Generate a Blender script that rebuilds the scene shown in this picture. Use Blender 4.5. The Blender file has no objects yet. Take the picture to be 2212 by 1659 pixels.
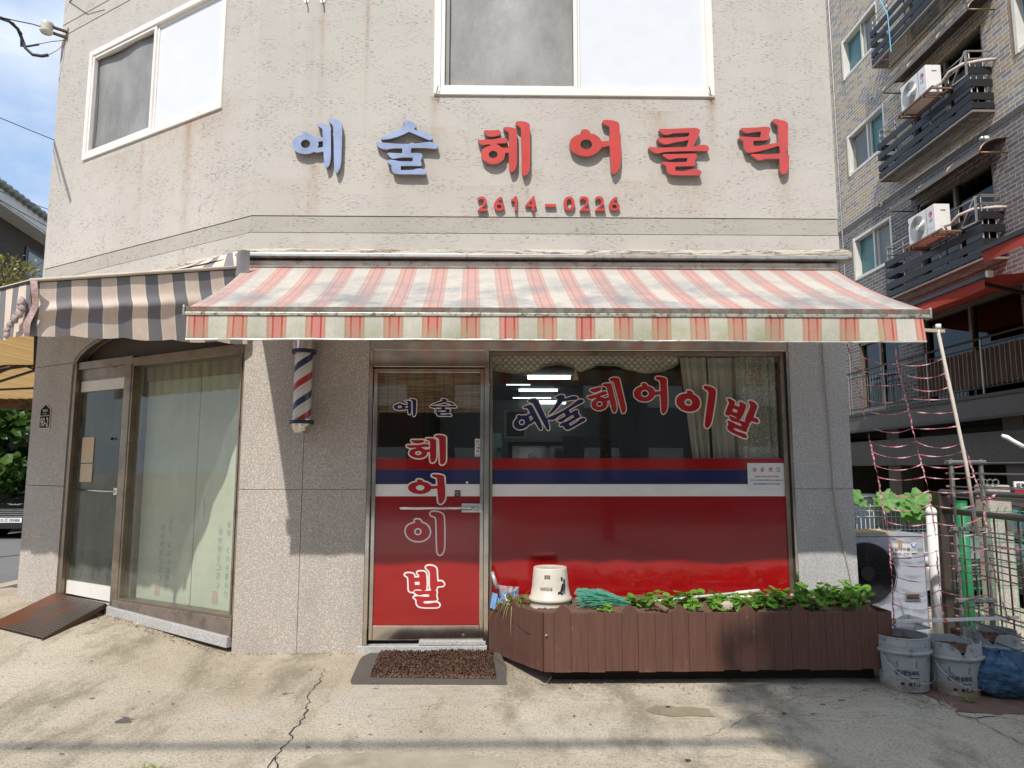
import bpy, bmesh, math, random
import numpy as np
from mathutils import Vector, Matrix
from mathutils.geometry import tessellate_polygon
random.seed(7)
rnd = random.random
def U(a, b): return a + (b - a) * random.random()
S = bpy.context.scene
COL = S.collection

# ---------------------------------------------------------------- camera
PITCH, YAW = math.radians(6.9), math.radians(-1.0)
CAM = Vector((0, -5.5, 1.42))
cd = bpy.data.cameras.new("camera"); cam = bpy.data.objects.new("camera", cd); COL.objects.link(cam)
cam.location = CAM; cam.rotation_euler = (math.pi / 2 + PITCH, 0, YAW)
cd.sensor_width = 36; cd.lens = 1533 / 2212 * 36; cd.clip_start = 0.05; cd.clip_end = 600
S.camera = cam
S.render.resolution_x, S.render.resolution_y = 1024, 768

# ---------------------------------------------------------------- sun, sky, exposure
SUN_T = Vector((0.375, 1.15, -1.466)).normalized()          # the way sunlight travels
EL = math.asin(-SUN_T.z); AZ = math.atan2(-SUN_T.x, -SUN_T.y)  # azimuth from +Y, clockwise
sl = bpy.data.lights.new("sun", 'SUN'); so = bpy.data.objects.new("sun", sl); COL.objects.link(so)
sl.energy = 4.4; sl.angle = math.radians(0.8); sl.color = (1.0, 0.95, 0.875)
so.rotation_euler = SUN_T.to_track_quat('-Z', 'Y').to_euler()
W = bpy.data.worlds.new("World"); S.world = W; W.use_nodes = True
nt = W.node_tree; nt.nodes.clear()
wo = nt.nodes.new('ShaderNodeOutputWorld'); bg = nt.nodes.new('ShaderNodeBackground')
sky = nt.nodes.new('ShaderNodeTexSky'); sky.sky_type = 'NISHITA'; sky.sun_disc = False
sky.sun_elevation = EL; sky.sun_rotation = AZ; sky.air_density = 1.0; sky.dust_density = 1.2; sky.ozone_density = 1.5
tc = nt.nodes.new('ShaderNodeTexCoord'); mp = nt.nodes.new('ShaderNodeMapping'); mp.inputs['Scale'].default_value = (2.2, 2.2, 4.5)
mp.inputs['Location'].default_value = (0.3, 0.1, 0.25)
nz = nt.nodes.new('ShaderNodeTexNoise'); nz.inputs['Scale'].default_value = 1.6; nz.inputs['Detail'].default_value = 7; nz.inputs['Roughness'].default_value = .55
cr = nt.nodes.new('ShaderNodeValToRGB'); cr.color_ramp.elements[0].position = .34; cr.color_ramp.elements[1].position = .70
cr.color_ramp.elements[0].color = (0, 0, 0, 1); cr.color_ramp.elements[1].color = (.9, .9, .9, 1)
mx = nt.nodes.new('ShaderNodeMix'); mx.data_type = 'RGBA'; mx.inputs['B'].default_value = (8.8, 9.3, 9.9, 1)
mb = nt.nodes.new('ShaderNodeMix'); mb.data_type = 'RGBA'; mb.inputs['Factor'].default_value = .62; mb.inputs['B'].default_value = (3.7, 6.0, 9.8, 1)
nt.links.new(tc.outputs['Generated'], mp.inputs[0]); nt.links.new(mp.outputs[0], nz.inputs[0]); nt.links.new(nz.outputs[0], cr.inputs[0])
nt.links.new(cr.outputs[0], mx.inputs['Factor']); nt.links.new(sky.outputs[0], mb.inputs['A']); nt.links.new(mb.outputs['Result'], mx.inputs['A'])
nt.links.new(mx.outputs['Result'], bg.inputs[0]); bg.inputs[1].default_value = 0.115; nt.links.new(bg.outputs[0], wo.inputs[0])
vs = S.view_settings; vs.view_transform = 'Standard'; vs.look = 'None'; vs.exposure = 0.02; vs.gamma = 1
S.cycles.max_bounces = 8; S.cycles.transparent_max_bounces = 12; S.cycles.glossy_bounces = 4
S.cycles.use_denoising = True; S.cycles.caustics_reflective = False; S.cycles.caustics_refractive = False

# ---------------------------------------------------------------- measuring: photo position -> point on a real plane
F_ = Vector((-math.sin(YAW) * math.cos(PITCH), math.cos(YAW) * math.cos(PITCH), math.sin(PITCH)))
R_ = Vector((math.cos(YAW), math.sin(YAW), 0)); U_ = R_.cross(F_)
def ray(u, v): return F_ + R_ * ((u - 1106) / 1533) - U_ * ((v - 829.5) / 1533)
def P(u, v, y=None, z=None, x=None):
    d = ray(u, v)
    t = (y - CAM.y) / d.y if y is not None else (z - CAM.z) / d.z if z is not None else (x - CAM.x) / d.x
    return CAM + d * t
def PS(u, v, **k): return P(u * .553, v * .553, **k)         # positions measured on the 4000 px photo
A0 = Vector((-1.985, 0, 0)); TH = math.radians(59)
DD = Vector((-math.sin(TH), math.cos(TH), 0)); DN = Vector((-math.cos(TH), -math.sin(TH), 0))
def PD(u, v, b=0):                                            # on the slanting wall, b metres in front of it
    d = ray(u, v); t = DN.dot(A0 + DN * b - CAM) / DN.dot(d)
    p = CAM + d * t; return (p - A0).dot(DD), p.z, p
def FR(t, b, z): return Vector((t, -b, z))                    # front wall frame: along, out, up
def DG(t, b, z): return A0 + DD * t + DN * b + Vector((0, 0, z))
def smooth(a, b, x):
    x = min(1, max(0, (x - a) / (b - a))); return x * x * (3 - 2 * x)
def gh(x, y):                                                 # ground height
    dA = -y; dB = DN.dot(Vector((x, y, 0)) - A0); d = max(0, max(dA, dB))
    base = .07 + .125 * smooth(1.95, 3.4, -x)
    h = base * math.exp(-(d / 1.2) ** 2) * smooth(-6.4, -4.9, x) * (1 - .9 * smooth(2.4, 3.0, x))
    h -= .42 * smooth(.9, 2.2, y) * smooth(2.75, 3.1, x)
    return h

# ---------------------------------------------------------------- mesh builder
class MB:
    def __init__(s): s.v = []; s.f = []; s.uv = []
    def face(s, pts, uv=None):
        i = len(s.v); s.v += [tuple(p) for p in pts]; s.f.append(tuple(range(i, i + len(pts)))); s.uv.append(uv)
    def box(s, t0, t1, b0, b1, z0, z1, f=FR):
        c = [f(t, b, z) for t in (t0, t1) for b in (b0, b1) for z in (z0, z1)]
        i = len(s.v); s.v += [tuple(p) for p in c]
        for q in ((0, 1, 3, 2), (4, 6, 7, 5), (0, 4, 5, 1), (2, 3, 7, 6), (0, 2, 6, 4), (1, 5, 7, 3)):
            s.f.append(tuple(i + k for k in q)); s.uv.append(None)
        return s
    def bar(s, a, b, w, h=None, up=Vector((0, 0, 1))):        # rectangular bar between two points
        a = Vector(a); b = Vector(b); h = h or w; d = (b - a).normalized()
        r = d.cross(up)
        if r.length < 1e-4: r = d.cross(Vector((1, 0, 0)))
        r.normalize(); n = r.cross(d).normalized()
        i = len(s.v)
        for p in (a, b):
            for x, y in ((-1, -1), (1, -1), (1, 1), (-1, 1)): s.v.append(tuple(p + r * x * w / 2 + n * y * h / 2))
        for q in ((3, 2, 1, 0), (4, 5, 6, 7), (0, 1, 5, 4), (1, 2, 6, 5), (2, 3, 7, 6), (3, 0, 4, 7)):
            s.f.append(tuple(i + k for k in q)); s.uv.append(None)
        return s
    def tube(s, pts, r, n=8, cap=True):
        pts = [Vector(p) for p in pts]; rs = r if isinstance(r, (list, tuple)) else [r] * len(pts)
        i0 = len(s.v); prev = None
        for k, p in enumerate(pts):
            d = (pts[min(k + 1, len(pts) - 1)] - pts[max(k - 1, 0)]).normalized()
            if prev is None:
                a = Vector((0, 0, 1)) if abs(d.z) < .9 else Vector((1, 0, 0)); x = d.cross(a).normalized()
            else: x = (prev - d * prev.dot(d)).normalized()
            prev = x; y = d.cross(x)
            for j in range(n):
                an = 2 * math.pi * j / n; s.v.append(tuple(p + (x * math.cos(an) + y * math.sin(an)) * rs[k]))
        for k in range(len(pts) - 1):
            for j in range(n):
                a = i0 + k * n + j; b = i0 + k * n + (j + 1) % n
                s.f.append((a, b, b + n, a + n)); s.uv.append(None)
        if cap:
            s.f.append(tuple(i0 + j for j in range(n))[::-1]); s.uv.append(None)
            e = i0 + (len(pts) - 1) * n; s.f.append(tuple(e + j for j in range(n))); s.uv.append(None)
        return s
    def lathe(s, prof, c=(0, 0, 0), n=24, ax=(Vector((1, 0, 0)), Vector((0, 1, 0)), Vector((0, 0, 1))), a0=0, a1=2 * math.pi):
        c = Vector(c); i0 = len(s.v); m = len(prof); full = abs(a1 - a0 - 2 * math.pi) < 1e-6; nn = n if full else n + 1
        for j in range(nn):
            an = a0 + (a1 - a0) * j / n
            for r, h in prof: s.v.append(tuple(c + (ax[0] * math.cos(an) + ax[1] * math.sin(an)) * r + ax[2] * h))
        for j in range(n):
            for k in range(m - 1):
                a = i0 + j * m + k; b = i0 + ((j + 1) % nn) * m + k
                s.f.append((a, b, b + 1, a + 1))
                s.uv.append(((j / n, k / (m - 1)), ((j + 1) / n, k / (m - 1)), ((j + 1) / n, (k + 1) / (m - 1)), (j / n, (k + 1) / (m - 1))))
        return s
    def grid(s, fn, nu, nv, uvfn=None):
        i0 = len(s.v); P_ = [[(i / nu, j / nv) for j in range(nv + 1)] for i in range(nu + 1)]
        for row in P_:
            for a, b in row: s.v.append(tuple(fn(a, b)))
        uvfn = uvfn or (lambda a, b: (a, b))
        for i in range(nu):
            for j in range(nv):
                q = [(i, j), (i + 1, j), (i + 1, j + 1), (i, j + 1)]
                s.f.append(tuple(i0 + a * (nv + 1) + b for a, b in q)); s.uv.append([uvfn(*P_[a][b]) for a, b in q])
        return s
    def prism(s, poly, b0, b1, f=FR, holes=()):               # outline with holes, given thickness
        loops = [list(poly)] + [list(h) for h in holes]
        flat = [p for l in loops for p in l]
        tr = tessellate_polygon([[Vector((p[0], p[1], 0)) for p in l] for l in loops])
        i0 = len(s.v); N = len(flat)
        for b in (b0, b1): s.v += [tuple(f(p[0], b, p[1])) for p in flat]
        for t in tr:
            s.f.append(tuple(i0 + k for k in t)); s.uv.append(None)
            s.f.append(tuple(i0 + N + k for k in reversed(t))); s.uv.append(None)
        o = 0
        for l in loops:
            for k in range(len(l)):
                a = o + k; b = o + (k + 1) % len(l); s.f.append((i0 + a, i0 + b, i0 + N + b, i0 + N + a)); s.uv.append(None)
            o += len(l)
        return s
    def sheet(s, poly, b, f=FR, holes=()):
        loops = [list(poly)] + [list(h) for h in holes]; flat = [p for l in loops for p in l]
        tr = tessellate_polygon([[Vector((p[0], p[1], 0)) for p in l] for l in loops]); i0 = len(s.v)
        s.v += [tuple(f(p[0], b, p[1])) for p in flat]
        for t in tr: s.f.append(tuple(i0 + k for k in t)); s.uv.append(None)
        return s
    def ball(s, c, r, n=10, m=7, sq=(1, 1, 1), jit=0):
        i0 = len(s.v); c = Vector(c)
        for j in range(m + 1):
            th = math.pi * j / m
            for i in range(n):
                ph = 2 * math.pi * i / n; k = 1 + jit * U(-1, 1)
                s.v.append((c.x + r * sq[0] * k * math.sin(th) * math.cos(ph), c.y + r * sq[1] * k * math.sin(th) * math.sin(ph), c.z + r * sq[2] * k * math.cos(th)))
        for j in range(m):
            for i in range(n):
                a = i0 + j * n + i; b = i0 + j * n + (i + 1) % n; s.f.append((a, a + n, b + n, b)); s.uv.append(None)
        return s
    def build(s, name, mat, parent=None, smooth=False, bevel=0, recalc=True, weld=False):
        me = bpy.data.meshes.new(name); off = Vector((0, 0, 0)); p = parent
        while p is not None: off += p.location; p = p.parent
        V = [(a - off.x, b - off.y, c - off.z) for a, b, c in s.v]
        me.from_pydata(V, [], s.f)
        if any(u is not None for u in s.uv):
            ul = me.uv_layers.new(name="UVMap"); k = 0
            for fc, u in zip(s.f, s.uv):
                for q in range(len(fc)):
                    if u is not None: ul.data[k].uv = u[q]
                    k += 1
        if recalc or weld:
            bm = bmesh.new(); bm.from_mesh(me)
            if weld: bmesh.ops.remove_doubles(bm, verts=bm.verts, dist=1e-4)
            if recalc: bmesh.ops.recalc_face_normals(bm, faces=bm.faces)
            bm.to_mesh(me); bm.free()
        if smooth: me.polygons.foreach_set('use_smooth', [True] * len(me.polygons))
        if mat: me.materials.append(mat)
        o = bpy.data.objects.new(name, me); COL.objects.link(o); o.parent = parent
        if bevel:
            m = o.modifiers.new('bevel', 'BEVEL'); m.width = bevel; m.segments = 2; m.limit_method = 'ANGLE'; m.angle_limit = math.radians(40)
        if smooth == 'auto':
            pass
        return o
def tag(o, label=None, cat=None, group=None, kind=None):
    if label: o['label'] = label
    if cat: o['category'] = cat
    if group: o['group'] = group
    if kind: o['kind'] = kind
    return o
def thing(name, label, cat, loc=(0, 0, 0), group=None):
    o = bpy.data.objects.new(name, None); COL.objects.link(o); o.location = loc; o.empty_display_size = .1
    return tag(o, label, cat, group)
def copy_tree(o, parent=None):
    c = o.copy(); COL.objects.link(c); c.parent = parent
    for ch in list(o.children): copy_tree(ch, c)
    return c

# ---------------------------------------------------------------- materials (all procedural)
class NT:
    def __init__(s, name):
        s.m = bpy.data.materials.new(name); s.m.use_nodes = True; s.t = s.m.node_tree; s.t.nodes.clear()
        s.out = s.t.nodes.new('ShaderNodeOutputMaterial'); s.geo = None
    def n(s, k, **kw):
        nd = s.t.nodes.new(k)
        for a, b in kw.items(): setattr(nd, a, b)
        return nd
    def l(s, a, b): s.t.links.new(a, b)
    def pos(s, sc=(1, 1, 1), rot=(0, 0, 0)):
        if s.geo is None: s.geo = s.n('ShaderNodeNewGeometry')
        m = s.n('ShaderNodeMapping'); m.inputs['Scale'].default_value = sc; m.inputs['Rotation'].default_value = rot; s.l(s.geo.outputs['Position'], m.inputs[0]); return m.outputs[0]
    def noise(s, scale, detail=4, rough=.55, sc=(1, 1, 1), vec=None, rot=(0, 0, 0)):
        k = s.n('ShaderNodeTexNoise'); k.inputs['Scale'].default_value = scale; k.inputs['Detail'].default_value = detail; k.inputs['Roughness'].default_value = rough
        s.l(vec or s.pos(sc, rot), k.inputs['Vector']); return k.outputs['Fac']
    def ramp(s, fac, stops, interp='LINEAR'):
        r = s.n('ShaderNodeValToRGB'); r.color_ramp.interpolation = interp; e = r.color_ramp.elements
        for i, (p, c) in enumerate(stops):
            if i < 2: el = e[i]; el.position = p
            else: el = e.new(p)
            el.color = (c, c, c, 1) if isinstance(c, (int, float)) else (*c, 1)
        s.l(fac, r.inputs[0]); return r.outputs[0]
    def mix(s, fac, a, b, mode='MIX'):
        k = s.n('ShaderNodeMix', data_type='RGBA', blend_type=mode)
        for v, nm in ((fac, 'Factor'), (a, 'A'), (b, 'B')):
            if isinstance(v, (int, float)): k.inputs[nm].default_value = v if nm == 'Factor' else (v, v, v, 1)
            elif isinstance(v, tuple): k.inputs[nm].default_value = (*v, 1)
            else: s.l(v, k.inputs[nm])
        return k.outputs['Result']
    def math(s, op, a, b=0):
        k = s.n('ShaderNodeMath', operation=op)
        for i, v in enumerate((a, b)):
            if isinstance(v, (int, float)): k.inputs[i].default_value = v
            else: s.l(v, k.inputs[i])
        return k.outputs[0]
    def bsdf(s, col, rough=.6, metal=0, bump=None, coat=0, spec=.5, emit=None, es=0):
        b = s.n('ShaderNodeBsdfPrincipled'); s.b = b
        for v, nm in ((col, 'Base Color'), (rough, 'Roughness')):
            if isinstance(v, (int, float)): b.inputs[nm].default_value = v
            elif isinstance(v, tuple): b.inputs[nm].default_value = (*v, 1)
            else: s.l(v, b.inputs[nm])
        b.inputs['Metallic'].default_value = metal; b.inputs['Coat Weight'].default_value = coat; b.inputs['Coat Roughness'].default_value = .05; b.inputs['Specular IOR Level'].default_value = spec
        if emit: b.inputs['Emission Color'].default_value = (*emit, 1); b.inputs['Emission Strength'].default_value = es
        if bump:
            h, st, dist = bump; k = s.n('ShaderNodeBump'); k.inputs['Strength'].default_value = st; k.inputs['Distance'].default_value = dist; s.l(h, k.inputs['Height']); s.l(k.outputs[0], b.inputs['Normal'])
        s.l(b.outputs[0], s.out.inputs[0]); return s.m
def mul(c, k): return tuple(min(1, x * k) for x in c)
def M(name, col, rough=.6, metal=0, var=.12, vs_=6, bump=.0, bs=60, coat=0, spec=.5, fine=.06, fs=90, dirt=None):
    t = NT(name)
    c = t.mix(t.ramp(t.noise(vs_), [(.3, 0), (.7, 1)]), mul(col, 1 - var), mul(col, 1 + var))
    if fine: c = t.mix(fine * 3, c, t.ramp(t.noise(fs, 2), [(.3, mul(col, .6)), (.7, mul(col, 1.35))]))
    if dirt:
        c = t.mix(t.ramp(t.noise(dirt[1], 8, .65), [(dirt[2], 0), (dirt[2] + .12, dirt[3])]), c, dirt[0])
    return t.bsdf(c, rough, metal, (t.noise(bs, 3), bump, .004) if bump else None, coat, spec)
def schlick(t, f0):
    g = t.n('ShaderNodeNewGeometry'); d = t.n('ShaderNodeVectorMath', operation='DOT_PRODUCT'); t.l(g.outputs['Incoming'], d.inputs[0]); t.l(g.outputs['Normal'], d.inputs[1])
    c = t.math('SUBTRACT', 1, t.math('ABSOLUTE', d.outputs['Value'])); return t.math('ADD', f0, t.math('MULTIPLY', t.math('POWER', c, 5), 1 - f0))
def glass(name, tint=(.9, .95, .93), ior=1.55, dirt=.0, rough=0.0):
    t = NT(name); tr = t.n('ShaderNodeBsdfTransparent'); tr.inputs[0].default_value = (*tint, 1)
    g = t.n('ShaderNodeBsdfGlossy'); g.inputs['Roughness'].default_value = rough; g.inputs[0].default_value = (1, 1, 1, 1)
    fr = schlick(t, ((ior - 1) / (ior + 1)) ** 2)
    k = t.n('ShaderNodeBump'); k.inputs['Strength'].default_value = .06; k.inputs['Distance'].default_value = .003; t.l(t.noise(2.5, 1), k.inputs['Height'])
    t.l(k.outputs[0], g.inputs['Normal'])
    mx = t.n('ShaderNodeMixShader'); t.l(fr, mx.inputs[0]); t.l(tr.outputs[0], mx.inputs[1]); t.l(g.outputs[0], mx.inputs[2])
    o = mx.outputs[0]
    if dirt:
        d = t.n('ShaderNodeBsdfDiffuse'); d.inputs[0].default_value = (.5, .5, .45, 1); m2 = t.n('ShaderNodeMixShader')
        t.l(t.ramp(t.noise(9, 8, .7, (1, 1, .35)), [(.35, dirt * .25), (.75, dirt)]), m2.inputs[0]); t.l(o, m2.inputs[1]); t.l(d.outputs[0], m2.inputs[2]); o = m2.outputs[0]
    t.l(o, t.out.inputs[0]); return t.m
def sep(t, vec):
    k = t.n('ShaderNodeSeparateXYZ'); t.l(vec, k.inputs[0]); return k.outputs
# ---------------------------------------------------------------- material library
def stucco(name, col, stains=()):
    t = NT(name)
    c = t.mix(t.ramp(t.noise(1.1, 5), [(.3, 0), (.7, 1)]), mul(col, .93), mul(col, 1.05))
    scr = t.ramp(t.noise(125, 3, .55, (.2, .2, 1.0)), [(.35, 1), (.42, 0)])       # trowel scratches
    brk = t.ramp(t.noise(5, 6, .72, (.6, .6, 1.3)), [(.45, 0), (.60, 1)])
    scr = t.math('MULTIPLY', scr, brk)
    c = t.mix(t.math('MULTIPLY', scr, .55), c, mul(col, .5))
    c = t.mix(t.ramp(t.noise(150, 2, .6), [(.62, 0), (.70, .5)]), c, mul(col, 1.4))
    c = t.mix(t.ramp(t.noise(.9, 6, .7, (1, 1, .6)), [(.5, 0), (.7, .35)]), c, mul(col, .80))
    runs = t.ramp(t.noise(3.6, 7, .7, (1, 1, .10)), [(.54, 0), (.82, .30)])            # rain runs
    c = t.mix(runs, c, (.36, .315, .255))
    hair = t.n('ShaderNodeTexVoronoi', feature='DISTANCE_TO_EDGE'); hair.inputs['Scale'].default_value = .55; wv = t.n('ShaderNodeVectorMath', operation='ADD'); nn = t.n('ShaderNodeTexNoise'); nn.inputs['Scale'].default_value = 2.5; nn.inputs['Detail'].default_value = 6; t.l(t.pos(), nn.inputs['Vector']); t.l(t.pos(), wv.inputs[0]); t.l(nn.outputs['Color'], wv.inputs[1]); t.l(wv.outputs[0], hair.inputs['Vector'])
    c = t.mix(t.math('MULTIPLY', t.ramp(hair.outputs['Distance'], [(.0, .6), (.0022, 0)]), t.ramp(t.noise(1.3, 3), [(.52, 0), (.6, 1)])), c, mul(col, .45))
    xyz = sep(t, t.pos())
    for x, z, w, h, k in stains:                                                      # rust runs below fixings
        dx = t.math('DIVIDE', t.math('SUBTRACT', xyz['X'], x), w); gx = t.math('POWER', 2.718, t.math('MULTIPLY', t.math('MULTIPLY', dx, dx), -1))
        dz = t.math('DIVIDE', t.math('SUBTRACT', z, xyz['Z']), h)
        gz = t.math('MULTIPLY', t.math('GREATER_THAN', dz, 0), t.math('POWER', 2.718, t.math('MULTIPLY', dz, -1)))
        m = t.math('MULTIPLY', t.math('MULTIPLY', gx, gz), k)
        m = t.math('MULTIPLY', m, t.ramp(t.noise(30, 4, .6, (1, 1, .3)), [(.3, .3), (.7, 1)]))
        c = t.mix(m, c, (.30, .16, .06))
    h = t.math('ADD', t.math('MULTIPLY', scr, -1.0), t.math('MULTIPLY', t.noise(130, 2), .35))
    return t.bsdf(c, .9, 0, (h, .75, .006), spec=.2)
def granite(name, cols, sc=95, joint=None, bump=.25):
    t = NT(name); a, b, d = cols
    n1 = t.noise(sc, 2, .6); n2 = t.noise(sc * .63, 2, .6, vec=t.pos((1, 1, 1), (.4, .2, .7)))
    c = t.mix(t.ramp(n1, [(.40, 0), (.48, 1)]), d, a)
    c = t.mix(t.ramp(n2, [(.52, 0), (.60, 1)]), c, b)
    c = t.mix(t.ramp(t.noise(1.3, 4), [(.35, 0), (.7, .3)]), c, mul(a, .75))
    c = t.mix(t.ramp(t.noise(2.6, 6, .7, (1, 1, .5)), [(.5, 0), (.68, .35)]), c, mul(d, 1.3))
    return t.bsdf(c, .55, 0, (n1, bump, .003), spec=.4)
ST = [(-1.13 - .34, 5.42, .02, .45, .9), (-1.10, 5.40, .018, .5, .9), (-.54, 4.46, .03, .16, 1.), (1.74, 4.46, .035, .18, 1.), (-.55, 4.2, .16, .5, .25), (1.3, 4.35, .12, .5, .4), (.9, 4.46, .5, .3, .18),
      (-2.72, 4.5, .05, .9, .7), (-2.95, 4.45, .35, .25, .35), (-3.3, 4.4, .03, .5, .4), (-2.5, 4.52, .25, .22, .5), (-3.7, 4.40, .3, .15, .35), (-1.5, 3.86, .04, .3, .5), (-.85, 3.83, .1, .25, .3), (.2, 3.84, .12, .3, .3), (1.55, 3.84, .14, .4, .45), (2.3, 3.83, .06, .35, .4), (1.05, 3.75, .25, .5, .25), (-1.6, 3.75, .3, .5, .18), (-.2, 3.7, .3, .4, .2)]
m_stucco = stucco("cream stucco", (.52, .482, .435), ST)
m_band = stucco("grey plaster band", (.43, .40, .35))
def peel(name):
    t = NT(name); n = t.noise(7, 6, .6, (.35, .35, 3.2)); ln = t.ramp(n, [(.47, 0), (.5, 1), (.515, 1), (.53, 0)])
    c = t.mix(ln, (.56, .49, .40), (.17, .12, .07)); c = t.mix(t.ramp(t.noise(5, 6, .6, (.4, .4, 2)), [(.5, 0), (.62, .7)]), c, (.40, .37, .31))
    return t.bsdf(c, .85, 0, (n, 1.0, .05))
m_cornice = peel("peeling cornice paint")
m_gran = granite("pink grey granite", ((.45, .40, .355), (.64, .57, .51), (.20, .18, .165)), 165)
m_gran_g = granite("grey granite", ((.46, .45, .44), (.60, .59, .57), (.23, .225, .22)), 165)
m_gran_d = granite("dark granite", ((.10, .085, .07), (.18, .155, .125), (.035, .03, .027)), 120)
m_joint = M("joint filler", (.13, .11, .09), .9)
m_white = M("white window frame", (.80, .76, .70), .38, var=.05, fine=.02, dirt=((.45, .38, .28), 5, .62, .4))
m_wfilm = M("white frosted pane", (.70, .715, .74), .12, var=.02, fine=0, spec=.5)
def screen_mat():
    t = NT("insect screen over curtain"); n = t.noise(2.2, 6, .7, (1.2, 1.2, .8))
    c = t.mix(t.ramp(n, [(.3, 0), (.75, 1)]), (.18, .175, .165), (.34, .335, .32))
    return t.bsdf(c, .5, 0, (n, .3, .02))
m_screen = screen_mat()
m_steel = M("stainless steel", (.62, .57, .51), .13, .97, var=.15, vs_=9, fine=.03)
m_steel_w = M("weathered brown steel", (.30, .24, .18), .38, .75, var=.25, vs_=5, fine=.05, dirt=((.14, .10, .07), 6, .55, .6))
m_chrome = M("polished chrome", (.75, .74, .72), .12, 1, var=.05)
m_alu = M("aluminium", (.62, .60, .56), .35, .8, var=.12, vs_=8, dirt=((.22, .20, .16), 14, .55, .7))
m_dark = M("dark rubber", (.035, .033, .03), .7)
m_black = M("black paint", (.018, .018, .02), .45, var=.1)
m_navy = M("navy vinyl", (.018, .022, .10), .14, var=.03, fine=0, coat=.6)
m_red = M("red vinyl", (.31, .005, .007), .14, var=.08, vs_=2, fine=.0, coat=.6, bump=.12, bs=4)
m_redl = M("dark red lettering", (.42, .012, .020), .2, var=.05, fine=0, coat=.4)
m_vwhite = M("white vinyl", (.84, .82, .79), .2, var=.05, fine=0, coat=.4)
m_vcream = M("cream lettering edge", (.86, .77, .69), .3, var=.04, fine=0)
m_glass = glass("shop glass", (.93, .95, .94), 1.62)
m_glass_d = glass("dusty shop glass", (.93, .95, .93), 1.5, .10)
m_sred = M("red acrylic letter face", (.52, .062, .052), .3, var=.14, vs_=4, fine=.03, coat=.3)
m_sblue = M("pale blue acrylic letter face", (.25, .32, .50), .35, var=.2, vs_=7, fine=.01)
m_sside = M("grey brown letter side", (.22, .18, .155), .6)
m_wood = None
def planks(name, col, sc=(1, 1, 1)):
    t = NT(name); g = t.noise(16, 6, .6, (3.0, 3.0, .22)); x = sep(t, t.pos())
    c = t.mix(t.ramp(g, [(.3, 0), (.7, 1)]), mul(col, .82), mul(col, 1.2))
    c = t.mix(t.ramp(t.noise(26, 5, .65, (1, 1, .5)), [(.66, 0), (.72, .55)]), c, (.24, .16, .12))
    low = t.math('MULTIPLY', t.ramp(x['Z'], [(.07, 1), (.16, 0)]), t.ramp(t.noise(20, 4, .6, (1, 1, .15)), [(.45, 0), (.65, .5)]))
    c = t.mix(low, c, (.33, .24, .18))
    return t.bsdf(c, .62, 0, (g, .35, .006))
m_plank = planks("brown stained planks", (.105, .045, .031))
m_soil = M("dry soil", (.13, .075, .045), .95, var=.4, vs_=25, bump=1, bs=40, fine=.25, fs=120)
m_asph = M("asphalt", (.17, .165, .16), .85, var=.15, vs_=1.2, bump=.5, bs=150, fine=.2, fs=130)
m_paint = M("worn road paint", (.66, .65, .62), .7, var=.12, vs_=3, dirt=((.2, .2, .19), 9, .62, .8))
m_yel = M("yellow road paint", (.68, .36, .03), .7, dirt=((.2, .2, .19), 14, .6, .8))
def concrete():
    t = NT("old concrete paving"); xyz = sep(t, t.pos())
    c = t.mix(t.ramp(t.noise(.75, 6, .62), [(.34, 0), (.62, 1)]), (.41, .345, .255), (.57, .495, .39))
    c = t.mix(t.ramp(t.noise(1.7, 7, .7, (1, .45, 1)), [(.50, 0), (.62, .75)]), c, (.225, .195, .135))     # damp-grown patches
    c = t.mix(t.ramp(t.noise(.5, 5, .6, vec=t.pos((1, 1, 1), (0, 0, 1))), [(.55, 0), (.64, .55)]), c, (.47, .44, .39))
    sw = t.noise(13, 6, .7, (.55, 1.9, 1), rot=(0, 0, .12)); msk = t.ramp(t.noise(.62, 4, .6, vec=t.pos((1, 1.3, 1), (0, 0, .5))), [(.48, 0), (.62, 1)]); c = t.mix(t.math('MULTIPLY', t.ramp(sw, [(.50, 0), (.66, .6)]), msk), c, (.25, .215, .15))  # brushed marks
    ag = t.noise(75, 3, .7); c = t.mix(t.ramp(ag, [(.38, .65), (.46, 0)]), c, (.215, .175, .12))
    ag2 = t.noise(52, 2, .6, vec=t.pos((1, 1, 1), (.3, .5, .2))); c = t.mix(t.ramp(ag2, [(.62, 0), (.69, .6)]), c, (.62, .57, .48))
    c = t.mix(t.ramp(t.noise(13, 2, .4), [(.73, 0), (.75, .8)]), c, (.10, .09, .08))
    # reddish earth on the right-hand kerb and grey patch of mortar in front
    h = t.math('ADD', t.math('MULTIPLY', ag, 1.8), t.math('MULTIPLY', sw, .8))
    return t.bsdf(c, .93, 0, (h, .8, .008), spec=.2)
m_conc = concrete()

def empty_part(n): pass
# ---------------------------------------------------------------- ground, roads
def xs(a, b, n): return [a + (b - a) * i / n for i in range(n + 1)]
gx = sorted(set([-300, -120, -60, -30, -18, -12] + xs(-9, 6, 60) + [8, 12, 18, 30, 60, 120, 300])); gy = sorted(set([-300, -120, -60, -30, -20, -12, -8] + xs(-6, 6, 60) + [8, 12, 20, 40, 80, 160, 300]))
g = MB(); nx, ny = len(gx), len(gy)
for x in gx:
    for y in gy: g.v.append((x, y, gh(x, y) if y < 30 and abs(x) < 30 else (-.42 if x > 0 and y > 2 else 0)))
for i in range(nx - 1):
    for j in range(ny - 1): g.f.append((i * ny + j, (i + 1) * ny + j, (i + 1) * ny + j + 1, i * ny + j + 1)); g.uv.append(None)
tag(g.build('ground', m_conc, smooth=True), kind='structure')
g = MB(); g.box(-60, 60, 5.7, 18.5, -.06, .004); tag(g.build('road', m_asph), kind='structure')
g = MB()
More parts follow.
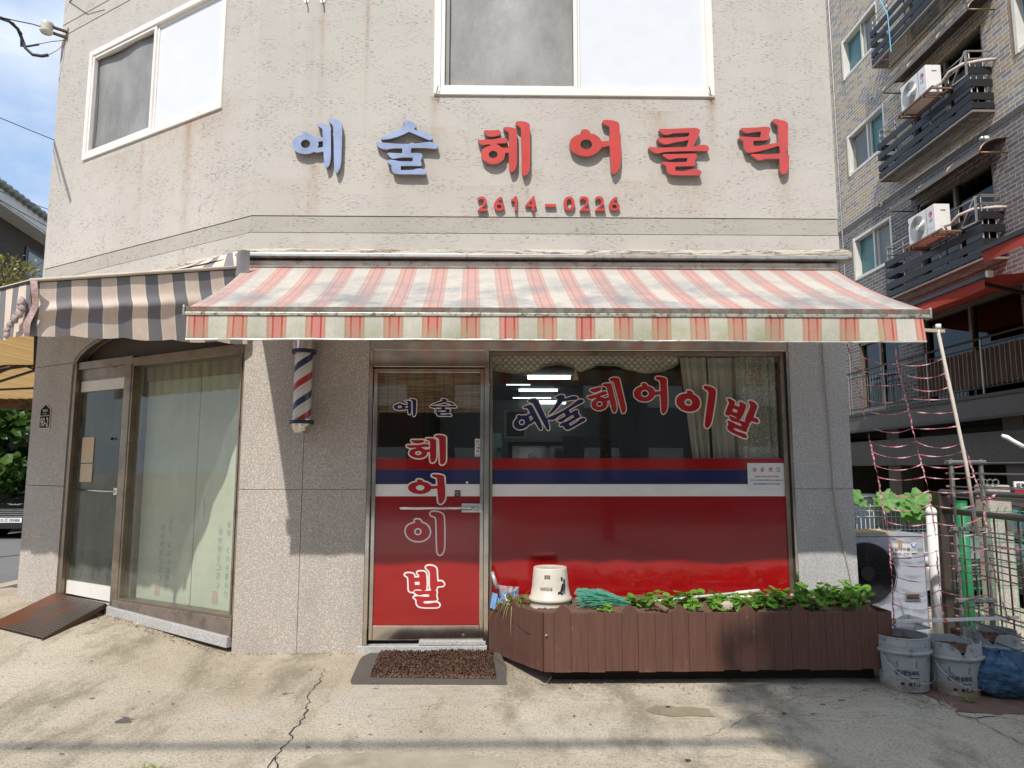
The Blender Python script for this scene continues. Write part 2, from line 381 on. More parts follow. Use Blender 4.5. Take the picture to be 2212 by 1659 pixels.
for (x0, x1, y0, y1) in ((-40, -6.12, 2.62, 16.0),): g.face([(x0, y0, .006), (x1 - .4, y0, .006), (x1 + .6, 5.0, .006), (x1 + .3, y1, .006), (x0, y1, .006)])
tag(g.build('side_road', m_asph), kind='structure')
g = MB()
for k in range(10):
    y0 = 6.9 + k * 1.12; g.box(-4.6, -.35 + .04 * k, y0, y0 + .5, .004, .009)
tag(g.build('crosswalk', m_paint), kind='structure')
a, b_ = P(-30, 1275, z=.012), P(40, 1262, z=.012)
g = MB(); g.face([P(-60, 1276, z=.012), P(10, 1274, z=.012), P(44, 1268, z=.012), P(20, 1264, z=.012), P(-60, 1266, z=.012)])
tag(g.build('yellow_line', m_yel), kind='structure')
m_slab = M("mossy green paving", (.17, .19, .145), .9, var=.25, vs_=3, bump=.6, bs=20)
g = MB()
for r in range(3):
    for c in range(5):
        x = -7.9 + c * .42; y = 1.72 + r * .30 + c * .02
        z = max(gh(x, y), gh(x + .4, y + .3)) + .006; g.box(x, x + .405, -y - .285, -y, z - .05, z)
tag(g.build('pavement', m_slab), kind='structure')
def crack(pts, w, name='ground_crack', jit=.018, wid=None):
    m = MB(); q = []
    for i in range(len(pts) - 1):
        a, b = Vector(pts[i]), Vector(pts[i + 1]); n = max(2, int((b - a).length / .035))
        for k in range(n): q.append(a.lerp(b, k / n) + Vector((U(-jit, jit), U(-jit, jit), 0)))
    q.append(Vector(pts[-1])); L = []
    for i, p in enumerate(q):
        d = (q[min(i + 1, len(q) - 1)] - q[max(i - 1, 0)]); d.z = 0; d.normalize(); s = Vector((-d.y, d.x, 0)) * w * U(.25, 1) * .5
        z = gh(p.x, p.y) + .004; L.append((Vector((p.x, p.y, z)) + s, Vector((p.x, p.y, z)) - s))
    for i in range(len(L) - 1): m.face([L[i][0], L[i + 1][0], L[i + 1][1], L[i][1]])
    return tag(m.build(name, M("crack shadow soil", (.035, .03, .024), 1), recalc=False), kind='structure')
def G(u, v): 
    p = P(u, v, z=0); p = P(u, v, z=gh(p.x, p.y)); return (p.x, p.y, 0)
crack([G(598, 1665), G(603, 1632), G(622, 1602), G(634, 1578), G(655, 1555), G(664, 1524)], .010)
crack([G(664, 1524), G(670, 1500), G(690, 1470), G(705, 1440)], .007)
crack([G(583, 1664), G(594, 1645), G(601, 1636)], .012)
crack([G(2010, 1505), G(2050, 1530), G(2090, 1552), G(2140, 1548), G(2212, 1560)], .010)
crack([G(2098, 1552), G(2150, 1580), G(2212, 1610)], .006)
crack([G(1530, 1590), G(1600, 1560), G(1660, 1530), G(1730, 1500)], .004)
# mortar smears with a shape of their own
def patch(name, pts, col, mat=None):
    m = MB(); c = Vector((0, 0, 0))
    P_ = [Vector(G(*p)) for p in pts]; q = []
    for i in range(len(P_)):
        a, b = P_[i], P_[(i + 1) % len(P_)]; n = max(2, int((b - a).length / .05))
        for k in range(n): q.append(a.lerp(b, k / n) + Vector((U(-.03, .03), U(-.022, .022), 0)))
    tr = tessellate_polygon([[Vector((p.x, p.y, 0)) for p in q]]); m.v = [(p.x, p.y, gh(p.x, p.y) + .003) for p in q]; m.f = [tuple(t) for t in tr]; m.uv = [None] * len(tr)
    return tag(m.build(name, mat or M(name, col, .9, var=.15, vs_=8, fine=.1, bump=.5, bs=50), recalc=False), kind='structure')
m_mort = M("smoothed mortar", (.34, .30, .22), .9, var=.2, vs_=6, fine=.08, bump=.4, bs=40, dirt=((.2, .17, .11), 4, .5, .5))
patch('mortar_patch', [(560, 1700), (640, 1652), (700, 1630), (830, 1622), (980, 1624), (1100, 1640), (1160, 1700)], None, m_mort)
patch('mortar_patch', [(1395, 1530), (1420, 1522), (1530, 1527), (1545, 1545), (1470, 1548), (1420, 1545)], (.24, .20, .13))
m_earth = M("red earth", (.17, .10, .07), .95, var=.3, vs_=12, bump=.8, bs=40, fine=.12)
patch('earth_patch', [(1850, 1458), (1905, 1468), (2010, 1503), (2080, 1540), (2300, 1545), (2300, 1480), (2100, 1440), (1900, 1440)], None, m_earth)
patch('tar_spot', [(256, 1555), (262, 1548), (285, 1546), (290, 1553), (275, 1559), (262, 1560)], (.10, .09, .085))

# ---------------------------------------------------------------- the corner building
bld = thing('corner_building', 'cream stucco corner building with granite piers and a red, navy and white shopfront', 'building', (-1.985, 0, 0))
HT = 7.6
zc = 3.155; w_up = [(-1.985, 3.440), (2.735, 3.440), (2.735, HT), (-1.985, HT)]
def wall(name, mat, fr, t0, t1, z0, z1, b=0, th=.16, holes=(), parent=bld):
    return MB().prism([(t0, z0), (t1, z0), (t1, z1), (t0, z1)], b, b - th, fr, holes).build(name, mat, parent)
wx0, wx1, wz0, wz1 = -.545, 1.766, 4.468, 6.15
wt0, wt1, vz0, vz1 = .425, 2.505, 4.455, 5.60
wall('upper_wall', m_stucco, FR, -1.985, 2.735, 3.440, HT, holes=[[(wx0, wz0), (wx1, wz0), (wx1, wz1), (wx0, wz1)]])
wall('upper_wall', m_stucco, DG, 0, 3.09, 3.440, HT, holes=[[(wt0, vz0), (wt1, vz0), (wt1, vz1), (wt0, vz1)]])
wall('plaster_band', m_band, FR, -1.983, 2.733, 3.303, 3.433, b=-.005)
wall('plaster_band', m_band, DG, .002, 3.088, 3.303, 3.433, b=-.005)
wall('upper_wall', m_stucco, FR, -1.985, 2.735, 3.0, 3.296)
wall('upper_wall', m_stucco, DG, 0, 3.09, 3.0, 3.296)
MB().box(-1.95, 2.70, -.12, -.02, 3.29, 3.45).box(.03, 3.06, -.12, -.02, 3.29, 3.45, DG).build('band_backing', m_joint, bld)
# second groove pair near the roof on the slanting wall
E0 = DG(3.09, 0, 0); BK = Vector((.30, 1.0, 0)).normalized()
def SL(t, b, z): return E0 + BK * t + Vector((-BK.y, BK.x, 0)) * b + Vector((0, 0, z))
wall('side_wall', m_stucco, SL, 0, 7.5, 3.0, HT)
MB().box(0, 7.5, -.14, 0, 0, 3.0, SL).build('side_wall', m_gran, bld)
MB().box(2.575, 2.735, -7.5, -.16, 0, HT).build('side_wall', m_stucco, bld)
MB().box(-1.9, 2.7, -7.66, -7.5, 0, HT).box(-4.6, 2.7, -7.5, -1.8, HT - .2, HT).build('roof_and_back_wall', m_stucco, bld)
m = MB()
pts = [DG(3.05, .015, 3.112), DG(1.5, .015, 3.112), DG(.02, .015, 3.112), FR(-1.8, .018, 3.112), FR(0, .018, 3.112), FR(2.0, .018, 3.114), FR(2.76, .02, 3.115), FR(2.80, .02, 3.115), FR(2.815, .02, 3.115)]
m.tube(pts, [.048] * 5 + [.050, .060, .050, .02], 14); m.build('cornice', m_cornice, bld, smooth=True)
# piers
def zv(v, u=640): return P(u, v, y=0).z
zj = zv(1057)
MB().box(-1.985, -1.508, -.5, 0, -.1, zj - .002).box(-1.504, -1.020, -.5, 0, -.1, zj - .002).box(-1.985, -1.508, -.5, 0, zj + .002, 3.0).box(-1.504, -1.02, -.5, 0, zj + .002, 3.0).build('pier', m_gran, bld)
MB().box(-1.98, -1.03, -.48, -.006, 0, 2.99).build('pier_joint', m_joint, bld)
zj2 = zv(1056, 1780)
MB().box(2.283, 2.735, -.5, 0, -.4, zj2 - .002).box(2.283, 2.735, -.5, 0, zj2 + .002, 3.0).build('pier', m_gran_g, bld)
MB().box(2.29, 2.73, -.48, -.005, 0, 2.99).build('pier_joint', m_joint, bld)
MB().tube([P(u, v, y=-.012) for u, v in ((1776, 738), (1779, 780), (1785, 850), (1792, 920), (1797, 1010), (1803, 1080), (1812, 1130), (1826, 1200), (1840, 1262), (1846, 1300))], .0055, 6).build('wall_cable', M("pale cable", (.42, .37, .32), .5), bld, smooth=True)
zl1 = PD(90, 1049)[1]; zl2 = PD(150, 785)[1]
m = MB(); m.box(2.42, 3.09, -.4, 0, 0, zl1 - .003, DG).box(2.42, 3.09, -.4, 0, zl1 + .003, zl2 - .003, DG).box(2.42, 3.09, -.4, 0, zl2 + .003, 3.0, DG); m.build('pier', m_gran, bld)
MB().box(2.43, 3.085, -.38, -.006, 0, 2.99, DG).build('pier_joint', m_joint, bld)
# lintel over the slanting shopfront with its arched opening
arch = [(.012, 2.44)] + [(t, 2.44 + .42 * math.sin(math.pi * (t) / 2.9 + .35)) for t in [x * .15 + .02 for x in range(16)]] + [(2.415, 2.40)]
arch = [(2.418, 2.30), (2.418, 3.0), (.005, 3.0), (.005, 2.76)] + [(x, 2.40 + .40 * math.sqrt(max(0, 1 - ((x - .35) / 2.07) ** 2))) for x in [.02, .3, .6, .9, 1.2, 1.5, 1.75, 1.95, 2.1, 2.22, 2.32, 2.38, 2.41]]
MB().prism(arch, 0, -.3, DG).build('lintel', m_gran, bld)
ap = [(x, 2.40 + .385 * math.sqrt(max(0, 1 - ((x - .35) / 2.05) ** 2))) for x in [.02, .3, .6, .9, 1.2, 1.5, 1.75, 1.95, 2.1, 2.22, 2.32, 2.38, 2.395]]
m = MB()
for i in range(len(ap) - 1): m.bar(DG(ap[i][0], -.03, ap[i][1]), DG(ap[i + 1][0], -.03, ap[i + 1][1]), .05, .045)
m.build('arch_trim', m_steel_w, bld)
MB().box(.02, 2.40, -.16, -.12, 2.42, 2.85, DG).build('transom_panel', M("dark brown board", (.075, .055, .04), .6), bld)
MB().box(-1.02, 2.283, -.3, -.03, 2.425, 3.0).build('lintel', m_gran, bld)
MB().box(-1.02, 2.283, -.09, -.01, 2.352, 2.425).build('header', m_steel, bld, bevel=.004)
# sealant runs and second groove band on the slanting wall
for (ua, va, ub, vb) in ((142, 57, 227, 0), (142, 83, 267, 0)):
    z = (PD(ua, va)[1] + PD(ub, vb)[1]) / 2; MB().box(.0, 3.09, .0005, .0025, z - .003, z + .003, DG).build('groove_line', m_joint, bld)
# door sill and ground stones
MB().box(-1.06, -.09, -.3, .012, -.05, .118).build('door_step', m_gran_g, bld, bevel=.004)
MB().box(-.60, -.10, -.28, .004, .122, .15).build('door_step', m_gran_g, bld, bevel=.003)
MB().box(-.08, 2.283, -.3, -.05, -.05, .42).build('sill_wall', m_gran_g, bld)
# ---------------------------------------------------------------- shop door (front)
def zd(v, u=920): return P(u, v, y=.06).z
b0 = -.06
door = MB()
dx0, dx1 = -.985, -.122
door.box(dx0, dx0 + .03, b0 - .02, b0 + .02, .15, 2.208).box(dx1 - .03, dx1, b0 - .02, b0 + .02, .15, 2.208).box(dx0 + .03, dx1 - .03, b0 - .02, b0 + .02, 2.18, 2.208).box(dx0 + .03, dx1 - .03, b0 - .022, b0 + .022, .15, .255)
door = door.build('door', m_steel, bld, bevel=.003)
m = MB().box(-1.02, -.988, -.12, -.002, .12, 2.352).box(-.119, -.082, -.12, -.002, .10, 2.352).box(-.988, -.119, -.10, -.02, 2.222, 2.352)
m.build('door_frame', m_steel, bld, bevel=.003)
GX0, GX1 = dx0 + .03, dx1 - .03
MB().box(GX0, GX1, b0 - .004, b0 + .002, .255, 2.18).build('pane', m_glass, door)
def bands(x0, x1, b, parent, uu):
    z1, z2, z2b, z3, z4 = [P(uu, v, y=-b).z for v in (990, 1016, 1043, 1046, 1072)]
    MB().box(x0, x1, b, b + .0012, z2 + .006, z1).build('film_stripe', m_red, parent)['label'] = 'dark red film stripe'
    MB().box(x0, x1, b, b + .0012, z2b, z2).build('film_stripe', m_navy, parent)['label'] = 'navy blue film stripe'
    MB().box(x0, x1, b, b + .0012, z4, z3).build('film_stripe', m_vwhite, parent)['label'] = 'white film stripe'
    MB().box(x0, x1, b, b + .0010, z2, z2 + .006).box(x0, x1, b, b + .0010, z3, z2b).build('film_edge', m_dark, parent)
    return z4
z4 = bands(GX0, GX1, b0 + .003, door, 920)
MB().box(GX0, GX1, b0 + .003, b0 + .0042, .255, z4).build('film_panel', m_red, door)
# pull bar and lock
hp = P(865, 1098, y=-.0); hq = P(1010, 1098, y=-.0); hz = hp.z
MB().tube([(P(868, 1099, y=.05).x, .05, hz), (P(862, 1099, y=.0).x, .012, hz), (P(866, 1099, y=-.02).x, -.012, hz), (P(1015, 1098, y=-.02).x, -.012, hz), (P(1022, 1098, y=0).x, .03, hz)], .012, 10).build('handle', m_chrome, door, smooth=True)
MB().box(P(997, 1100, y=.04).x, dx1 - .002, b0 + .02, b0 + .045, hz - .033, hz + .035).build('lock_plate', m_chrome, door, bevel=.006)
c = P(1030, 1098, y=.02); MB().lathe([(0, .010), (.012, .010), (.018, .006), (.018, 0)], (c.x, .015, c.z), 16, (Vector((1, 0, 0)), Vector((0, 0, 1)), Vector((0, -1, 0)))).build('key_cylinder', m_steel, door, smooth=True)
c = P(1009, 1042, y=.05); MB().ball((c.x, .052, c.z), .012).build('door_knob', m_chrome, door, smooth=True)
c = P(845, 0, y=.05)
MB().lathe([(0, .004), (.009, .003), (.011, 0)], (P(900, 1373, y=.04).x + .35, .038, P(900, 1372, y=.04).z), 12, (Vector((1, 0, 0)), Vector((0, 0, 1)), Vector((0, -1, 0)))).build('screw', m_chrome, door)
# ---------------------------------------------------------------- writing
def text_into(mb, body, x0, x1, z0, z1, b, f=FR, bold=0.0, keep=False):
    cu = bpy.data.curves.new('t', 'FONT'); cu.body = body; cu.offset = bold; cu.resolution_u = 3; o = bpy.data.objects.new('t', cu); COL.objects.link(o)
    dg = bpy.context.evaluated_depsgraph_get(); me = bpy.data.meshes.new_from_object(o.evaluated_get(dg))
    V = [v.co.copy() for v in me.vertices]
    ax, bx = min(v.x for v in V), max(v.x for v in V); ay, by = min(v.y for v in V), max(v.y for v in V)
    sx = (x1 - x0) / (bx - ax); sy = (z1 - z0) / (by - ay)
    i0 = len(mb.v); mb.v += [tuple(f(x0 + (v.x - ax) * sx, b, z0 + (v.y - ay) * sy)) for v in V]
    for p in me.polygons: mb.f.append(tuple(i0 + k for k in p.vertices)); mb.uv.append(None)
    bpy.data.objects.remove(o); bpy.data.curves.remove(cu); bpy.data.meshes.remove(me)
    return mb
# pull stickers
sx0, sz1 = P(1026, 948, y=.055).x, P(1026, 948, y=.055).z; sx1, sz0 = P(1038, 986, y=.055).x, P(1038, 986, y=.055).z
st = MB().box(sx0, sx1, b0 + .0045, b0 + .0055, sz0, sz1).build('pull_sticker', m_vwhite, door); st['label'] = 'white vertical sticker with black writing'
m_ink = M("black ink", (.02, .02, .022), .5, fine=0); m = MB(); h = (sz1 - sz0)
for i, ch in enumerate('당기세요'): text_into(m, ch, sx0 + .010, sx1 - .010, sz1 - h * (.07 + .18 * (i + 1)) + .004, sz1 - h * (.07 + .18 * i), b0 + .0062, bold=.02)
text_into(m, 'PULL', sx0 + .007, sx1 - .007, sz0 + h * .05, sz0 + h * .14, b0 + .0062, bold=.02)
m.build('sticker_writing', m_ink, door, recalc=False)
q0, q1 = P(982, 1073, y=.055), P(995, 1059, y=.055)
MB().box(q0.x, q1.x, b0 + .0045, b0 + .0055, q0.z, q1.z).build('pull_sticker', m_black, door, bevel=.0)['label'] = 'small black sticker with white writing'
m = MB(); text_into(m, '당기시오', q0.x + .004, q1.x - .004, q0.z + .024, q0.z + .040, b0 + .0062); text_into(m, 'PULL', q0.x + .012, q1.x - .012, q0.z + .010, q0.z + .019, b0 + .0062)
m.build('sticker_writing', m_vwhite, door, recalc=False)

# ---------------------------------------------------------------- the brush lettering, traced as outlines on a 4000 px wide picture
def ell(cx, cy, rx, ry, n=20): return [(cx + rx * math.cos(2 * math.pi * k / n), cy + ry * math.sin(2 * math.pi * k / n)) for k in range(n)]
GLY = {
 'ye': (1130, 450, 6.636, [([(72,740),(85,670),(130,600),(200,550),(290,515),(355,490),(330,440),(370,420),(430,425),(480,455),(515,495),(580,510),(640,540),(680,575),(870,572),(868,480),(860,380),(850,345),(810,320),(750,295),(712,262),(730,240),(800,230),(900,235),(980,255),(1050,290),(1075,340),(1078,600),(1078,1000),(1070,1150),(1050,1260),(1010,1340),(970,1360),(925,1335),(905,1240),(895,1100),(885,940),(830,945),(750,965),(690,965),(640,945),(560,985),(450,1005),(350,1000),(240,975),(150,920),(95,840)],
   [ell(420,740,122,110), [(750,685),(870,665),(875,820),(730,850),(760,760)]]),
   ([(1000,130),(1010,100),(1070,78),(1150,85),(1260,130),(1330,165),(1355,220),(1370,290),(1368,500),(1355,900),(1345,1200),(1330,1300),(1300,1400),(1250,1490),(1215,1500),(1180,1470),(1162,1380),(1155,1000),(1145,500),(1140,300),(1110,235),(1050,190)], [])]),
 'sul': (1450, 460, 6.636, [([(240,525),(260,510),(400,455),(600,365),(760,290),(840,230),(870,190),(840,150),(805,100),(820,75),(900,68),(1000,78),(1080,110),(1140,155),(1165,205),(1150,250),(1100,295),(1180,325),(1300,350),(1400,365),(1480,400),(1550,450),(1590,510),(1580,560),(1530,580),(1480,572),(1350,515),(1150,430),(980,360),(850,425),(700,485),(550,530),(400,560),(250,565)], []),
   ([(115,655),(140,630),(200,628),(400,650),(600,668),(850,678),(1050,675),(1200,662),(1350,640),(1500,622),(1600,630),(1680,660),(1725,710),(1715,780),(1670,805),(1550,795),(1400,785),(1200,780),(1035,785),(1025,912),(1180,910),(1270,915),(1330,950),(1335,1000),(1300,1060),(1280,1120),(1310,1180),(1305,1235),(1260,1250),(1000,1245),(765,1250),(765,1355),(950,1355),(1080,1345),(1180,1320),(1270,1310),(1350,1325),(1400,1360),(1425,1410),(1415,1455),(1370,1470),(1000,1465),(800,1465),(650,1455),(580,1430),(540,1380),(525,1300),(518,1220),(480,1195),(420,1165),(402,1135),(430,1100),(500,1085),(600,1095),(700,1120),(850,1130),(1070,1130),(1080,1030),(900,1025),(750,1030),(680,1045),(600,1060),(540,1055),(480,1010),(410,930),(440,905),(550,910),(650,915),(805,918),(805,790),(600,790),(500,800),(420,822),(320,818),(220,775),(140,710)], [])]),
 'he': (1850, 460, 6.636, [([(262,340),(290,320),(450,325),(560,320),(640,312),(690,335),(712,380),(700,420),(650,455),(560,480),(470,490),(380,480),(310,430),(270,380)], []),
   ([(103,595),(120,568),(200,568),(350,565),(500,558),(620,535),(700,515),(790,512),(850,530),(885,580),(875,635),(830,655),(700,660),(585,670),(650,710),(740,775),(905,775),(915,700),(912,550),(910,400),(890,360),(830,330),(775,295),(768,262),(800,240),(870,235),(980,248),(1090,275),(1120,320),(1128,500),(1130,1000),(1128,1150),(1110,1270),(1060,1370),(1000,1405),(950,1385),(925,1320),(915,1200),(910,900),(815,910),(808,1010),(780,1080),(700,1150),(600,1190),(500,1198),(400,1180),(290,1120),(215,1040),(190,960),(205,870),(250,800),(330,750),(435,720),(440,690),(350,690),(270,710),(190,690),(130,640)], [ell(505,950,115,98)]),
   ([(1085,135),(1110,100),(1170,85),(1250,85),(1350,105),(1430,140),(1458,190),(1462,400),(1462,900),(1460,1250),(1440,1380),(1400,1460),(1330,1505),(1280,1490),(1258,1440),(1245,1000),(1230,500),(1225,290),(1205,245),(1150,210),(1090,170)], [])]),
 'eo': (2210, 450, 6.636, [([(100,760),(105,690),(140,620),(210,550),(300,505),(400,480),(435,450),(400,400),(425,370),(490,360),(570,372),(620,410),(635,470),(740,490),(830,540),(890,600),(940,680),(1050,665),(1145,665),(1140,500),(1135,350),(1120,290),(1060,260),(980,225),(940,190),(950,150),(1000,120),(1100,118),(1200,130),(1320,160),(1380,200),(1395,280),(1400,450),(1420,700),(1432,1000),(1425,1200),(1400,1360),(1330,1480),(1260,1530),(1210,1500),(1180,1440),(1165,1200),(1145,900),(1135,795),(1070,800),(1000,825),(935,820),(890,900),(800,980),(680,1040),(560,1065),(430,1055),(300,1020),(190,950),(120,870)], [ell(532,757,152,130)])]),
 'keul': (2520, 460, 6.637, [([(360,320),(370,285),(500,288),(700,285),(900,275),(1100,265),(1300,260),(1380,275),(1425,315),(1432,350),(1400,420),(1330,570),(1250,745),(1330,735),(1380,710),(1480,698),(1580,705),(1640,740),(1668,790),(1650,840),(1600,865),(1480,862),(1200,860),(950,865),(700,875),(500,885),(420,905),(340,920),(270,918),(180,870),(100,810),(88,770),(110,755),(300,765),(500,772),(750,765),(950,760),(1080,750),(1105,680),(1130,570),(1000,600),(800,630),(680,660),(600,685),(500,688),(410,650),(340,600),(305,555),(340,522),(450,520),(700,515),(900,505),(1130,480),(1150,390),(950,390),(750,400),(650,425),(560,445),(490,435),(420,385)], []),
   ([(440,975),(470,940),(600,938),(850,938),(1100,930),(1280,925),(1335,945),(1352,985),(1330,1040),(1295,1100),(1290,1150),(1315,1190),(1300,1235),(1250,1250),(1000,1255),(785,1265),(785,1370),(950,1380),(1080,1365),(1180,1335),(1280,1325),(1380,1340),(1440,1370),(1462,1420),(1440,1475),(1380,1490),(1000,1490),(720,1480),(620,1450),(570,1400),(550,1330),(540,1245),(490,1210),(430,1190),(420,1165),(470,1135),(560,1140),(750,1155),(950,1150),(1080,1138),(1105,1042),(900,1040),(780,1050),(700,1075),(620,1085),(560,1050),(490,1000)], [])]),
 'rik': (2860, 450, 6.636, [([(212,375),(230,330),(350,325),(600,320),(780,300),(900,297),(970,310),(995,345),(985,400),(960,480),(955,540),(970,590),(950,635),(850,650),(550,660),(550,780),(620,800),(750,785),(950,750),(1200,705),(1200,500),(1190,300),(1160,245),(1090,200),(1035,165),(1040,125),(1080,100),(1150,95),(1250,120),(1380,150),(1440,190),(1452,260),(1450,500),(1450,850),(1420,920),(1385,985),(1450,1005),(1485,1050),(1475,1200),(1470,1350),(1445,1450),(1390,1510),(1320,1530),(1270,1505),(1245,1440),(1240,1300),(1225,1125),(1100,1130),(900,1130),(820,1140),(740,1165),(670,1160),(590,1110),(510,1050),(480,1020),(510,1000),(650,1005),(850,1010),(1050,1010),(1250,985),(1215,790),(1050,840),(850,895),(650,945),(500,970),(400,965),(340,930),(310,850),(298,750),(290,680),(250,645),(180,620),(168,590),(200,560),(260,550),(380,560),(550,575),(740,570),(750,425),(600,435),(500,450),(400,468),(330,450),(270,410)], [])]),
 'i': (0, 0, 6.636, [([(100,760),(105,680),(140,610),(210,545),(300,505),(400,480),(435,450),(400,400),(425,370),(490,360),(570,372),(620,410),(635,470),(740,500),(830,560),(890,640),(925,740),(920,840),(880,930),(800,1010),(680,1065),(560,1085),(430,1075),(300,1035),(190,960),(120,870)], [ell(515,770,130,120)]),
   ([(940,190),(950,140),(1010,112),(1100,108),(1220,125),(1330,170),(1385,230),(1400,330),(1410,500),(1415,900),(1410,1250),(1390,1400),(1340,1500),(1270,1540),(1215,1510),(1185,1430),(1172,1200),(1165,900),(1155,500),(1145,350),(1120,290),(1060,255),(980,230)], [])]),
 'bal': (2800, 1520, 7.9, [([(315,300),(350,285),(420,300),(500,340),(560,390),(568,430),(545,490),(680,545),(710,490),(675,420),(690,390),(760,400),(850,440),(900,480),(915,520),(900,580),(850,720),(780,870),(740,940),(680,945),(620,920),(580,860),(500,825),(420,795),(360,830),(300,810),(255,760),(270,700),(330,550),(378,420),(360,370),(325,330)], [[(510,600),(645,655),(610,735),(480,680)]]),
   ([(972,385),(1000,360),(1060,360),(1150,400),(1220,460),(1255,530),(1230,610),(1180,740),(1135,880),(1200,890),(1260,920),(1290,970),(1290,1030),(1240,1050),(1170,1020),(1075,990),(1040,1040),(985,1075),(930,1060),(880,1030),(862,970),(900,850),(970,690),(1030,550),(1020,480)], []),
   ([(375,850),(410,825),(480,850),(600,910),(750,980),(870,1015),(990,1080),(1010,1110),(980,1160),(935,1220),(940,1280),(920,1330),(850,1320),(740,1270),(560,1200),(510,1215),(540,1260),(640,1310),(760,1345),(860,1375),(920,1420),(940,1470),(910,1515),(840,1510),(700,1450),(500,1360),(380,1290),(330,1230),(325,1160),(360,1080),(340,1020),(305,980),(340,970),(420,990),(520,1040),(620,1100),(740,1150),(775,1110),(700,1050),(600,1020),(480,990),(410,920)], [])]),
}
def chaikin(p):
    q = []
    for i in range(len(p)):
        a, b = p[i], p[(i + 1) % len(p)]; L = math.hypot(b[0] - a[0], b[1] - a[1]); k = min(.25, 12 / max(L, 1))
        q += [(a[0] + (b[0] - a[0]) * k, a[1] + (b[1] - a[1]) * k), (b[0] - (b[0] - a[0]) * k, b[1] - (b[1] - a[1]) * k)]
    return q
def glyph(nm):
    ox, oy, s, parts = GLY[nm]; return [([(ox + x / s, oy + y / s) for x, y in chaikin(o)], [[(ox + x / s, oy + y / s) for x, y in h] for h in hs]) for o, hs in parts]
def gbox(g): 
    X = [p[0] for o, h in g for p in o]; Y = [p[1] for o, h in g for p in o]; return min(X), min(Y), max(X), max(Y)
def gmap(g, fn): return [([fn(*p) for p in o], [[fn(*p) for p in h] for h in hs]) for o, hs in g]
def sdf_sheet(mb, loops, off, b, n=74):                        # outline grown outwards by off
    E = np.array([(*l[i], *l[(i + 1) % len(l)]) for o, hs in loops for l in [o] + hs for i in range(len(l))])
    X0, Y0, X1, Y1 = E[:, 0].min() - off * 1.5, E[:, 1].min() - off * 1.5, E[:, 0].max() + off * 1.5, E[:, 1].max() + off * 1.5
    h = max(X1 - X0, Y1 - Y0) / n; gx_ = np.arange(X0, X1 + h, h); gy_ = np.arange(Y0, Y1 + h, h); PX, PY = np.meshgrid(gx_, gy_, indexing='ij')
    px, py = PX.ravel()[:, None], PY.ravel()[:, None]; ax_, ay_, bx_, by_ = E.T
    dx, dy = bx_ - ax_, by_ - ay_; L2 = dx * dx + dy * dy + 1e-12; t = np.clip(((px - ax_) * dx + (py - ay_) * dy) / L2, 0, 1)
    D = np.sqrt(((px - ax_ - t * dx) ** 2 + (py - ay_ - t * dy) ** 2).min(1)); ins = np.zeros(len(D), bool)
    for o, hs in loops:
        w = np.zeros(len(D), bool)
        for l in [o] + hs:
            l = np.array(l); m2 = np.roll(l, -1, 0)
            for (x1, y1), (x2, y2) in zip(l, m2):
                if y1 != y2: w ^= ((y1 > py[:, 0]) != (y2 > py[:, 0])) & (px[:, 0] < (x2 - x1) * (py[:, 0] - y1) / (y2 - y1) + x1)
        ins |= w
    Sd = (off - np.where(ins, -D, D)).reshape(PX.shape)
    nx_, ny_ = Sd.shape
    for j in range(ny_ - 1):
        run = None
        for i in range(nx_ - 1):
            c = [(i, j), (i + 1, j), (i + 1, j + 1), (i, j + 1)]; v = [Sd[a] for a in c]
            full = all(x > 0 for x in v)
            if full:
                if run is None: run = i
            if (not full or i == nx_ - 2) and run is not None:
                e = i + 1 if full else i
                mb.face([FR(gx_[run], b, gy_[j]), FR(gx_[e], b, gy_[j]), FR(gx_[e], b, gy_[j + 1]), FR(gx_[run], b, gy_[j + 1])]); run = None
            if full or all(x <= 0 for x in v): continue
            out = []
            for k in range(4):
                a, d = c[k], c[(k + 1) % 4]; va, vd = v[k], v[(k + 1) % 4]; pa = (gx_[a[0]], gy_[a[1]]); pd = (gx_[d[0]], gy_[d[1]])
                if va > 0: out.append(pa)
                if (va > 0) != (vd > 0): q = va / (va - vd); out.append((pa[0] + (pd[0] - pa[0]) * q, pa[1] + (pd[1] - pa[1]) * q))
            if len(out) >= 3: mb.face([FR(p[0], b, p[1]) for p in out])
    return mb
# raised letters on the wall
def sign_letter(g, mat, label, cat, group, name, b1=-.0, dep=.052):
    x0, y0, x1, y1 = gbox(g); c = PS((x0 + x1) / 2, y1, y=-dep); loc = Vector((c.x, 0, c.z)); t = thing(name, label, cat, loc, group)
    w = gmap(g, lambda u, v: (lambda p: (p.x, p.z))(PS(u, v, y=-dep))); f = MB(); s = MB()
    for k, (o, hs) in enumerate(w): f.prism(o, dep - .004, dep, holes=hs); s.prism(o, .010, dep - .0045, holes=hs)
    f.build('face', mat, t); s.build('side', m_sside, t)
SG = 'raised letters of the shop name on the wall'
for nm, mt, lb in (('ye', m_sblue, 'pale blue raised hangul letter 예, leftmost of the shop name'), ('sul', m_sblue, 'pale blue raised hangul letter 술, second in the shop name'), ('he', m_sred, 'red raised hangul letter 헤 right of the blue letters'),
                   ('eo', m_sred, 'red raised hangul letter 어 below the large white window'), ('keul', m_sred, 'red raised hangul letter 클 with three horizontal strokes'), ('rik', m_sred, 'red raised hangul letter 릭, rightmost of the shop name')):
    sign_letter(glyph(nm), mt, lb, 'sign letter', SG, 'sign_letter')
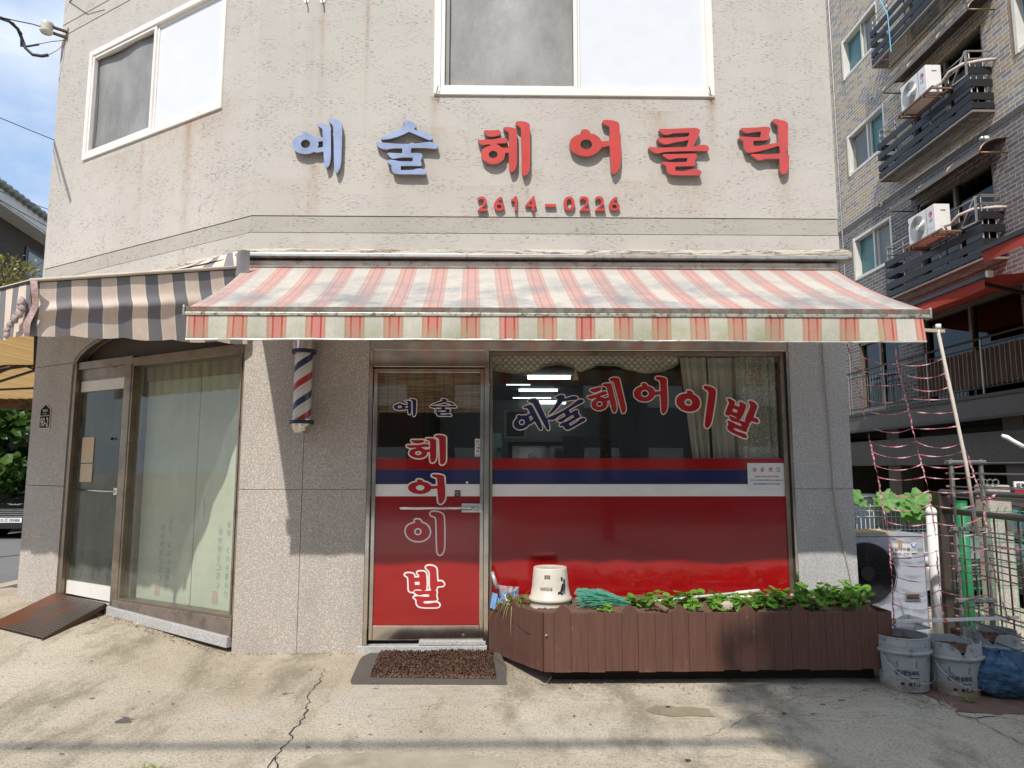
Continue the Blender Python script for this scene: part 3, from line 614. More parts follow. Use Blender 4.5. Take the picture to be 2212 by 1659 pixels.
# phone digits (block numerals)
def txt_loops(ch, x0, x1, z0, z1):
    m = text_into(MB(), ch, x0, x1, z0, z1, 0, bold=.016); return m
nums = [('2', 20, 172, 'first numeral, a 2, at the left end of the phone number'), ('6', 262, 424, 'numeral 6 between the first 2 and the 1'), ('1', 520, 612, 'numeral 1 of the phone number'), ('4', 732, 895, 'numeral 4 just before the dash'), ('-', 1028, 1190, 'dash in the middle of the phone number'),
        ('0', 1302, 1470, 'numeral 0 just after the dash'), ('2', 1543, 1695, 'numeral 2 right after the 0'), ('2', 1772, 1920, 'numeral 2 just before the last 6'), ('6', 1980, 2140, 'numeral 6 at the right end of the phone number')]
for ch, a, b, lb in nums:
    ya, yb = (45, 262) if ch != '-' else (160, 202)
    p, q = PS(1860 + a / 3.814, 755 + yb / 3.814, y=-.03), PS(1860 + b / 3.814, 755 + ya / 3.814, y=-.03)
    t = thing('sign_numeral', 'red raised ' + lb, 'sign numeral', (p.x, 0, p.z), 'raised numerals of the phone number')
    if ch == '-':
        MB().box(p.x, q.x, .026, .03, p.z, q.z).build('face', m_sred, t); MB().box(p.x, q.x, .006, .0255, p.z, q.z).build('side', m_sside, t); continue
    if ch == '1':
        w_, h_ = q.x - p.x, q.z - p.z; po = [(p.x + a_ * w_, p.z + b_ * h_) for a_, b_ in ((0, .66), (0, .80), (.35, .84), (.55, 1), (1, 1), (1, 0), (.58, 0), (.58, .66))]
        MB().prism(po, .026, .03).build('face', m_sred, t); MB().prism(po, .006, .0255).build('side', m_sside, t); continue
    fm = txt_loops(ch, p.x, q.x, p.z, q.z)
    def extr(mb, b0_, b1_):                                  # flat text -> solid block
        me = bpy.data.meshes.new('x'); me.from_pydata(mb.v, [], mb.f); bm = bmesh.new(); bm.from_mesh(me); bmesh.ops.remove_doubles(bm, verts=bm.verts, dist=1e-5)
        for v in bm.verts: v.co.y = -b0_
        r = bmesh.ops.extrude_face_region(bm, geom=bm.faces[:], use_keep_orig=True)
        for v in r['geom']:
            if isinstance(v, bmesh.types.BMVert): v.co.y = -b1_
        o = MB(); bm.verts.index_update(); o.v = [tuple(v.co) for v in bm.verts]; o.f = [tuple(v.index for v in f.verts) for f in bm.faces]; o.uv = [None] * len(o.f); bm.free(); bpy.data.meshes.remove(me); return o
    extr(fm, .026, .03).build('face', m_sred, t); extr(fm, .006, .0255).build('side', m_sside, t)
# vinyl letters on the glass
def vinyl(nm, box=None, cen=None, sc=1, rot=0, col=None, b=0, parent=None, edge=5.2, scy=None, label=None, yy=0, em=None):
    g = glyph(nm); x0, y0, x1, y1 = gbox(g)
    if box:
        e = edge; bx0, by0, bx1, by1 = box; sx = (bx1 - bx0 - 2 * e) / (x1 - x0); sy = (by1 - by0 - 2 * e) / (y1 - y0)
        g = gmap(g, lambda x, y: (bx0 + e + (x - x0) * sx, by0 + e + (y - y0) * sy))
    elif cen:
        cx, cy = (x0 + x1) / 2, (y0 + y1) / 2; c, s = math.cos(rot), math.sin(rot); scy = scy or sc
        g = gmap(g, lambda x, y: (cen[0] + (x - cx) * sc * c - (y - cy) * scy * s, cen[1] + (x - cx) * sc * s + (y - cy) * scy * c))
    w = gmap(g, lambda u, v: (lambda p: (p.x, p.z))(PS(u, v, y=-b)))
    k = 5.5 / 2772; e = MB(); sdf_sheet(e, w, edge * k, b); eo = e.build('lettering', em or m_vcream, parent, recalc=False)
    f = MB()
    for i, (o, hs) in enumerate(w): f.sheet(o, b + .0012 + i * .0003, holes=hs)
    fo = f.build('lettering', col, parent, recalc=False)
    if label: eo['label'] = 'pale edge of ' + label; fo['label'] = label
def upright(nm, ang):                                          # turn the traced slanted letter upright
    ox, oy, s, parts = GLY[nm]; c, si = math.cos(ang), math.sin(ang)
    R = lambda p: (p[0] * c - p[1] * si, p[0] * si + p[1] * c)
    GLY[nm + '_up'] = (0, 0, s, [([R(p) for p in o], [[R(p) for p in h] for h in hs]) for o, hs in parts])
upright('bal', math.radians(-24))
bd = b0 + .0062
def zbox(z, ox, oy, s): return (ox + z[0] / s, oy + z[1] / s, ox + z[2] / s, oy + z[3] / s)
vinyl('ye', zbox((188, 298, 722, 715), 1500, 1500, 5.53), col=m_navy, b=bd, parent=door, edge=3.6, label='small navy letter 예 on the door')
vinyl('sul', zbox((975, 298, 1588, 712), 1500, 1500, 5.53), col=m_navy, b=bd, parent=door, edge=3.6, label='small navy letter 술 on the door')
for nm, z, l in (('he', (93, 95, 447, 367), '헤'), ('eo', (105, 425, 442, 697), '어'), ('i', (85, 740, 432, 1125), '이'), ('bal_up', (78, 1193, 430, 1567), '발')):
    vinyl(nm, zbox(z, 1540, 1650, 2.154), col=m_redl, b=bd, parent=door, edge=5.5, label='large red letter ' + l + ' on the door', em=m_vwhite if l in '이발' else None)

# ---------------------------------------------------------------- shop window (front)
wb = -.05
m = MB(); wx0_, wx1_ = -.078, 2.262
m.box(wx0_, wx0_ + .022, wb - .03, wb + .02, .40, 2.35).box(wx0_ + .022, 2.222, wb - .03, wb + .02, 2.318, 2.35).box(2.222, 2.252, wb - .03, wb + .02, .40, 2.35)
win = m.build('shop_window', m_steel_w, bld, bevel=.002)
MB().box(2.252, 2.283, -.2, -.03, .38, 2.35).build('window_jamb', m_dark, bld)
MB().box(2.262, 2.2825, -.028, -.004, .3, 2.352).build('window_jamb', m_steel, bld)
X0, X1 = wx0_ + .022, 2.222
MB().box(X0, X1, wb - .004, wb + .002, .42, 2.318).build('pane', m_glass, win)
z4 = bands(X0, X1, wb + .003, win, 1400)
MB().box(X0, X1, wb + .003, wb + .0042, .42, z4).build('film_panel', m_red, win)
bw = wb + .004
O = (1950, 1450, 3.403)
vinyl('ye', cen=(2067.5, 1640), sc=.66, rot=math.radians(-27), col=m_navy, b=bw, parent=win, edge=3.8, label='tilted navy letter 예 on the window')
vinyl('sul', cen=(2212, 1606), sc=.655, rot=math.radians(-30), col=m_navy, b=bw, parent=win, edge=3.8, label='tilted navy letter 술 on the window')
vinyl('he', cen=(2366, 1556), sc=.68, rot=math.radians(-13), col=m_redl, b=bw, parent=win, edge=3.8, label='red letter 헤 on the window')
vinyl('eo', (2472, 1467, 2612, 1621), col=m_redl, b=bw, parent=win, edge=3.8, label='red letter 어 on the window')
vinyl('i', cen=(2715, 1582), sc=.76, rot=math.radians(9), col=m_redl, b=bw, parent=win, edge=5.2, label='red letter 이 on the window')
vinyl('bal', cen=((255 + 1290) / 2 / 7.9 + 2800, (285 + 1515) / 2 / 7.9 + 1520), sc=1, col=m_redl, b=bw, parent=win, edge=5.5, label='tilted red letter 발 on the window')
# no-smoking notice
n0 = PS(2900 + 250 / 11.06, 1780 + 1465 / 11.06, y=.044); n1 = PS(2900 + 1830 / 11.06, 1780 + 318 / 11.06, y=.044)
nb = wb + .0075
nt_ = MB().box(n0.x, n1.x, nb - .002, nb, n0.z, n1.z).build('notice_sheet', M("white notice paper", (.72, .72, .72), .5, var=.02, fine=0), win)
m_nr = M("red print", (.55, .04, .06), .5, fine=0); m_nb = M("blue print", (.05, .13, .33), .5, fine=0)
def nx(x, y): p = PS(2900 + x / 11.06, 1780 + y / 11.06, y=.042); return p.x, p.z
def ntxt(mb, s, x0, y0, x1, y1, bold=.02): a = nx(x0, y1); c = nx(x1, y0); text_into(mb, s, a[0], c[0], a[1], c[1], nb + .0012, bold=bold)
def nline(s, x0, y0, x1, y1, mat, bold=.02):
    m = MB(); ntxt(m, s, x0, y0, x1, y1, bold); o = m.build('notice_print', mat, win, recalc=False); return o
nline('경', 460, 535, 575, 678, m_nr); nline('금', 785, 510, 928, 685, m_nr, .03); nline('연', 1135, 510, 1285, 688, m_nr, .03); nline('고', 1495, 550, 1605, 680, m_nr)
for cx in (522, 1550):
    c = nx(cx, 600); R = .0185; m = MB()
    for k in range(24):
        a, b = 2 * math.pi * k / 24, 2 * math.pi * (k + 1) / 24
        m.face([FR(c[0] + r * math.cos(t), nb + .0012, c[1] + r * math.sin(t)) for t, r in ((a, R), (b, R), (b, R - .0015), (a, R - .0015))])
    m.build('notice_ring', m_nr, win, recalc=False)
nline('이곳에서 담배 피우지 마세요.', 520, 860, 1575, 942, m_nr); nline('연기가 사무실 위로 올라와', 345, 1020, 1195, 1098, m_nb); nline('아주 괴롭습니다.', 1230, 1028, 1760, 1105, m_nr); nline('쓰레기/담배꽁초도 버리지 마세요.', 465, 1175, 1655, 1258, m_nb)
# ---------------------------------------------------------------- upper windows
def slider(fr, t0, t1, z0, z1, tm, name, screen_low):
    # screen_low: the screened sash occupies [ts0, tm], the fixed white pane the rest
    w = .055; m = MB()
    m.box(t0, t0 + w, -.08, .018, z0, z1, fr).box(t1 - w, t1, -.08, .018, z0, z1, fr).box(t0 + w, t1 - w, -.08, .018, z0, z0 + w, fr).box(t0 + w, t1 - w, -.08, .018, z1 - w, z1, fr)
    o = m.build(name, m_white, bld, bevel=.003)
    a, b = (t0 + w, tm) if screen_low else (tm, t1 - w); s = MB(); k = .032; zb, zt = z0 + w, z1 - w
    s.box(a, a + k, -.03, .006, zb, zt, fr).box(b - k, b, -.03, .010, zb, zt, fr).box(a + k, b - k, -.03, .006, zb, zb + k, fr).box(a + k, b - k, -.03, .006, zt - k, zt, fr)
    s.build('sash', m_white, o, bevel=.003); MB().box(a + .005, b - .005, -.050, -.034, zb, zb + .012, fr).build('track', m_dark, o)
    def wav(u, v):
        t = a + k + (b - a - 2 * k) * u; z = zb + k + (zt - zb - 2 * k) * v
        return fr(t, -.055 + .008 * math.sin(9 * u + 2 * math.sin(4 * v)) , z)
    MB().grid(wav, 24, 24).build('curtain', m_screen, o, smooth=True, recalc=False)
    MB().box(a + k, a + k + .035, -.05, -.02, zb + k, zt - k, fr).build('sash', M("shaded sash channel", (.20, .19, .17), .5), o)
    c, d = (tm, t1 - w) if screen_low else (t0 + w, tm); s = MB(); k2 = .022
    s.box(c, c + k2, -.06, -.012, zb, zt, fr).box(d - k2, d, -.06, -.012, zb, zt, fr).box(c + k2, d - k2, -.06, -.012, zb, zb + k2, fr).box(c + k2, d - k2, -.06, -.012, zt - k2, zt, fr)
    s.build('sash', m_white, o, bevel=.002)
    MB().box(c + k2, d - k2, -.04, -.025, zb + k2, zt - k2, fr).build('pane', m_wfilm, o)
    return o
wf = slider(FR, wx0, wx1, wz0, wz1, P(1248, 190, y=0).x, 'upper_window', True)
wl = slider(DG, wt0, wt1, vz0, vz1, 1.42, 'upper_window', False)
m_wire = M("dark wire", (.03, .03, .035), .6)
for (u, v, s) in ((942, 203, 1), (1536, 206, -1)):
    p = P(u, v, y=-.03); m = MB(); m.tube([p, p + Vector((.01 * s, -.01, .05)), p + Vector((.02 * s, -.015, .07)), p + Vector((.012 * s, -.012, .03)), p + Vector((0, -.01, -.01))], .0022, 5).tube([p + Vector((-.02, 0, .01)), p, p + Vector((.025, -.01, -.01))], .002, 5)
    m.build('tie_wire', m_wire, wf)
for u in (662, 697):
    p = P(u, 2, y=-.0); t = thing('wall_bolt', 'rusty ' + ('left' if u < 680 else 'right') + ' bolt hook of the pair high on the front wall', 'wall hook', (p.x, 0, p.z), 'rusty hooks high on the wall')
    MB().tube([p, p + Vector((0, -.05, 0)), p + Vector((.0, -.055, -.03))], .006, 8).build('hook', M("rusty iron", (.22, .11, .06), .8, .3), t, smooth=True); MB().lathe([(.0, .006), (.02, .006), (.02, 0)], p, 12, (Vector((1, 0, 0)), Vector((0, 0, 1)), Vector((0, -1, 0)))).build('washer', m_alu, t)

# ---------------------------------------------------------------- slanting shopfront on the left
m = MB()
m.box(0.015, .045, -.16, -.02, .15, 2.40, DG).box(1.50, 1.60, -.14, -.015, .20, 2.36, DG).box(.045, 1.50, -.12, -.02, 2.335, 2.41, DG).box(.045, 1.50, -.12, -.02, .315, .335, DG).box(1.5, 2.38, -.12, -.02, 2.36, 2.43, DG)
m.box(.055, .075, -.08, -.02, .335, 2.335, DG).box(1.475, 1.50, -.08, -.02, .335, 2.335, DG)
fw = m.build('shop_window', m_steel_w, bld, bevel=.003)
MB().box(.075, 1.475, -.065, -.060, .335, 2.335, DG).build('pane', m_glass_d, fw)
MB().box(.03, 1.55, -.1, -.006, .185, .315, DG).build('sill_panel', M("brown sill plate", (.20, .16, .135), .5, .2, var=.2, dirt=((.09, .07, .05), 8, .5, .6)), bld, bevel=.004)
MB().prism([(0.035, .105), (1.585, .185), (1.585, .262), (0.035, .186)], .02, -.1, DG).build('sill_stone', m_gran_g, bld, bevel=.004)
MB().box(0, 1.6, -.3, -.11, -.1, .3, DG).box(1.6, 2.42, -.3, -.02, -.1, .27, DG).build('sill_wall', m_gran_g, bld)
m = MB(); m.box(2.36, 2.42, -.14, -.01, .25, 2.42, DG); m.build('door_frame', m_steel_w, bld, bevel=.003)
m = MB(); q0, q1 = 1.605, 2.355
m.box(q0, q0 + .012, -.09, -.05, .29, 2.25, DG).box(q1 - .012, q1, -.09, -.05, .29, 2.25, DG).box(q0, q1, -.09, -.05, 2.25, 2.27, DG)
ld = m.build('door', m_steel_w, bld); MB().box(q0, q1, -.095, -.045, 2.27, 2.36, DG).build('door_header', m_steel_w, ld)
MB().box(q0 + .012, q1 - .012, -.075, -.068, .41, 2.145, DG).build('pane', glass("dim door glass", (.5, .62, .57), 1.5, .30), ld)
MB().box(q0 + .01, q1 - .01, -.085, -.055, 2.15, 2.25, DG).build('rail', m_white, ld)['label'] = 'white top rail'
m = MB().prism([(q0 + .0, .285), (q1, .30), (q1, .415), (q0 + .10, .41), (q0 + .04, .37)], -.052, -.085, DG); m.build('rail', m_white, ld)['label'] = 'peeling white bottom rail'
def pdz(u, v, b=-.05): t, z, _ = PD(u, v, b); return t, z
ta, za = pdz(201, 944); tb, zb_ = pdz(181, 1042)
for (z0, z1) in ((za - .235, za), (zb_ + .005, za - .245)):
    MB().box(ta + .0, ta + .19, -.066, -.062, z0, z1, DG).build('paper_sheet', M("tan paper", (.66, .52, .37), .8, var=.06), ld)
t1_, z1_ = pdz(160, 1059); MB().tube([DG(q0 + .03, -.06, z1_), DG(q0 + .06, -.02, z1_), DG(t1_ , -.02, z1_ + .005), DG(t1_ + .0, -.06, z1_ + .005)], .009, 8).build('handle', m_steel, ld, smooth=True)
MB().box(q0 + .0, q0 + .07, -.062, -.03, z1_ - .03, z1_ + .03, DG).build('lock_plate', m_steel, ld)
t2, z2_ = pdz(242, 948); MB().ball(DG(t2 + .0, -.05, z2_), .014).build('door_stop', m_black, ld)
# board backs with printed writing inside the window
m_board = M("pale green board", (.60, .62, .51), .7, var=.10, vs_=2.2, fine=.02, dirt=((.45, .38, .22), 3, .6, .4))
m_pg = M("faded board print", (.38, .44, .44), .8, fine=0); m_pr = M("faded red board print", (.56, .42, .34), .8, fine=0)
for i, (a, b, txt) in enumerate(((.08, .735, '(주)LSC정 보통신'), (.745, 1.47, '(주)LSC정 보통신'))):
    t = thing('insulation_board', ('right' if i == 0 else 'left') + ' pale green board with faded upright print standing behind the dusty shop window', 'board', DG(a, -.2, .3), 'boards behind the dusty window')
    MB().box(a, b, -.20, -.17, .31, 2.24 + .03 * i, DG).build('sheet', m_board, t)
    m = MB(); c0 = a + (.20 if i == 0 else .28)
    for k, ch in enumerate('인마름수리) 방음'): 
        if ch == ' ': continue
        text_into(m, ch, c0, c0 + .045, .42 + k * .068, .42 + k * .068 + .05, -.1685, DG, bold=.02)
    for k, ch in enumerate('(SC경량바탕'): text_into(m, ch, c0 + .10, c0 + .15, .48 + k * .07, .48 + k * .07 + .055, -.1685, DG, bold=.02)
    m.build('writing', m_pg, t, recalc=False)
    MB().sheet([(c0 + .12, .36), (c0 + .19, .36), (c0 + .19, .46), (c0 + .12, .46)], -.1685, DG).build('red_mark', m_pr, t)
for i, (a, z) in enumerate(((.62, 1.02), (.20, 1.02))):
    MB().box(a + .3 * 0, a + .05, -.1665, -.1645, z, z + .16, DG).build('paper_tag', M("white paper tag", (.6, .64, .64), .8), None)
    o = bpy.context.scene.objects[-1]
for o in [o for o in COL.objects if o.name.startswith('paper_tag')]:
    tag(o, 'small white paper tag on the ' + ('left' if o.name == 'paper_tag' else 'right') + ' board behind the dusty window', 'paper tag', 'paper tags behind the dusty window')
m_canrefl = M("painted canopy reflection", (.34, .29, .20), .9, var=.15, vs_=2)  # brown of the canopy's reflection, painted on a sheet behind the glass
o = MB().grid(lambda u, v: DG(.06 + 1.42 * u, -.15 + .002 * math.sin(20 * u), 2.20 + .15 * v), 60, 4).build('canopy_reflection', m_canrefl, None, smooth=True, recalc=False); tag(o, 'olive brown sheet painting the canopy reflection along the top of the dusty window', 'blind')
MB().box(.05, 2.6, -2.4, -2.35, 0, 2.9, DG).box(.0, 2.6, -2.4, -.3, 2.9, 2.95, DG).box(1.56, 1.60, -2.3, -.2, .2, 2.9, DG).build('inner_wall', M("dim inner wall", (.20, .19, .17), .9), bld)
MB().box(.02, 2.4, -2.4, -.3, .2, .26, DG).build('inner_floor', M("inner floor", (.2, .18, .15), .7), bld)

# ---------------------------------------------------------------- inside the barber shop
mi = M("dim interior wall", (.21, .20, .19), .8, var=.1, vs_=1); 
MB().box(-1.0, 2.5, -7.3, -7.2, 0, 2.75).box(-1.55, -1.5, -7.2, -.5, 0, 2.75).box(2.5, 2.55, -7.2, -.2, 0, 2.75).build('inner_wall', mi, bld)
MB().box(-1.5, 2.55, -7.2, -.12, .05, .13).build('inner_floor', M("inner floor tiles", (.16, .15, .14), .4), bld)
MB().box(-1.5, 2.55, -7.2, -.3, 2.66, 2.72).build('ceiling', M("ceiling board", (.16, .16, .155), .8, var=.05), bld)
m_tube = NT("lit tube"); m_tube.bsdf((.9, .95, 1), .4, emit=(.80, .95, 1.0), es=5.5); m_tube = m_tube.m
for (u0, u1, v, D, lb) in ((1140, 1232, 815, 9.3, 'nearest'), (1094, 1145, 828, 10.3, 'short second'), (1121, 1204, 842, 10.9, 'middle'), (1108, 1190, 857, 12.2, 'fourth'), (1150, 1222, 869.5, 12.45, 'farthest')):
    a, b = P(u0, v, y=D - 5.5), P(u1, v, y=D - 5.5); z = 2.60
    z = a.z; t = thing('ceiling_lamp', lb + ' lit tube lamp seen through the shop window', 'ceiling lamp', (a.x, a.y, z), 'lit tube lamps on the shop ceiling')
    MB().box(a.x - .05, b.x + .05, -a.y - .06, -a.y + .06, z + .03, z + .06).build('housing', m_white, t); MB().tube([(a.x, a.y, z), (b.x, a.y, z)], .026, 8).build('tube', m_tube, t, smooth=True)
# scalloped quilted valance
def quilt():
    t = NT("quilted cream cloth"); w = t.n('ShaderNodeTexVoronoi'); xyz = sep(t, t.pos((1, 1, 1)))
    a = t.math('ADD', xyz['X'], xyz['Z']); b = t.math('SUBTRACT', xyz['X'], xyz['Z'])
    s = lambda q: t.math('ABSOLUTE', t.math('SINE', t.math('MULTIPLY', q, 62)))
    h = t.math('MULTIPLY', s(a), s(b)); c = t.mix(t.ramp(h, [(.05, 0), (.3, 1)]), (.40, .33, .23), (.80, .71, .56))
    return t.bsdf(c, .8, 0, (h, .8, .012))
m_quilt = quilt()
pts = []; xa, xb = P(1062, 0, y=.14).x, P(1442, 0, y=.14).x
def scal(x):
    f = (x - xa) / (xb - xa)
    lo = [ (0, 799), (.06, 803), (.14, 806), (.22, 803), (.30, 790), (.37, 786), (.43, 792), (.475, 803), (.52, 796), (.58, 788), (.66, 789), (.74, 799), (.82, 805), (.9, 803), (.96, 795), (1, 785)]
    for i in range(len(lo) - 1):
        if lo[i][0] <= f <= lo[i + 1][0]: k = (f - lo[i][0]) / (lo[i + 1][0] - lo[i][0]); k = k * k * (3 - 2 * k); return P(1200, lo[i][1] * (1 - k) + lo[i + 1][1] * k, y=.14).z
    return P(1200, 790, y=.14).z
o = thing('window_valance', 'cream quilted valance with scalloped edge and tassel behind the shop window', 'valance', (xa, .14, 2.3))
MB().grid(lambda u, v: Vector((xa + (xb - xa) * u, .14 + .012 * math.sin(u * 22), scal(xa + (xb - xa) * u) * (1 - v) + 2.34 * v)), 90, 5).build('cloth', m_quilt, o, smooth=True, recalc=False)
m_cream = M("cream cord", (.46, .38, .26), .8)
MB().tube([Vector((xa + (xb - xa) * k / 60, .132, scal(xa + (xb - xa) * k / 60))) for k in range(61)], .006, 5).build('braid', m_cream, o, smooth=True)
q = P(1243, 812, y=.12); MB().lathe([(.008, .05), (.012, .035), (.008, .03), (.022, 0), (.026, -.035), (.0, -.036)], q, 12).build('tassel', m_cream, o, smooth=True)
def curtain(name, label, x0t, x1t, x0b, x1b, zt, zb, y, mat, folds, amp=.02):
    o = MB().grid(lambda u, v: Vector(((x0t + (x1t - x0t) * u) * v + (x0b + (x1b - x0b) * u) * (1 - v), y + amp * math.sin(u * folds * 6.283) + .3 * amp * math.sin(u * folds * 15 + 2), zb + (zt - zb) * v)), int(folds * 14), 6).build(name, mat, None, smooth=True, recalc=False)
    return tag(o, label, 'curtain')
def cloth(name, col, tl=.3, sc=None):
    t = NT(name); n = t.noise(4, 4); c = t.mix(n, mul(col, .85), mul(col, 1.1)); m = t.bsdf(c, .85)
    tr = t.n('ShaderNodeBsdfTranslucent'); t.l(c, tr.inputs[0]) if not isinstance(c, tuple) else None
    mx = t.n('ShaderNodeMixShader'); mx.inputs[0].default_value = tl; t.l(t.b.outputs[0], mx.inputs[1]); t.l(tr.outputs[0], mx.inputs[2]); t.l(mx.outputs[0], t.out.inputs[0]); return m
m_cur = cloth("beige curtain", (.80, .74, .62), .2)
zt_, zb2 = P(0, 760, y=.2).z, 1.45
curtain('gathered_curtain', 'narrow gathered beige curtain beside the dark gap in the window', P(1446, 0, y=.2).x, P(1500, 0, y=.2).x, P(1468, 0, y=.2).x, P(1503, 0, y=.2).x, 2.33, zb2, .2, m_cur, 3.2)
curtain('hanging_curtain', 'wider beige curtain right of the dark gap behind the letters', P(1502, 0, y=.22).x, P(1562, 0, y=.22).x, P(1508, 0, y=.22).x, P(1562, 0, y=.22).x, 2.33, zb2, .22, m_cur, 3.6, .014)
t = NT("lace net"); vv = t.noise(60, 2, .5, (1, 1, 1.5)); c = t.mix(t.ramp(vv, [(.4, 0), (.6, 1)]), (.36, .33, .25), (.66, .62, .50)); m_lace = t.bsdf(c, .9)
curtain('lace_curtain', 'olive lace curtain filling the right end of the shop window', P(1560, 0, y=.16).x, 2.24, P(1560, 0, y=.16).x, 2.24, 2.33, zb2, .17, m_lace, 5, .012)
# bamboo blind behind the door
def bamboo():
    t = NT("bamboo blind"); x = sep(t, t.pos()); st = t.noise(110, 3, .6, (.05, .05, 1.0)); c = t.mix(t.ramp(st, [(.35, 0), (.65, 1)]), (.15, .08, .04), (.42, .26, .14))
    cord = t.ramp(t.math('FRACT', t.math('MULTIPLY', x['X'], 13.5)), [(0, 1), (.06, 1), (.07, 0), (1, 0)]); c = t.mix(t.math('MULTIPLY', cord, .8), c, (.02, .013, .01)); return t.bsdf(c, .6, 0, (st, .5, .004))
o = MB().box(-1.0, -.1, -.12, -.108, P(900, 891, y=.11).z, 2.30).build('bamboo_blind', bamboo(), None); tag(o, 'brown bamboo roll blind hanging inside the shop door', 'blind')
# furniture glimpsed inside
def simple(name, label, cat, parts, loc, group=None):
    t = thing(name, label, cat, loc, group)
    for nm, mt, mbx in parts: mbx.build(nm, mt, t)
    return t
a, b = P(1217, 985, y=1.0), P(1370, 942, y=1.0)
m = MB(); 
bd_ = thing('notice_board', 'dark blue notice board with rows of writing inside the shop', 'notice board', (a.x, 1, .9))
MB().box(a.x, b.x, -1.02, -1.0, .9, b.z).build('panel', M("slate blue board", (.035, .05, .075), .5), bd_)
m = MB()
for k, s in enumerate(('고 객 안 내', '커 트 염 색', '파 마')): 
    w = (b.x - a.x); zz = b.z - .05 - k * .055; text_into(m, s[::-1], a.x + w * .2, b.x - w * .2, zz - .03, zz, -.998, lambda t, bb, z: Vector((a.x + b.x - t, -bb, z)))
m.build('writing', M("dim board writing", (.10, .12, .14), .6), bd_, recalc=False)
simple('mirror_cabinet', 'dark wood mirror cabinet inside the shop', 'cabinet', [('body', M("dark cabinet wood", (.05, .035, .025), .5), MB().box(.1, 1.1, -3.2, -2.9, .13, 1.75)), ('mirror', m_steel, MB().box(.15, .55, -2.9, -2.89, 1.3, 1.7).box(.6, 1.05, -2.9, -2.89, 1.3, 1.7)), ('shelf', m_alu, MB().box(.1, 1.1, -2.9, -2.7, 1.2, 1.23))], (.6, 3, .13))
simple('picture_frame', 'pale framed picture on the inner left wall of the shop', 'picture', [('frame', m_alu, MB().box(.05, .28, -2.0, -1.98, 1.75, 2.05)), ('picture', M("dim picture", (.08, .09, .10), .4), MB().box(.07, .26, -1.98, -1.975, 1.77, 2.03))], (.16, 1.99, 1.75))
q = P(1083, 960, y=.25); simple('hanging_poster', 'pale turquoise poster low at the left end of the shop window', 'poster', [('sheet', M("turquoise poster", (.16, .34, .33), .6), MB().box(P(1063, 0, y=.25).x, P(1085, 0, y=.25).x, -.262, -.26, 1.45, P(1070, 935, y=.25).z)), ('picture', m_black, MB().lathe([(0, 0), (.02, 0), (.02, .002)], (P(1083, 0, y=.24).x - .01, .255, 1.58), 14, (Vector((1, 0, 0)), Vector((0, 0, 1)), Vector((0, -1, 0)))))], (q.x, .26, 1.45))
q = P(1151, 985, y=.2); o = thing('small_figurine', 'small pale round-headed figurine peeping above the red film inside the window', 'figurine', (q.x, .2, q.z - .06))
MB().ball(q, .034, 14, 10, (1.15, .9, .8)).build('head', M("pale ceramic", (.45, .38, .30), .4), o, smooth=True); MB().lathe([(0, 0), (.03, -.0), (.022, -.02), (.03, -.07), (0, -.07)], q - Vector((0, 0, .02)), 12).build('body', m_red, o, smooth=True)

# ---------------------------------------------------------------- barber pole
pc = Vector((P(656, 830, y=-.1).x, -.12, 0)); zt, zb = P(656, 760, y=-.12).z + .14, P(653, 935, y=-.12).z; R = .083
t = thing('barber_pole', 'barber pole with red, navy and white spiral between steel caps on the granite pier', 'barber pole', (pc.x, 0, zb))
H = zt - zb; c0, c1 = P(655, 912, y=-.12).z, P(656, 760, y=-.12).z
def rz(r, z): return (r, z)
MB().lathe([(0, zt), (R * .93, zt), (R * .99, zt - .02), (R * 1.02, c1 + .01), (0, c1 + .01)], (pc.x, pc.y, 0), 32).build('top_cap', m_steel, t, smooth=False)
MB().lathe([(0, zb), (R * .62, zb), (R * .72, zb + .012), (R * .9, zb + .05), (R * .97, zb + .10), (R * .97, c0 - .01), (0, c0 - .01)], (pc.x, pc.y, 0), 32).build('bottom_cap', m_steel, t, smooth=False)
for z in (c0, c1): MB().lathe([(R * .8, z - .014), (R * 1.10, z - .014), (R * 1.10, z + .014), (R * .8, z + .014)], (pc.x, pc.y, 0), 32).build('ring', M("navy plastic ring", (.02, .022, .05), .4), t)
def spiral():
    t_ = NT("barber spiral"); uv = t_.n('ShaderNodeUVMap'); x = sep(t_, uv.outputs[0])
    f = t_.math('FRACT', t_.math('ADD', t_.math('MULTIPLY', x['Y'], 1.88), t_.math('MULTIPLY', x['X'], -1.0)))
    r, n_, w, k = (.45, .02, .02), (.02, .025, .10), (.66, .63, .60), (.10, .06, .08)
    c = t_.ramp(f, [(0, w), (.10, k), (.107, w), (.19, r), (.38, w), (.60, k), (.607, w), (.69, n_), (.88, w)], 'CONSTANT'); return t_.bsdf(c, .35)
MB().lathe([(R * .80, c0), (R * .80, c1)], (pc.x, pc.y, 0), 48).build('striped_drum', spiral(), t, smooth=True, recalc=False)
def clear(name, tint=(.97, .97, .95), fac=None):
    t = NT(name); tr = t.n('ShaderNodeBsdfTransparent'); tr.inputs[0].default_value = (*tint, 1); g = t.n('ShaderNodeBsdfGlossy'); g.inputs['Roughness'].default_value = .06
    mx = t.n('ShaderNodeMixShader'); t.l(schlick(t, .03), mx.inputs[0]); t.l(tr.outputs[0], mx.inputs[1]); t.l(g.outputs[0], mx.inputs[2]); t.l(mx.outputs[0], t.out.inputs[0]); return t.m
MB().lathe([(R * .97, c0), (R * .97, c1)], (pc.x, pc.y, 0), 48).build('clear_cover', clear("clear plastic"), t, smooth=True, recalc=True)
MB().box(pc.x - .05, pc.x + .05, 0, .06, c1 + .03, c1 + .09).build('bracket', m_steel, t); MB().box(pc.x - .04, pc.x + .04, 0, .06, zb + .05, zb + .10).build('bracket', m_steel, t)

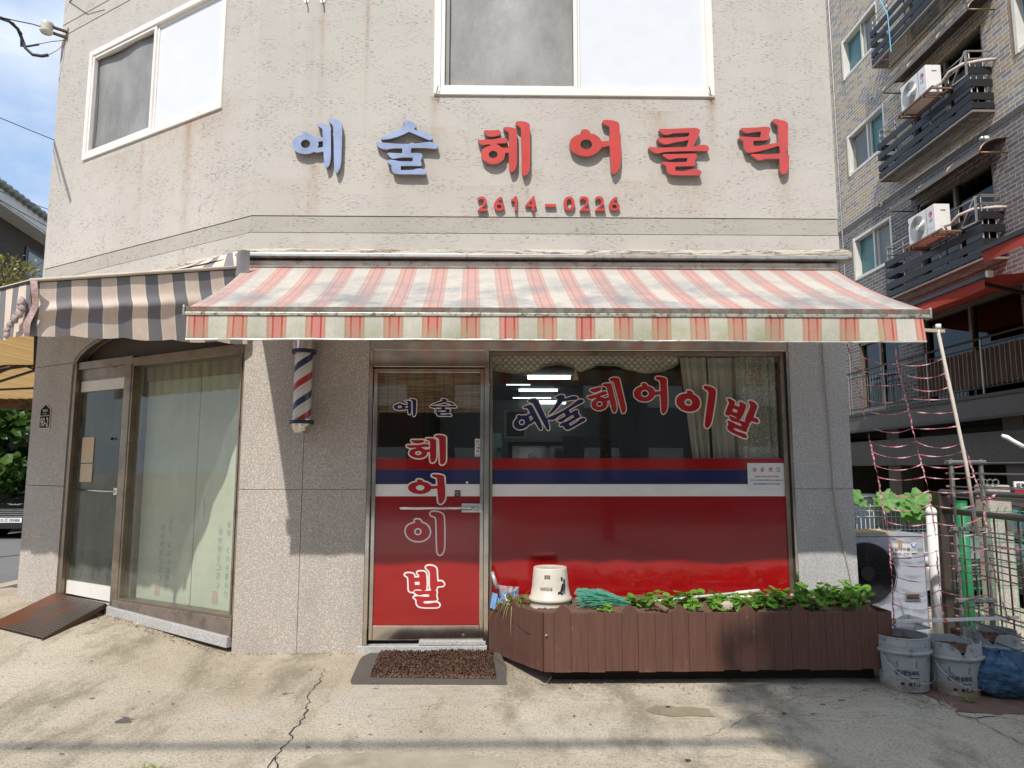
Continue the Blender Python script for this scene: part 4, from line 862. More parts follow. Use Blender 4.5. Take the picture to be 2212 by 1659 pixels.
# ---------------------------------------------------------------- red striped awning
def fabric(name, stops, per, off, axis='UV', dirt=None, tl=.15):
    t = NT(name); uv = t.n('ShaderNodeUVMap'); x = sep(t, uv.outputs[0])
    f = t.math('FRACT', t.math('DIVIDE', t.math('ADD', x['X'], off), per)); c = t.ramp(f, stops, 'CONSTANT')
    if dirt:
        k = t.ramp(t.noise(3.0, 7, .68, (1, 1, 1)), [(.40, 0), (.66, 1)])
        g = t.math('MULTIPLY', k, t.ramp(x['Y'], dirt[1])); c = t.mix(g, c, dirt[0], 'MIX')
        c = t.mix(t.math('MULTIPLY', t.ramp(t.noise(60, 3, .7), [(.60, 0), (.68, .5)]), t.ramp(x['Y'], dirt[1])), c, mul(dirt[0], .55))
    b = t.bsdf(c, .85, 0, (t.noise(300, 2), .15, .002), spec=.2); tr = t.n('ShaderNodeBsdfTranslucent'); t.l(c, tr.inputs[0]) if not isinstance(c, tuple) else None
    mx = t.n('ShaderNodeMixShader'); mx.inputs[0].default_value = tl; t.l(t.b.outputs[0], mx.inputs[1]); t.l(tr.outputs[0], mx.inputs[2]); t.l(mx.outputs[0], t.out.inputs[0]); return t.m
Wt, S1, S2, RD, PK = (.60, .575, .50), (.55, .25, .19), (.58, .30, .24), (.50, .07, .05), (.60, .235, .20)
st = [(0, S1), (.055, S2), (.14, RD), (.185, PK), (.375, RD), (.42, S2), (.47, S1), (.515, Wt), (.76, (.56, .50, .43)), (.77, Wt)]
AXL, AXR = -2.02, 2.70; YF = -1.115; ZB = P(1100, 667, y=YF).z; ZT = 3.035
xl_, xr_ = P(402, 667, y=YF).x, P(2004, 667, y=YF).x
per = .2432; off0 = -P(572.8, 700, y=YF).x
m_canv = fabric("striped canvas", [(p_, tuple(.55 * a_ + .45 * b_ for a_, b_ in zip(c_, (.58, .50, .44)))) for p_, c_ in st], per, off0, dirt=((.27, .275, .28), [(.0, 1), (.45, .85), (1, .05)]))
m_val = fabric("striped valance", st, per, off0, dirt=((.36, .37, .22), [(.0, .95), (.6, .6), (1, .1)]), tl=.15)
t = thing('striped_awning', 'weathered red and cream striped folding awning over the barber shop', 'awning', (.35, 0, 3.0))
wid = xr_ - xl_
def canopy(u, v):                                              # v: 0 front, 1 wall
    y = YF + (0 - YF) * v; x = xl_ + .01 + (wid - .02) * u; top = AXL + .03 + (AXR - AXL - .07) * u
    k = v; x = x * (1 - k) + top * k
    sag = -.024 * math.sin(math.pi * v) * (1 + .25 * math.sin(u * 9))
    pull = (.02 * math.sin(math.pi * v)) * (1 if u < .02 else -1 if u > .98 else 0)
    return Vector((x + pull, y, ZB + (ZT - ZB) * v + sag))
MB().grid(canopy, 90, 14, lambda u, v: (xl_ + wid * u, v)).build('canopy', m_canv, t, smooth=True, recalc=False)
zv0 = P(1100, 735, y=YF).z
def val(u, v):
    rip = .009 * (1 - v) * math.sin(u * 60 + 2 * math.sin(u * 13)) + .016 * (1 - v) * math.sin(u * 23 + 1) * smooth(.5, .95, u)
    return Vector((xl_ + .012 + (wid - .055 * u) * u - (.0), YF - .012 + rip, zv0 + (ZB - .05 - zv0) * v + .004 * math.sin(u * 5)))
MB().grid(val, 200, 5, lambda u, v: (xl_ + wid * u, v)).build('valance', m_val, t, smooth=True, recalc=False)
MB().tube([val(k / 30, 0) + Vector((0, 0, -.003)) for k in range(31)], .006, 6).build('hem_strip', m_alu, t)
def fbar():
    tt = NT("grimy front bar"); uvx = sep(tt, tt.pos()); f = tt.math('FRACT', tt.math('DIVIDE', tt.math('ADD', uvx['X'], off0), per))
    c = tt.ramp(f, [(0, (.27, .13, .10)), (.5, (.25, .235, .19))], 'CONSTANT'); c = tt.mix(tt.ramp(tt.noise(16, 5, .7, (1, 1, 1)), [(.35, .2), (.65, .9)]), c, (.075, .065, .05)); return tt.bsdf(c, .7)
MB().box(xl_, xr_, -YF - .03, -YF + .012, ZB - .030, ZB + .006).build('front_bar', fbar(), t, bevel=.004)
MB().box(xl_, xr_, -YF - .03, -YF + .020, ZB - .052, ZB - .0305).build('front_rail', M("mossy aluminium rail", (.50, .49, .42), .4, .5, dirt=((.10, .10, .05), 30, .48, .85)), t, bevel=.003)
for x in (xl_ - .006, xr_ + .006): MB().box(x - .006, x + .006, -YF - .035, -YF + .024, ZB - .056, ZB + .012).build('end_cap', m_alu, t, bevel=.003)
MB().prism([(-2.05, 3.088), (-2.05, 3.062), (2.725, 3.060), (2.725, 3.086)], .0, .145).build('top_rail', m_alu, t, bevel=.003)
MB().box(-2.0, 2.66, .02, .06, 3.0, 3.057).build('back_plate', m_dark, t)
MB().tube([(-1.97, -.06, 3.02), (2.68, -.06, 3.02)], .035, 12).build('roller_tube', m_alu, t)
for sx in (-1, 1):
    x0, xe, xk = (-1.7, -1.0, -.75) if sx < 0 else (2.4, 1.9, 1.55)
    MB().bar((x0, -.08, 2.93), (xe + (0), -.62, 2.60), .05, .03).bar((xe, -.62, 2.60), (x0 - .1 * sx, YF + .05, 2.36), .045, .03).build('folding_arm', m_alu, t)
# ---------------------------------------------------------------- grey and pink awning on the slanting wall
gst = [(0, (.21, .20, .22)), (.47, (.84, .76, .62)), (.51, (.82, .66, .55)), (.96, (.84, .76, .62))]
m_ga = fabric("grey and pink canvas", gst, .178, .03, dirt=((.30, .26, .20), [(0, .35), (1, .25)]), tl=.10)
t = thing('corner_awning', 'faded grey and pink striped awning wrapping the corner left of the red one', 'awning', DG(1.4, .7, 3.0))
K = P(66, 608, z=2.65); KB = P(60, 721, y=K.y); 
bK = DN.dot(K - A0); tK = (K - A0).dot(DD)
def R0(): return P(515, 579, z=2.95)
R1 = R0(); RB = Vector((-1.955, -.055, 2.40)); KB = Vector((K.x - .01, K.y + .02, P(60, 719, y=K.y).z))
Lk = (R1 - K).length
def side(u, v):                                               # u along K->R, v 1 = top
    top = K.lerp(R1, u); bot = KB.lerp(RB, u)
    bot = bot + Vector((0, 0, -.018 * abs(math.sin(u * math.pi * 4.5 + .6))))
    p = bot.lerp(top, v); fold = .045 * math.exp(-((v - .45 - .15 * u) / .10) ** 2) * (1 - u * .6) + .012 * math.sin(u * 26 + v * 3) * (1 - v)
    pinch = .06 * math.exp(-(u / .05) ** 2) * math.exp(-((v - .35) / .25) ** 2)
    n = Vector((.65, -.75, 0)); return p + n * (fold - pinch)
MB().grid(side, 90, 26, lambda u, v: (u * Lk * 1.0, v)).build('side_panel', m_ga, t, smooth=True, recalc=False)
def roof(u, v):                                               # u along the wall, v 0 front bar 1 wall
    fr = DG(tK + (4.2 - tK) * u, bK, 2.65) if True else None
    wl_ = DG(.10 + 3.1 * u, .06, 3.10); return fr.lerp(wl_, v) + Vector((0, 0, -.05 * math.sin(math.pi * v)))
MB().grid(roof, 60, 10, lambda u, v: (u * 4.0, v)).build('roof_panel', m_ga, t, smooth=True, recalc=False)
# triangular infill from the side bar up to the wall line
cA, cB, cC = K, R1, DG(.10, .06, 3.10)
cD = DG(1.55, .05, 3.10)
MB().grid(lambda u, v: K.lerp(R1, u).lerp((DG(1.25, .05, 3.09)).lerp(DG(.10, .06, 3.14), u), v), 24, 5, lambda u, v: (u * Lk, v)).build('corner_panel', m_ga, t, smooth=True, recalc=False)
def front(u, v):
    tt = tK + (4.2 - tK) * u; zb_ = KB.z - .02 * abs(math.sin(u * 60)); z = zb_ + (2.65 - zb_) * v
    return DG(tt, bK + .012 * math.sin(u * 50) * (1 - v) - .03 * math.exp(-(u / .02) ** 2) * (1 - v), z)
MB().grid(front, 110, 8, lambda u, v: (u * 3.9, v)).build('valance', m_ga, t, smooth=True, recalc=False)
m_pipe = M("cream piping", (.55, .46, .36), .7)
MB().tube([K + Vector((0, -.01, .004)), K.lerp(R1, .5) + Vector((.008, -.012, .006)), R1 + Vector((0, -.01, .004))], .013, 8).tube([K + Vector((0, 0, .004)), DG(4.2, bK, 2.654)], .011, 8).build('piping', m_pipe, t, smooth=True)
m_stitch = M("stitched seam cloth", (.42, .28, .26), .85, var=.3, vs_=40, bump=1, bs=90)
MB().grid(lambda u, v: K.lerp(KB, v) + Vector((.012 + .045 * u + .02 * math.sin(v * 5), -.022 - .01 * math.sin(v * 9), 0)), 3, 14).build('seam_strip', m_stitch, t, smooth=True, recalc=False)
m = MB()
for k in range(7):
    p = KB + Vector((-.03 - .012 * k + .02 * math.sin(k), -.03, .20 - .036 * k)); m.ball(p, .032 * (1 - .06 * k), 9, 7, (.9, .8, 1.1), .25)
m.build('knotted_cloth', M("bunched pale cloth", (.42, .33, .30), .85, var=.3, vs_=30, bump=1, bs=60), t, smooth=True)
m_drk = M("dark iron tube", (.05, .042, .035), .5, .5)
m = MB(); m.tube([K, R1], .012, 8).tube([R1, DG(.05, .02, 2.98)], .02, 8).tube([DG(.6, .02, 3.05), DG(.6, bK, 2.65)], .012, 8).tube([K, DG(4.2, bK, 2.65)], .012, 8); m.build('frame', m_drk, t)
m = MB()
q = R1
m.grid(lambda u, v: R1 + Vector((-.01 + .10 * u, -.02 - .05 * math.sin(u * 3.14) * v, .17 * v - .06 + .02 * u)), 8, 8, lambda u, v: (u * .1 + .25, v)); m.build('corner_flap', M('grey canvas flap', (.22, .21, .22), .85), t, smooth=True, recalc=False)

# second canopy beyond the building's left end, seen from below
t = thing('rear_canopy', 'orange beige canopy with dark scissor braces beyond the left end of the building', 'awning', (-6, 3.4, 2.4))
m_oc = fabric("backlit beige canvas", [(0, (.50, .32, .13)), (.32, (.58, .40, .19)), (.36, (.50, .32, .13)), (.66, (.66, .47, .24)), (.70, (.48, .30, .12))], .34, 0, tl=.6)
n0, n1, f0, f1 = P(100, 722, y=1.7), P(-130, 722, y=1.7), P(100, 868, y=4.1), P(-130, 868, y=4.1)
f0, f1 = P(100, 862, y=4.1), P(-130, 862, y=4.1)
MB().grid(lambda u, v: n0.lerp(n1, u).lerp(f0.lerp(f1, u), v) + Vector((0, 0, -.03 * math.sin(3.14 * v))), 10, 16, lambda u, v: (v * 2.6 + u * .8, 0)).build('canopy', m_oc, t, smooth=True, recalc=False)
m = MB(); m.tube([P(-60, 872, y=4.05), P(78, 880, y=4.05)], .045, 10); m.build('rolled_edge', M("rusty rolled canvas", (.10, .05, .03), .8, var=.4, vs_=8), t, smooth=True)
MB().grid(lambda u, v: P(-60 + 140 * u, 848 + 22 * v, y=4.08) + Vector((0, .02 * math.sin(u * 40), 0)), 40, 4, lambda u, v: (u, v)).build('edge_flap', M("brown canvas flap", (.13, .08, .045), .85, var=.3, vs_=6), t, smooth=True, recalc=False)
m = MB(); 
for (a, b) in (((-10, 765), (85, 802)), ((-10, 795), (80, 775)), ((-10, 800), (82, 788)), ((-10, 827), (85, 797)), ((-10, 842), (85, 838)), ((-20, 812), (84, 770))): m.bar(P(*a, y=2.6), P(*b, y=2.6), .035, .02)
m.build('brace', m_drk, t)
m = MB(); m.bar(P(80, 722, y=1.62), P(78, 800, y=1.62), .045, .03).bar(P(84, 722, y=1.68), P(80, 800, y=1.68), .03, .03); m.build('post', m_drk, t)

# ---------------------------------------------------------------- address plate, ramp
tc_, zc_ = PD(98, 900, .004)[:2]; t = thing('address_plate', 'black house number plate reading 90-2 with a pale rim on the left pier', 'number plate', DG(tc_, 0, zc_))
w = .094; o = [(-w, -.118), (w, -.118), (w, .07), (0, .125), (-w, .07)]
MB().prism([(tc_ + x, zc_ + z) for x, z in o], .001, .008, DG).build('rim', M("pale plate rim", (.62, .57, .48), .5), t)
MB().prism([(tc_ + x * .90, zc_ + z * .93 + .001) for x, z in o], .008, .0095, DG).build('plate', M("black enamel", (.012, .012, .018), .75, var=.1, spec=.15), t)
MIR = lambda tt, b, z: DG(2 * tc_ - tt, b, z)
m = MB(); text_into(m, '90-2', tc_ - .070, tc_ + .070, zc_ - .098, zc_ - .010, .0105, MIR, .012); text_into(m, '독립로', tc_ - .045, tc_ + .045, zc_ + .045, zc_ + .07, .0105, MIR, .02); text_into(m, 'Dongnip-ro', tc_ - .035, tc_ + .035, zc_ + .022, zc_ + .034, .0105, MIR, .02); m.box(tc_ - w * .9, tc_ + w * .9, .0096, .0104, zc_ + .005, zc_ + .010, DG)
m.build('writing', M("cream plate writing", (.66, .60, .50), .5, fine=0), t, recalc=False)
rt = thing('metal_ramp', 'rusty diamond plate ramp leading up to the left shop door', 'ramp', DG(2, .4, .1))
TR, TL = DG(1.62, .0, .285), DG(2.44, .0, .30)
BR = Vector(G(93, 1370)); BL = Vector(G(-25, 1342)); BR.z = gh(BR.x, BR.y) + .016; BL.z = gh(BL.x, BL.y) + .016
def diamond():
    t = NT("rusty diamond plate"); uv = t.n('ShaderNodeUVMap'); x = sep(t, uv.outputs[0])
    a = t.math('SINE', t.math('MULTIPLY', t.math('ADD', x['X'], x['Y']), 95)); b = t.math('SINE', t.math('MULTIPLY', t.math('SUBTRACT', x['X'], x['Y']), 95)); h = t.math('MAXIMUM', t.math('MULTIPLY', a, a), 0); h = t.math('GREATER_THAN', t.math('MULTIPLY', a, b), .35)
    rust = t.ramp(t.math('ADD', t.math('MULTIPLY', t.noise(3.5, 6, .65), .9), t.math('MULTIPLY', x['X'], .50)), [(.62, 0), (.82, 1)])
    c = t.mix(rust, t.mix(h, (.06, .045, .037), (.22, .18, .15)), t.mix(h, (.16, .055, .026), (.24, .10, .05))); return t.bsdf(c, .45, .35, (h, .7, .004))
m_dia = diamond()
MB().grid(lambda u, v: TR.lerp(TL, u).lerp(BR.lerp(BL, u), v), 2, 8, lambda u, v: (u * .85, v * .75)).grid(lambda u, v: TR.lerp(TL, u).lerp(BR.lerp(BL, u), v) - Vector((0, 0, .006)), 2, 2, lambda u, v: (u, v)).build('deck', m_dia, rt, recalc=False)
dn = (BR - TR); q1, q2 = TR.lerp(BR, .42), TR.lerp(BR, .95)
def down(p, z): return Vector((p.x, p.y, z))
m_rs = M("rusty side plate", (.11, .055, .035), .7, .3, var=.3)
m = MB(); aa, bb = TR.lerp(BR, .24), TR.lerp(BR, .60)
m.face([aa - Vector((0, 0, .007)), bb - Vector((0, 0, .007)), down(bb, gh(bb.x, bb.y)), down(aa, gh(aa.x, aa.y))]); m.build('side_plate', m_rs, rt)
MB().bar(TR - Vector((0, 0, .02)), BR - Vector((0, 0, .02)), .012, .03).bar(TL - Vector((0, 0, .02)), BL - Vector((0, 0, .02)), .012, .03).bar(TR.lerp(BR, .5).lerp(TL.lerp(BL, .5), .2) - Vector((0, 0, .04)), TL.lerp(BL, .5) - Vector((0, 0, .04)), .02, .05).build('frame', m_rs, rt)

# ---------------------------------------------------------------- door mats
def mat3(name): 
    t = NT(name); a = t.n('ShaderNodeTexVoronoi'); a.inputs['Scale'].default_value = 75; t.l(t.pos(), a.inputs['Vector']); n = t.noise(6, 4)
    c = t.mix(t.ramp(a.outputs['Distance'], [(.1, 0), (.6, 1)]), (.28, .14, .075), (.03, .016, .011)); c = t.mix(t.ramp(n, [(.3, 0), (.7, .5)]), c, (.13, .065, .035)); return t.bsdf(c, .7, 0, (a.outputs['Distance'], 1, -.012))
def gz(p, e=0): return Vector((p.x, p.y, gh(p.x, p.y) + e))
def gp(u, v, e=0):
    p = P(u, v, z=.05 + e); p = P(u, v, z=gh(p.x, p.y) + e); p = P(u, v, z=gh(p.x, p.y) + e); return p
o_ = [gp(*q, .008) for q in ((783, 1418), (777, 1425), (757, 1470), (760, 1476), (1093, 1477), (1094, 1440), (1088, 1425), (1070, 1405), (800, 1410))]
m = MB(); tr = tessellate_polygon([[Vector((p.x, p.y, 0)) for p in o_]]); n = len(o_)
m.v = [tuple(p) for p in o_] + [(p.x, p.y, gh(p.x, p.y)) for p in o_]; m.f = [tuple(q) for q in tr] + [(i, (i + 1) % n, n + (i + 1) % n, n + i) for i in range(n)]; m.uv = [None] * len(m.f)
a_, b_, c_ = gp(1066, 1418, .012), gp(1094, 1440, .012), gp(1071, 1404, .035); c_.z += .05
m.face([a_, b_, c_ + Vector((0, .0, 0))])
tag(m.build('rubber_mat', M("grey rubber sheet", (.095, .085, .072), .8, var=.12, vs_=8, fine=.1, bump=.3, bs=200), None), 'thin grey rubber mat with one curled corner in front of the barber shop door', 'mat')
cm = [gp(*q, .012) for q in ((820, 1413), (800, 1462), (1072, 1466), (1062, 1409))]
random.seed(3)
m = MB()
def mt_(u, v):
    p = cm[0].lerp(cm[3], u).lerp(cm[1].lerp(cm[2], u), v); p.z = gh(p.x, p.y) + .03 + .004 * math.sin(u * 12) 
    r = min(u, 1 - u, v, 1 - v)
    if r < .005: p.z = gh(p.x, p.y) + .009
    return p + Vector((U(-.004, .004), U(-.004, .004), U(-.003, .003)))
m.grid(mt_, 150, 60)
for k in range(3800):                                         # loops of coir standing up
    u, v = rnd(), rnd(); p = mt_(max(.01, u), min(max(.01, v), .99)); a = U(0, 6.28); d = Vector((math.cos(a), math.sin(a), 0)) * .006
    m.face([p - d, p + d, p + d * .4 + Vector((0, 0, .011)), p - d * .4 + Vector((0, 0, .011))])
tag(m.build('coir_mat', mat3("brown coir loops"), None, recalc=False), 'thick brown looped door mat lying on the grey rubber sheet', 'mat')

# ---------------------------------------------------------------- planter box
pl = thing('planter_box', 'long brown plank planter with pointed pickets under the shop window', 'planter', (1, -.4, .07))
PY = -.78; ztop = P(1400, 1322, y=PY).z; zbot = P(1400, 1450, y=PY).z
cx0 = P(1175, 1450, y=PY).x; cx1 = P(1928, 1450, y=PY).x
L0 = Vector((P(1060, 1300, y=-.06).x, -.04, 0)); L1 = Vector((cx0, PY, 0)); L2 = Vector((cx1, PY, 0))
def seg_planks(mb, A, B, cuts, tall, zt0, zt1, zb0, zb1, jit=.003):
    d = (B - A); Ln = d.length; d.normalize(); nrm = Vector((d.y, -d.x, 0))
    f = lambda t, b, z: A + d * t + nrm * b + Vector((0, 0, z))
    for i in range(len(cuts) - 1):
        a, b = cuts[i] + .0008, cuts[i + 1] - .0008; fz = lambda t: zt0 + (zt1 - zt0) * t / Ln; fb = lambda t: zb0 + (zb1 - zb0) * t / Ln
        e = U(-jit, jit); lo = U(-.006, .006); jb = U(-.001, .001)
        if i in tall:
            k = .042; mid = (a + b) / 2; poly = [(a, fb(a) + lo), (b, fb(b) + lo), (b, fz(b) + .004), (b - .006, fz(b) + .012), (mid + .006, fz(mid) + k + .008), (mid - .006, fz(mid) + k + .008), (a + .006, fz(a) + .012), (a, fz(a) + .004)]
        else: poly = [(a, fb(a) + lo), (b, fb(b) + lo), (b, fz(b) + e), (a, fz(a) + e)]
        mb.prism(poly, jb, jb + .016, f)
us = [1175, 1209, 1257, 1301, 1346, 1393, 1437, 1492, 1530, 1585, 1643, 1688, 1739, 1793, 1850, 1903, 1926]
us = [1175] + [(2212 + 0) * 0 + v for v in ()]  # plank joints measured below
zj_ = [377, 435, 525, 617, 708, 800, 887, 980, 1070, 1160, 1253, 1345, 1435, 1525, 1618, 1712, 1803, 1900, 1995, 2085, 2180]
cuts = [P((1850 + z / 1.3825) * .553, 1380, y=PY).x - cx0 for z in zj_]; cuts[0] = 0; cuts.append(cx1 - cx0)
m = MB(); seg_planks(m, L1, L2, cuts, {1, 5, 8, 12, 15, 19}, ztop, ztop - .004, zbot, zbot + .01)
m.build('front_panel', m_plank, pl, bevel=.0015)
Ls = (L1 - L0).length; m = MB(); n = 7; seg_planks(m, L0, L1, [Ls * k / n for k in range(n + 1)], {3}, P(1062, 1299, y=-.06).z, ztop, .09, zbot, .002); m.build('side_panel', m_plank, pl, bevel=.0015)
m = MB(); seg_planks(m, L2, Vector((cx1 - .02, -.03, 0)), [k * .105 for k in range(8)], {3}, ztop, ztop, zbot, zbot); m.build('side_panel', m_plank, pl)
m = MB(); m.prism([(0, 0), (1, 1), (2, 0)], 0, 1) if False else None
MB().box(cx0 + .06, cx1 - .05, -PY - .26, -PY - .14, gh(1, -.7) - .04, zbot + .03).build('plinth', M("timber bearer in painted shade", (.04, .03, .025), .9), pl)  # bearer kept near-black: the shade of the gap is put into its colour
zs = ztop - .03
def soil(u, v):
    x = L0.x + .03 + (cx1 - .04 - L0.x) * u; yb = -.05; yf = PY + .02 if x > cx0 else L0.y + (PY - L0.y) * (x - L0.x) / (cx0 - L0.x) + .02
    y = yb + (yf - yb) * v; k = .018 * math.sin(x * 7) * math.sin(y * 9 + 2) + U(-.008, .008); return Vector((x, y, zs + k + .01 * math.sin(v * 3.14)))
MB().grid(soil, 140, 30).build('soil', m_soil, pl, smooth=True, recalc=False)
p0 = P(1060, 1322, y=-.1); sc_ = P((1880 + 1305 / 5.267) * .553, (2180 + 1335 / 5.267) * .553, y=-.6)
m = MB(); m.tube([L0 + Vector((-.02, -.02, .42)), L0.lerp(L1, .35) + Vector((.0, -.03, .39)), L0.lerp(L1, .75) + Vector((-.01, -.02, .34)), L1 + Vector((.015, -.02, .36))], .004, 5); m.build('loose_cord', m_wire, pl, smooth=True)
MB().ball(L1 + Vector((.015, -.022, .37)), .01).build('cord_screw', m_chrome, pl)

# upside down bucket
def zz(px, oy): return oy + px
def bucket(name, label, c, r0, r1, h, mat, flip=False, group=None, broken=0, tilt=0, soil_=True, band=True, rot=0):
    t = thing(name, label, 'bucket', c, group); B = MB(); cx, cy, cz = c
    if flip:
        pr = [(r0 * .2, h), (r0 * .90, h), (r0 * .97, h + .004), (r0, h - .004), (r0 + (r1 - r0) * .45, h * .55), (r1 * .985, .075), (r1 * 1.06, .070), (r1 * 1.075, .055), (r1 * 1.06, .045), (r1 * .99, .042), (r1, .01), (r1 * 1.02, .005), (r1 * 1.02, 0), (r1 * .97, 0)]
        B.lathe([(0, h - .006)] + pr, (cx, cy, cz), 40)
        B.build('body', mat, t, smooth=True)
    else:
        n = 56; prof = [(r0 * .98, .0), (r0, .006), (r1 * .985, h - .085)]
        B.lathe([(0, .0)] + prof, (cx, cy, cz), n)
        for j in range(n):                                   # upper wall with a broken edge
            def top(a): return h - broken * max(0, (math.sin(a * 3 + rot) + .5 * math.sin(a * 7 + rot * 2) + .3 * math.sin(17 * a)) - .35) * .05
            a, b = 2 * math.pi * j / n, 2 * math.pi * (j + 1) / n
            for rr in (r1, r1 - .006):
                ring = [(r1 * .985, h - .085), (rr, h - .03)]
                q = [Vector((cx + rr * math.cos(x), cy + rr * math.sin(x), cz + z)) for x, z in ((a, h - .088), (b, h - .088), (b, top(b)), (a, top(a)))]
                B.face(q)
            B.face([Vector((cx + r * math.cos(x), cy + r * math.sin(x), cz + top(x))) for x, r in ((a, r1), (b, r1), (b, r1 - .006), (a, r1 - .006))])
        B.build('body', mat, t, smooth=False)
        B2 = MB(); B2.lathe([(r1 * 1.0, h - .10), (r1 * 1.075, h - .10), (r1 * 1.085, h - .088), (r1 * 1.075, h - .078), (r1 * 1.0, h - .078)], (cx, cy, cz), 48); B2.build('rim_band', mat, t, smooth=True)
        if not broken: MB().lathe([(r1 + .001, h - .05), (r1 + .005, h - .048), (r1 + .001, h - .044)], (cx, cy, cz), 40).lathe([(r1 - .008, h - .006), (r1 + .004, h - .004), (r1 + .004, h + .001), (r1 - .008, h + .001)], (cx, cy, cz), 40).build('rim', mat, t, smooth=True)
        s = MB(); s.lathe([(0, h - .045), (r1 * .5, h - .05), (r1 * .985, h - .048)], (cx, cy, cz), 30)
        for k in range(160):
            a, r = U(0, 6.28), r1 * .92 * math.sqrt(rnd()); s.ball((cx + r * math.cos(a), cy + r * math.sin(a), cz + h - .046), U(.003, .009), 5, 3, (1, 1, .7), .3)
        s.build('soil', m_soil, t)
        W_ = MB(); pts = []
        for k in range(17):
            f = k / 16; a = -math.pi * (.02 + .98 * f) + .35; dz = -.17 * math.sin(math.pi * f) ** .7; pts.append(Vector((cx + (r1 * 1.10) * math.cos(a), cy + r1 * 1.10 * math.sin(a), cz + h - .095 + dz)))
        W_.tube(pts, .0022, 5); W_.build('handle', m_alu, t, smooth=True)
    return t
m_bw = M("grubby white plastic", (.60, .55, .47), .4, var=.08, vs_=5, fine=.04, dirt=((.35, .22, .12), 12, .62, .6))
bc = P(1189, 1318, y=-.36); bc.z = zs - .01; hB = P(1189, 1230, y=-.36).z - bc.z + .015
t = bucket('white_bucket', 'grubby white bucket turned upside down at the left of the planter', tuple(bc), .118, .142, hB, m_bw, flip=True)
def cyl(cx, cy, cz, r0, r1, h):                               # writing wrapped on a bucket side: t = angle*r, z
    def f(tt, b, z): 
        r = r1 + (r0 - r1) * (z / h) + b; a = tt / .13 - math.pi / 2; return Vector((cx + r * math.cos(a), cy + r * math.sin(a), cz + z))
    return f
fb_ = cyl(*bc, .118, .142, hB)
m = MB()
def grid_txt(mb, s, x0, x1, z0, z1, b, f, bold=.02): text_into(mb, s, x0, x1, z0, z1, b, f, bold)
UPf = lambda tt, b, z: fb_(-.0 - tt, b, -z)                    # upside-down
text_into(m, '핸디탄성퍼티', -.0, .085, -.150, -.125, .003, lambda tt, b, z: fb_(-tt + .005, b, -z), .01)
for k in range(6): m.box(-.08, .0, .002, .0032, .062 + k * .008, .065 + k * .008, fb_)
for k in range(4): m.box(-.052, -.01, .002, .0032, .205 + k * .007, .208 + k * .007, fb_)
m.prism([(.035, .045), (.075, .045), (.092, .17), (.080, .17), (.06, .12), (.045, .12)], .002, .0032, fb_)
for k in range(5): m.prism([(.078 + k * .0055, .045), (.080 + k * .0055, .045), (.096 + k * .004, .20), (.0945 + k * .004, .20)], .002, .0032, fb_)
m.prism([(.072, .19), (.086, .19), (.088, .215), (.072, .215)], .002, .0032, fb_)
m.build('printing', m_ink, t, recalc=False)
m = MB()
for (x, z, r) in ((.053, .072, .011), (.062, .092, .0075), (.075, .115, .004)):
    for k in range(20):
        a, b = 2 * math.pi * k / 20, 2 * math.pi * (k + 1) / 20; m.face([fb_(x + q * math.cos(w_), .0045, z + q * math.sin(w_)) for w_, q in ((a, r), (b, r), (b, r * .5), (a, r * .5))])
m.build('logo', m_vwhite, t, recalc=False)
MB().tube([bc + Vector((.150, -.02, .055)), bc + Vector((.155, -.05, .02)), bc + Vector((.12, -.12, .012)), bc + Vector((.0, -.165, .010)), bc + Vector((-.10, -.13, .014))], .002, 5).build('handle', m_alu, t, smooth=True)

# three grey buckets with soil
def dirty(name):
    t = NT(name); x = sep(t, t.pos()); n = t.noise(9, 6, .65); c = t.mix(t.ramp(t.noise(5, 4), [(.3, 0), (.7, 1)]), (.30, .32, .335), (.40, .41, .42))
    c = t.mix(t.math('MULTIPLY', t.ramp(n, [(.45, 0), (.52, 1)]), t.ramp(x['Z'], [(.06, .8), (.12, 0)])), c, (.30, .19, .09)); c = t.mix(t.ramp(t.noise(22, 5, .65), [(.56, 0), (.66, .7)]), c, (.12, .095, .07)); c = t.mix(t.ramp(t.noise(3, 7, .7, (1, 1, .5)), [(.5, 0), (.7, .5)]), c, (.20, .19, .175)); return t.bsdf(c, .5)
m_bg = dirty("dirty grey plastic")
GB = 'soil-filled buckets on the ground at the right'
bs_ = [(1954, 1504, .142, .162, .33, 0, 0, 'first'), (2064, 1507, .142, .162, .33, 1, .8, 'second'), (2150, 1478, .142, .165, .33, 1.1, 2.2, 'third')]
lbs = ['grey bucket with whole rim and soil beside the planter end', 'grey bucket with a broken rim and soil in the middle of three', 'grey bucket with a broken rim and soil half behind the blue bag']
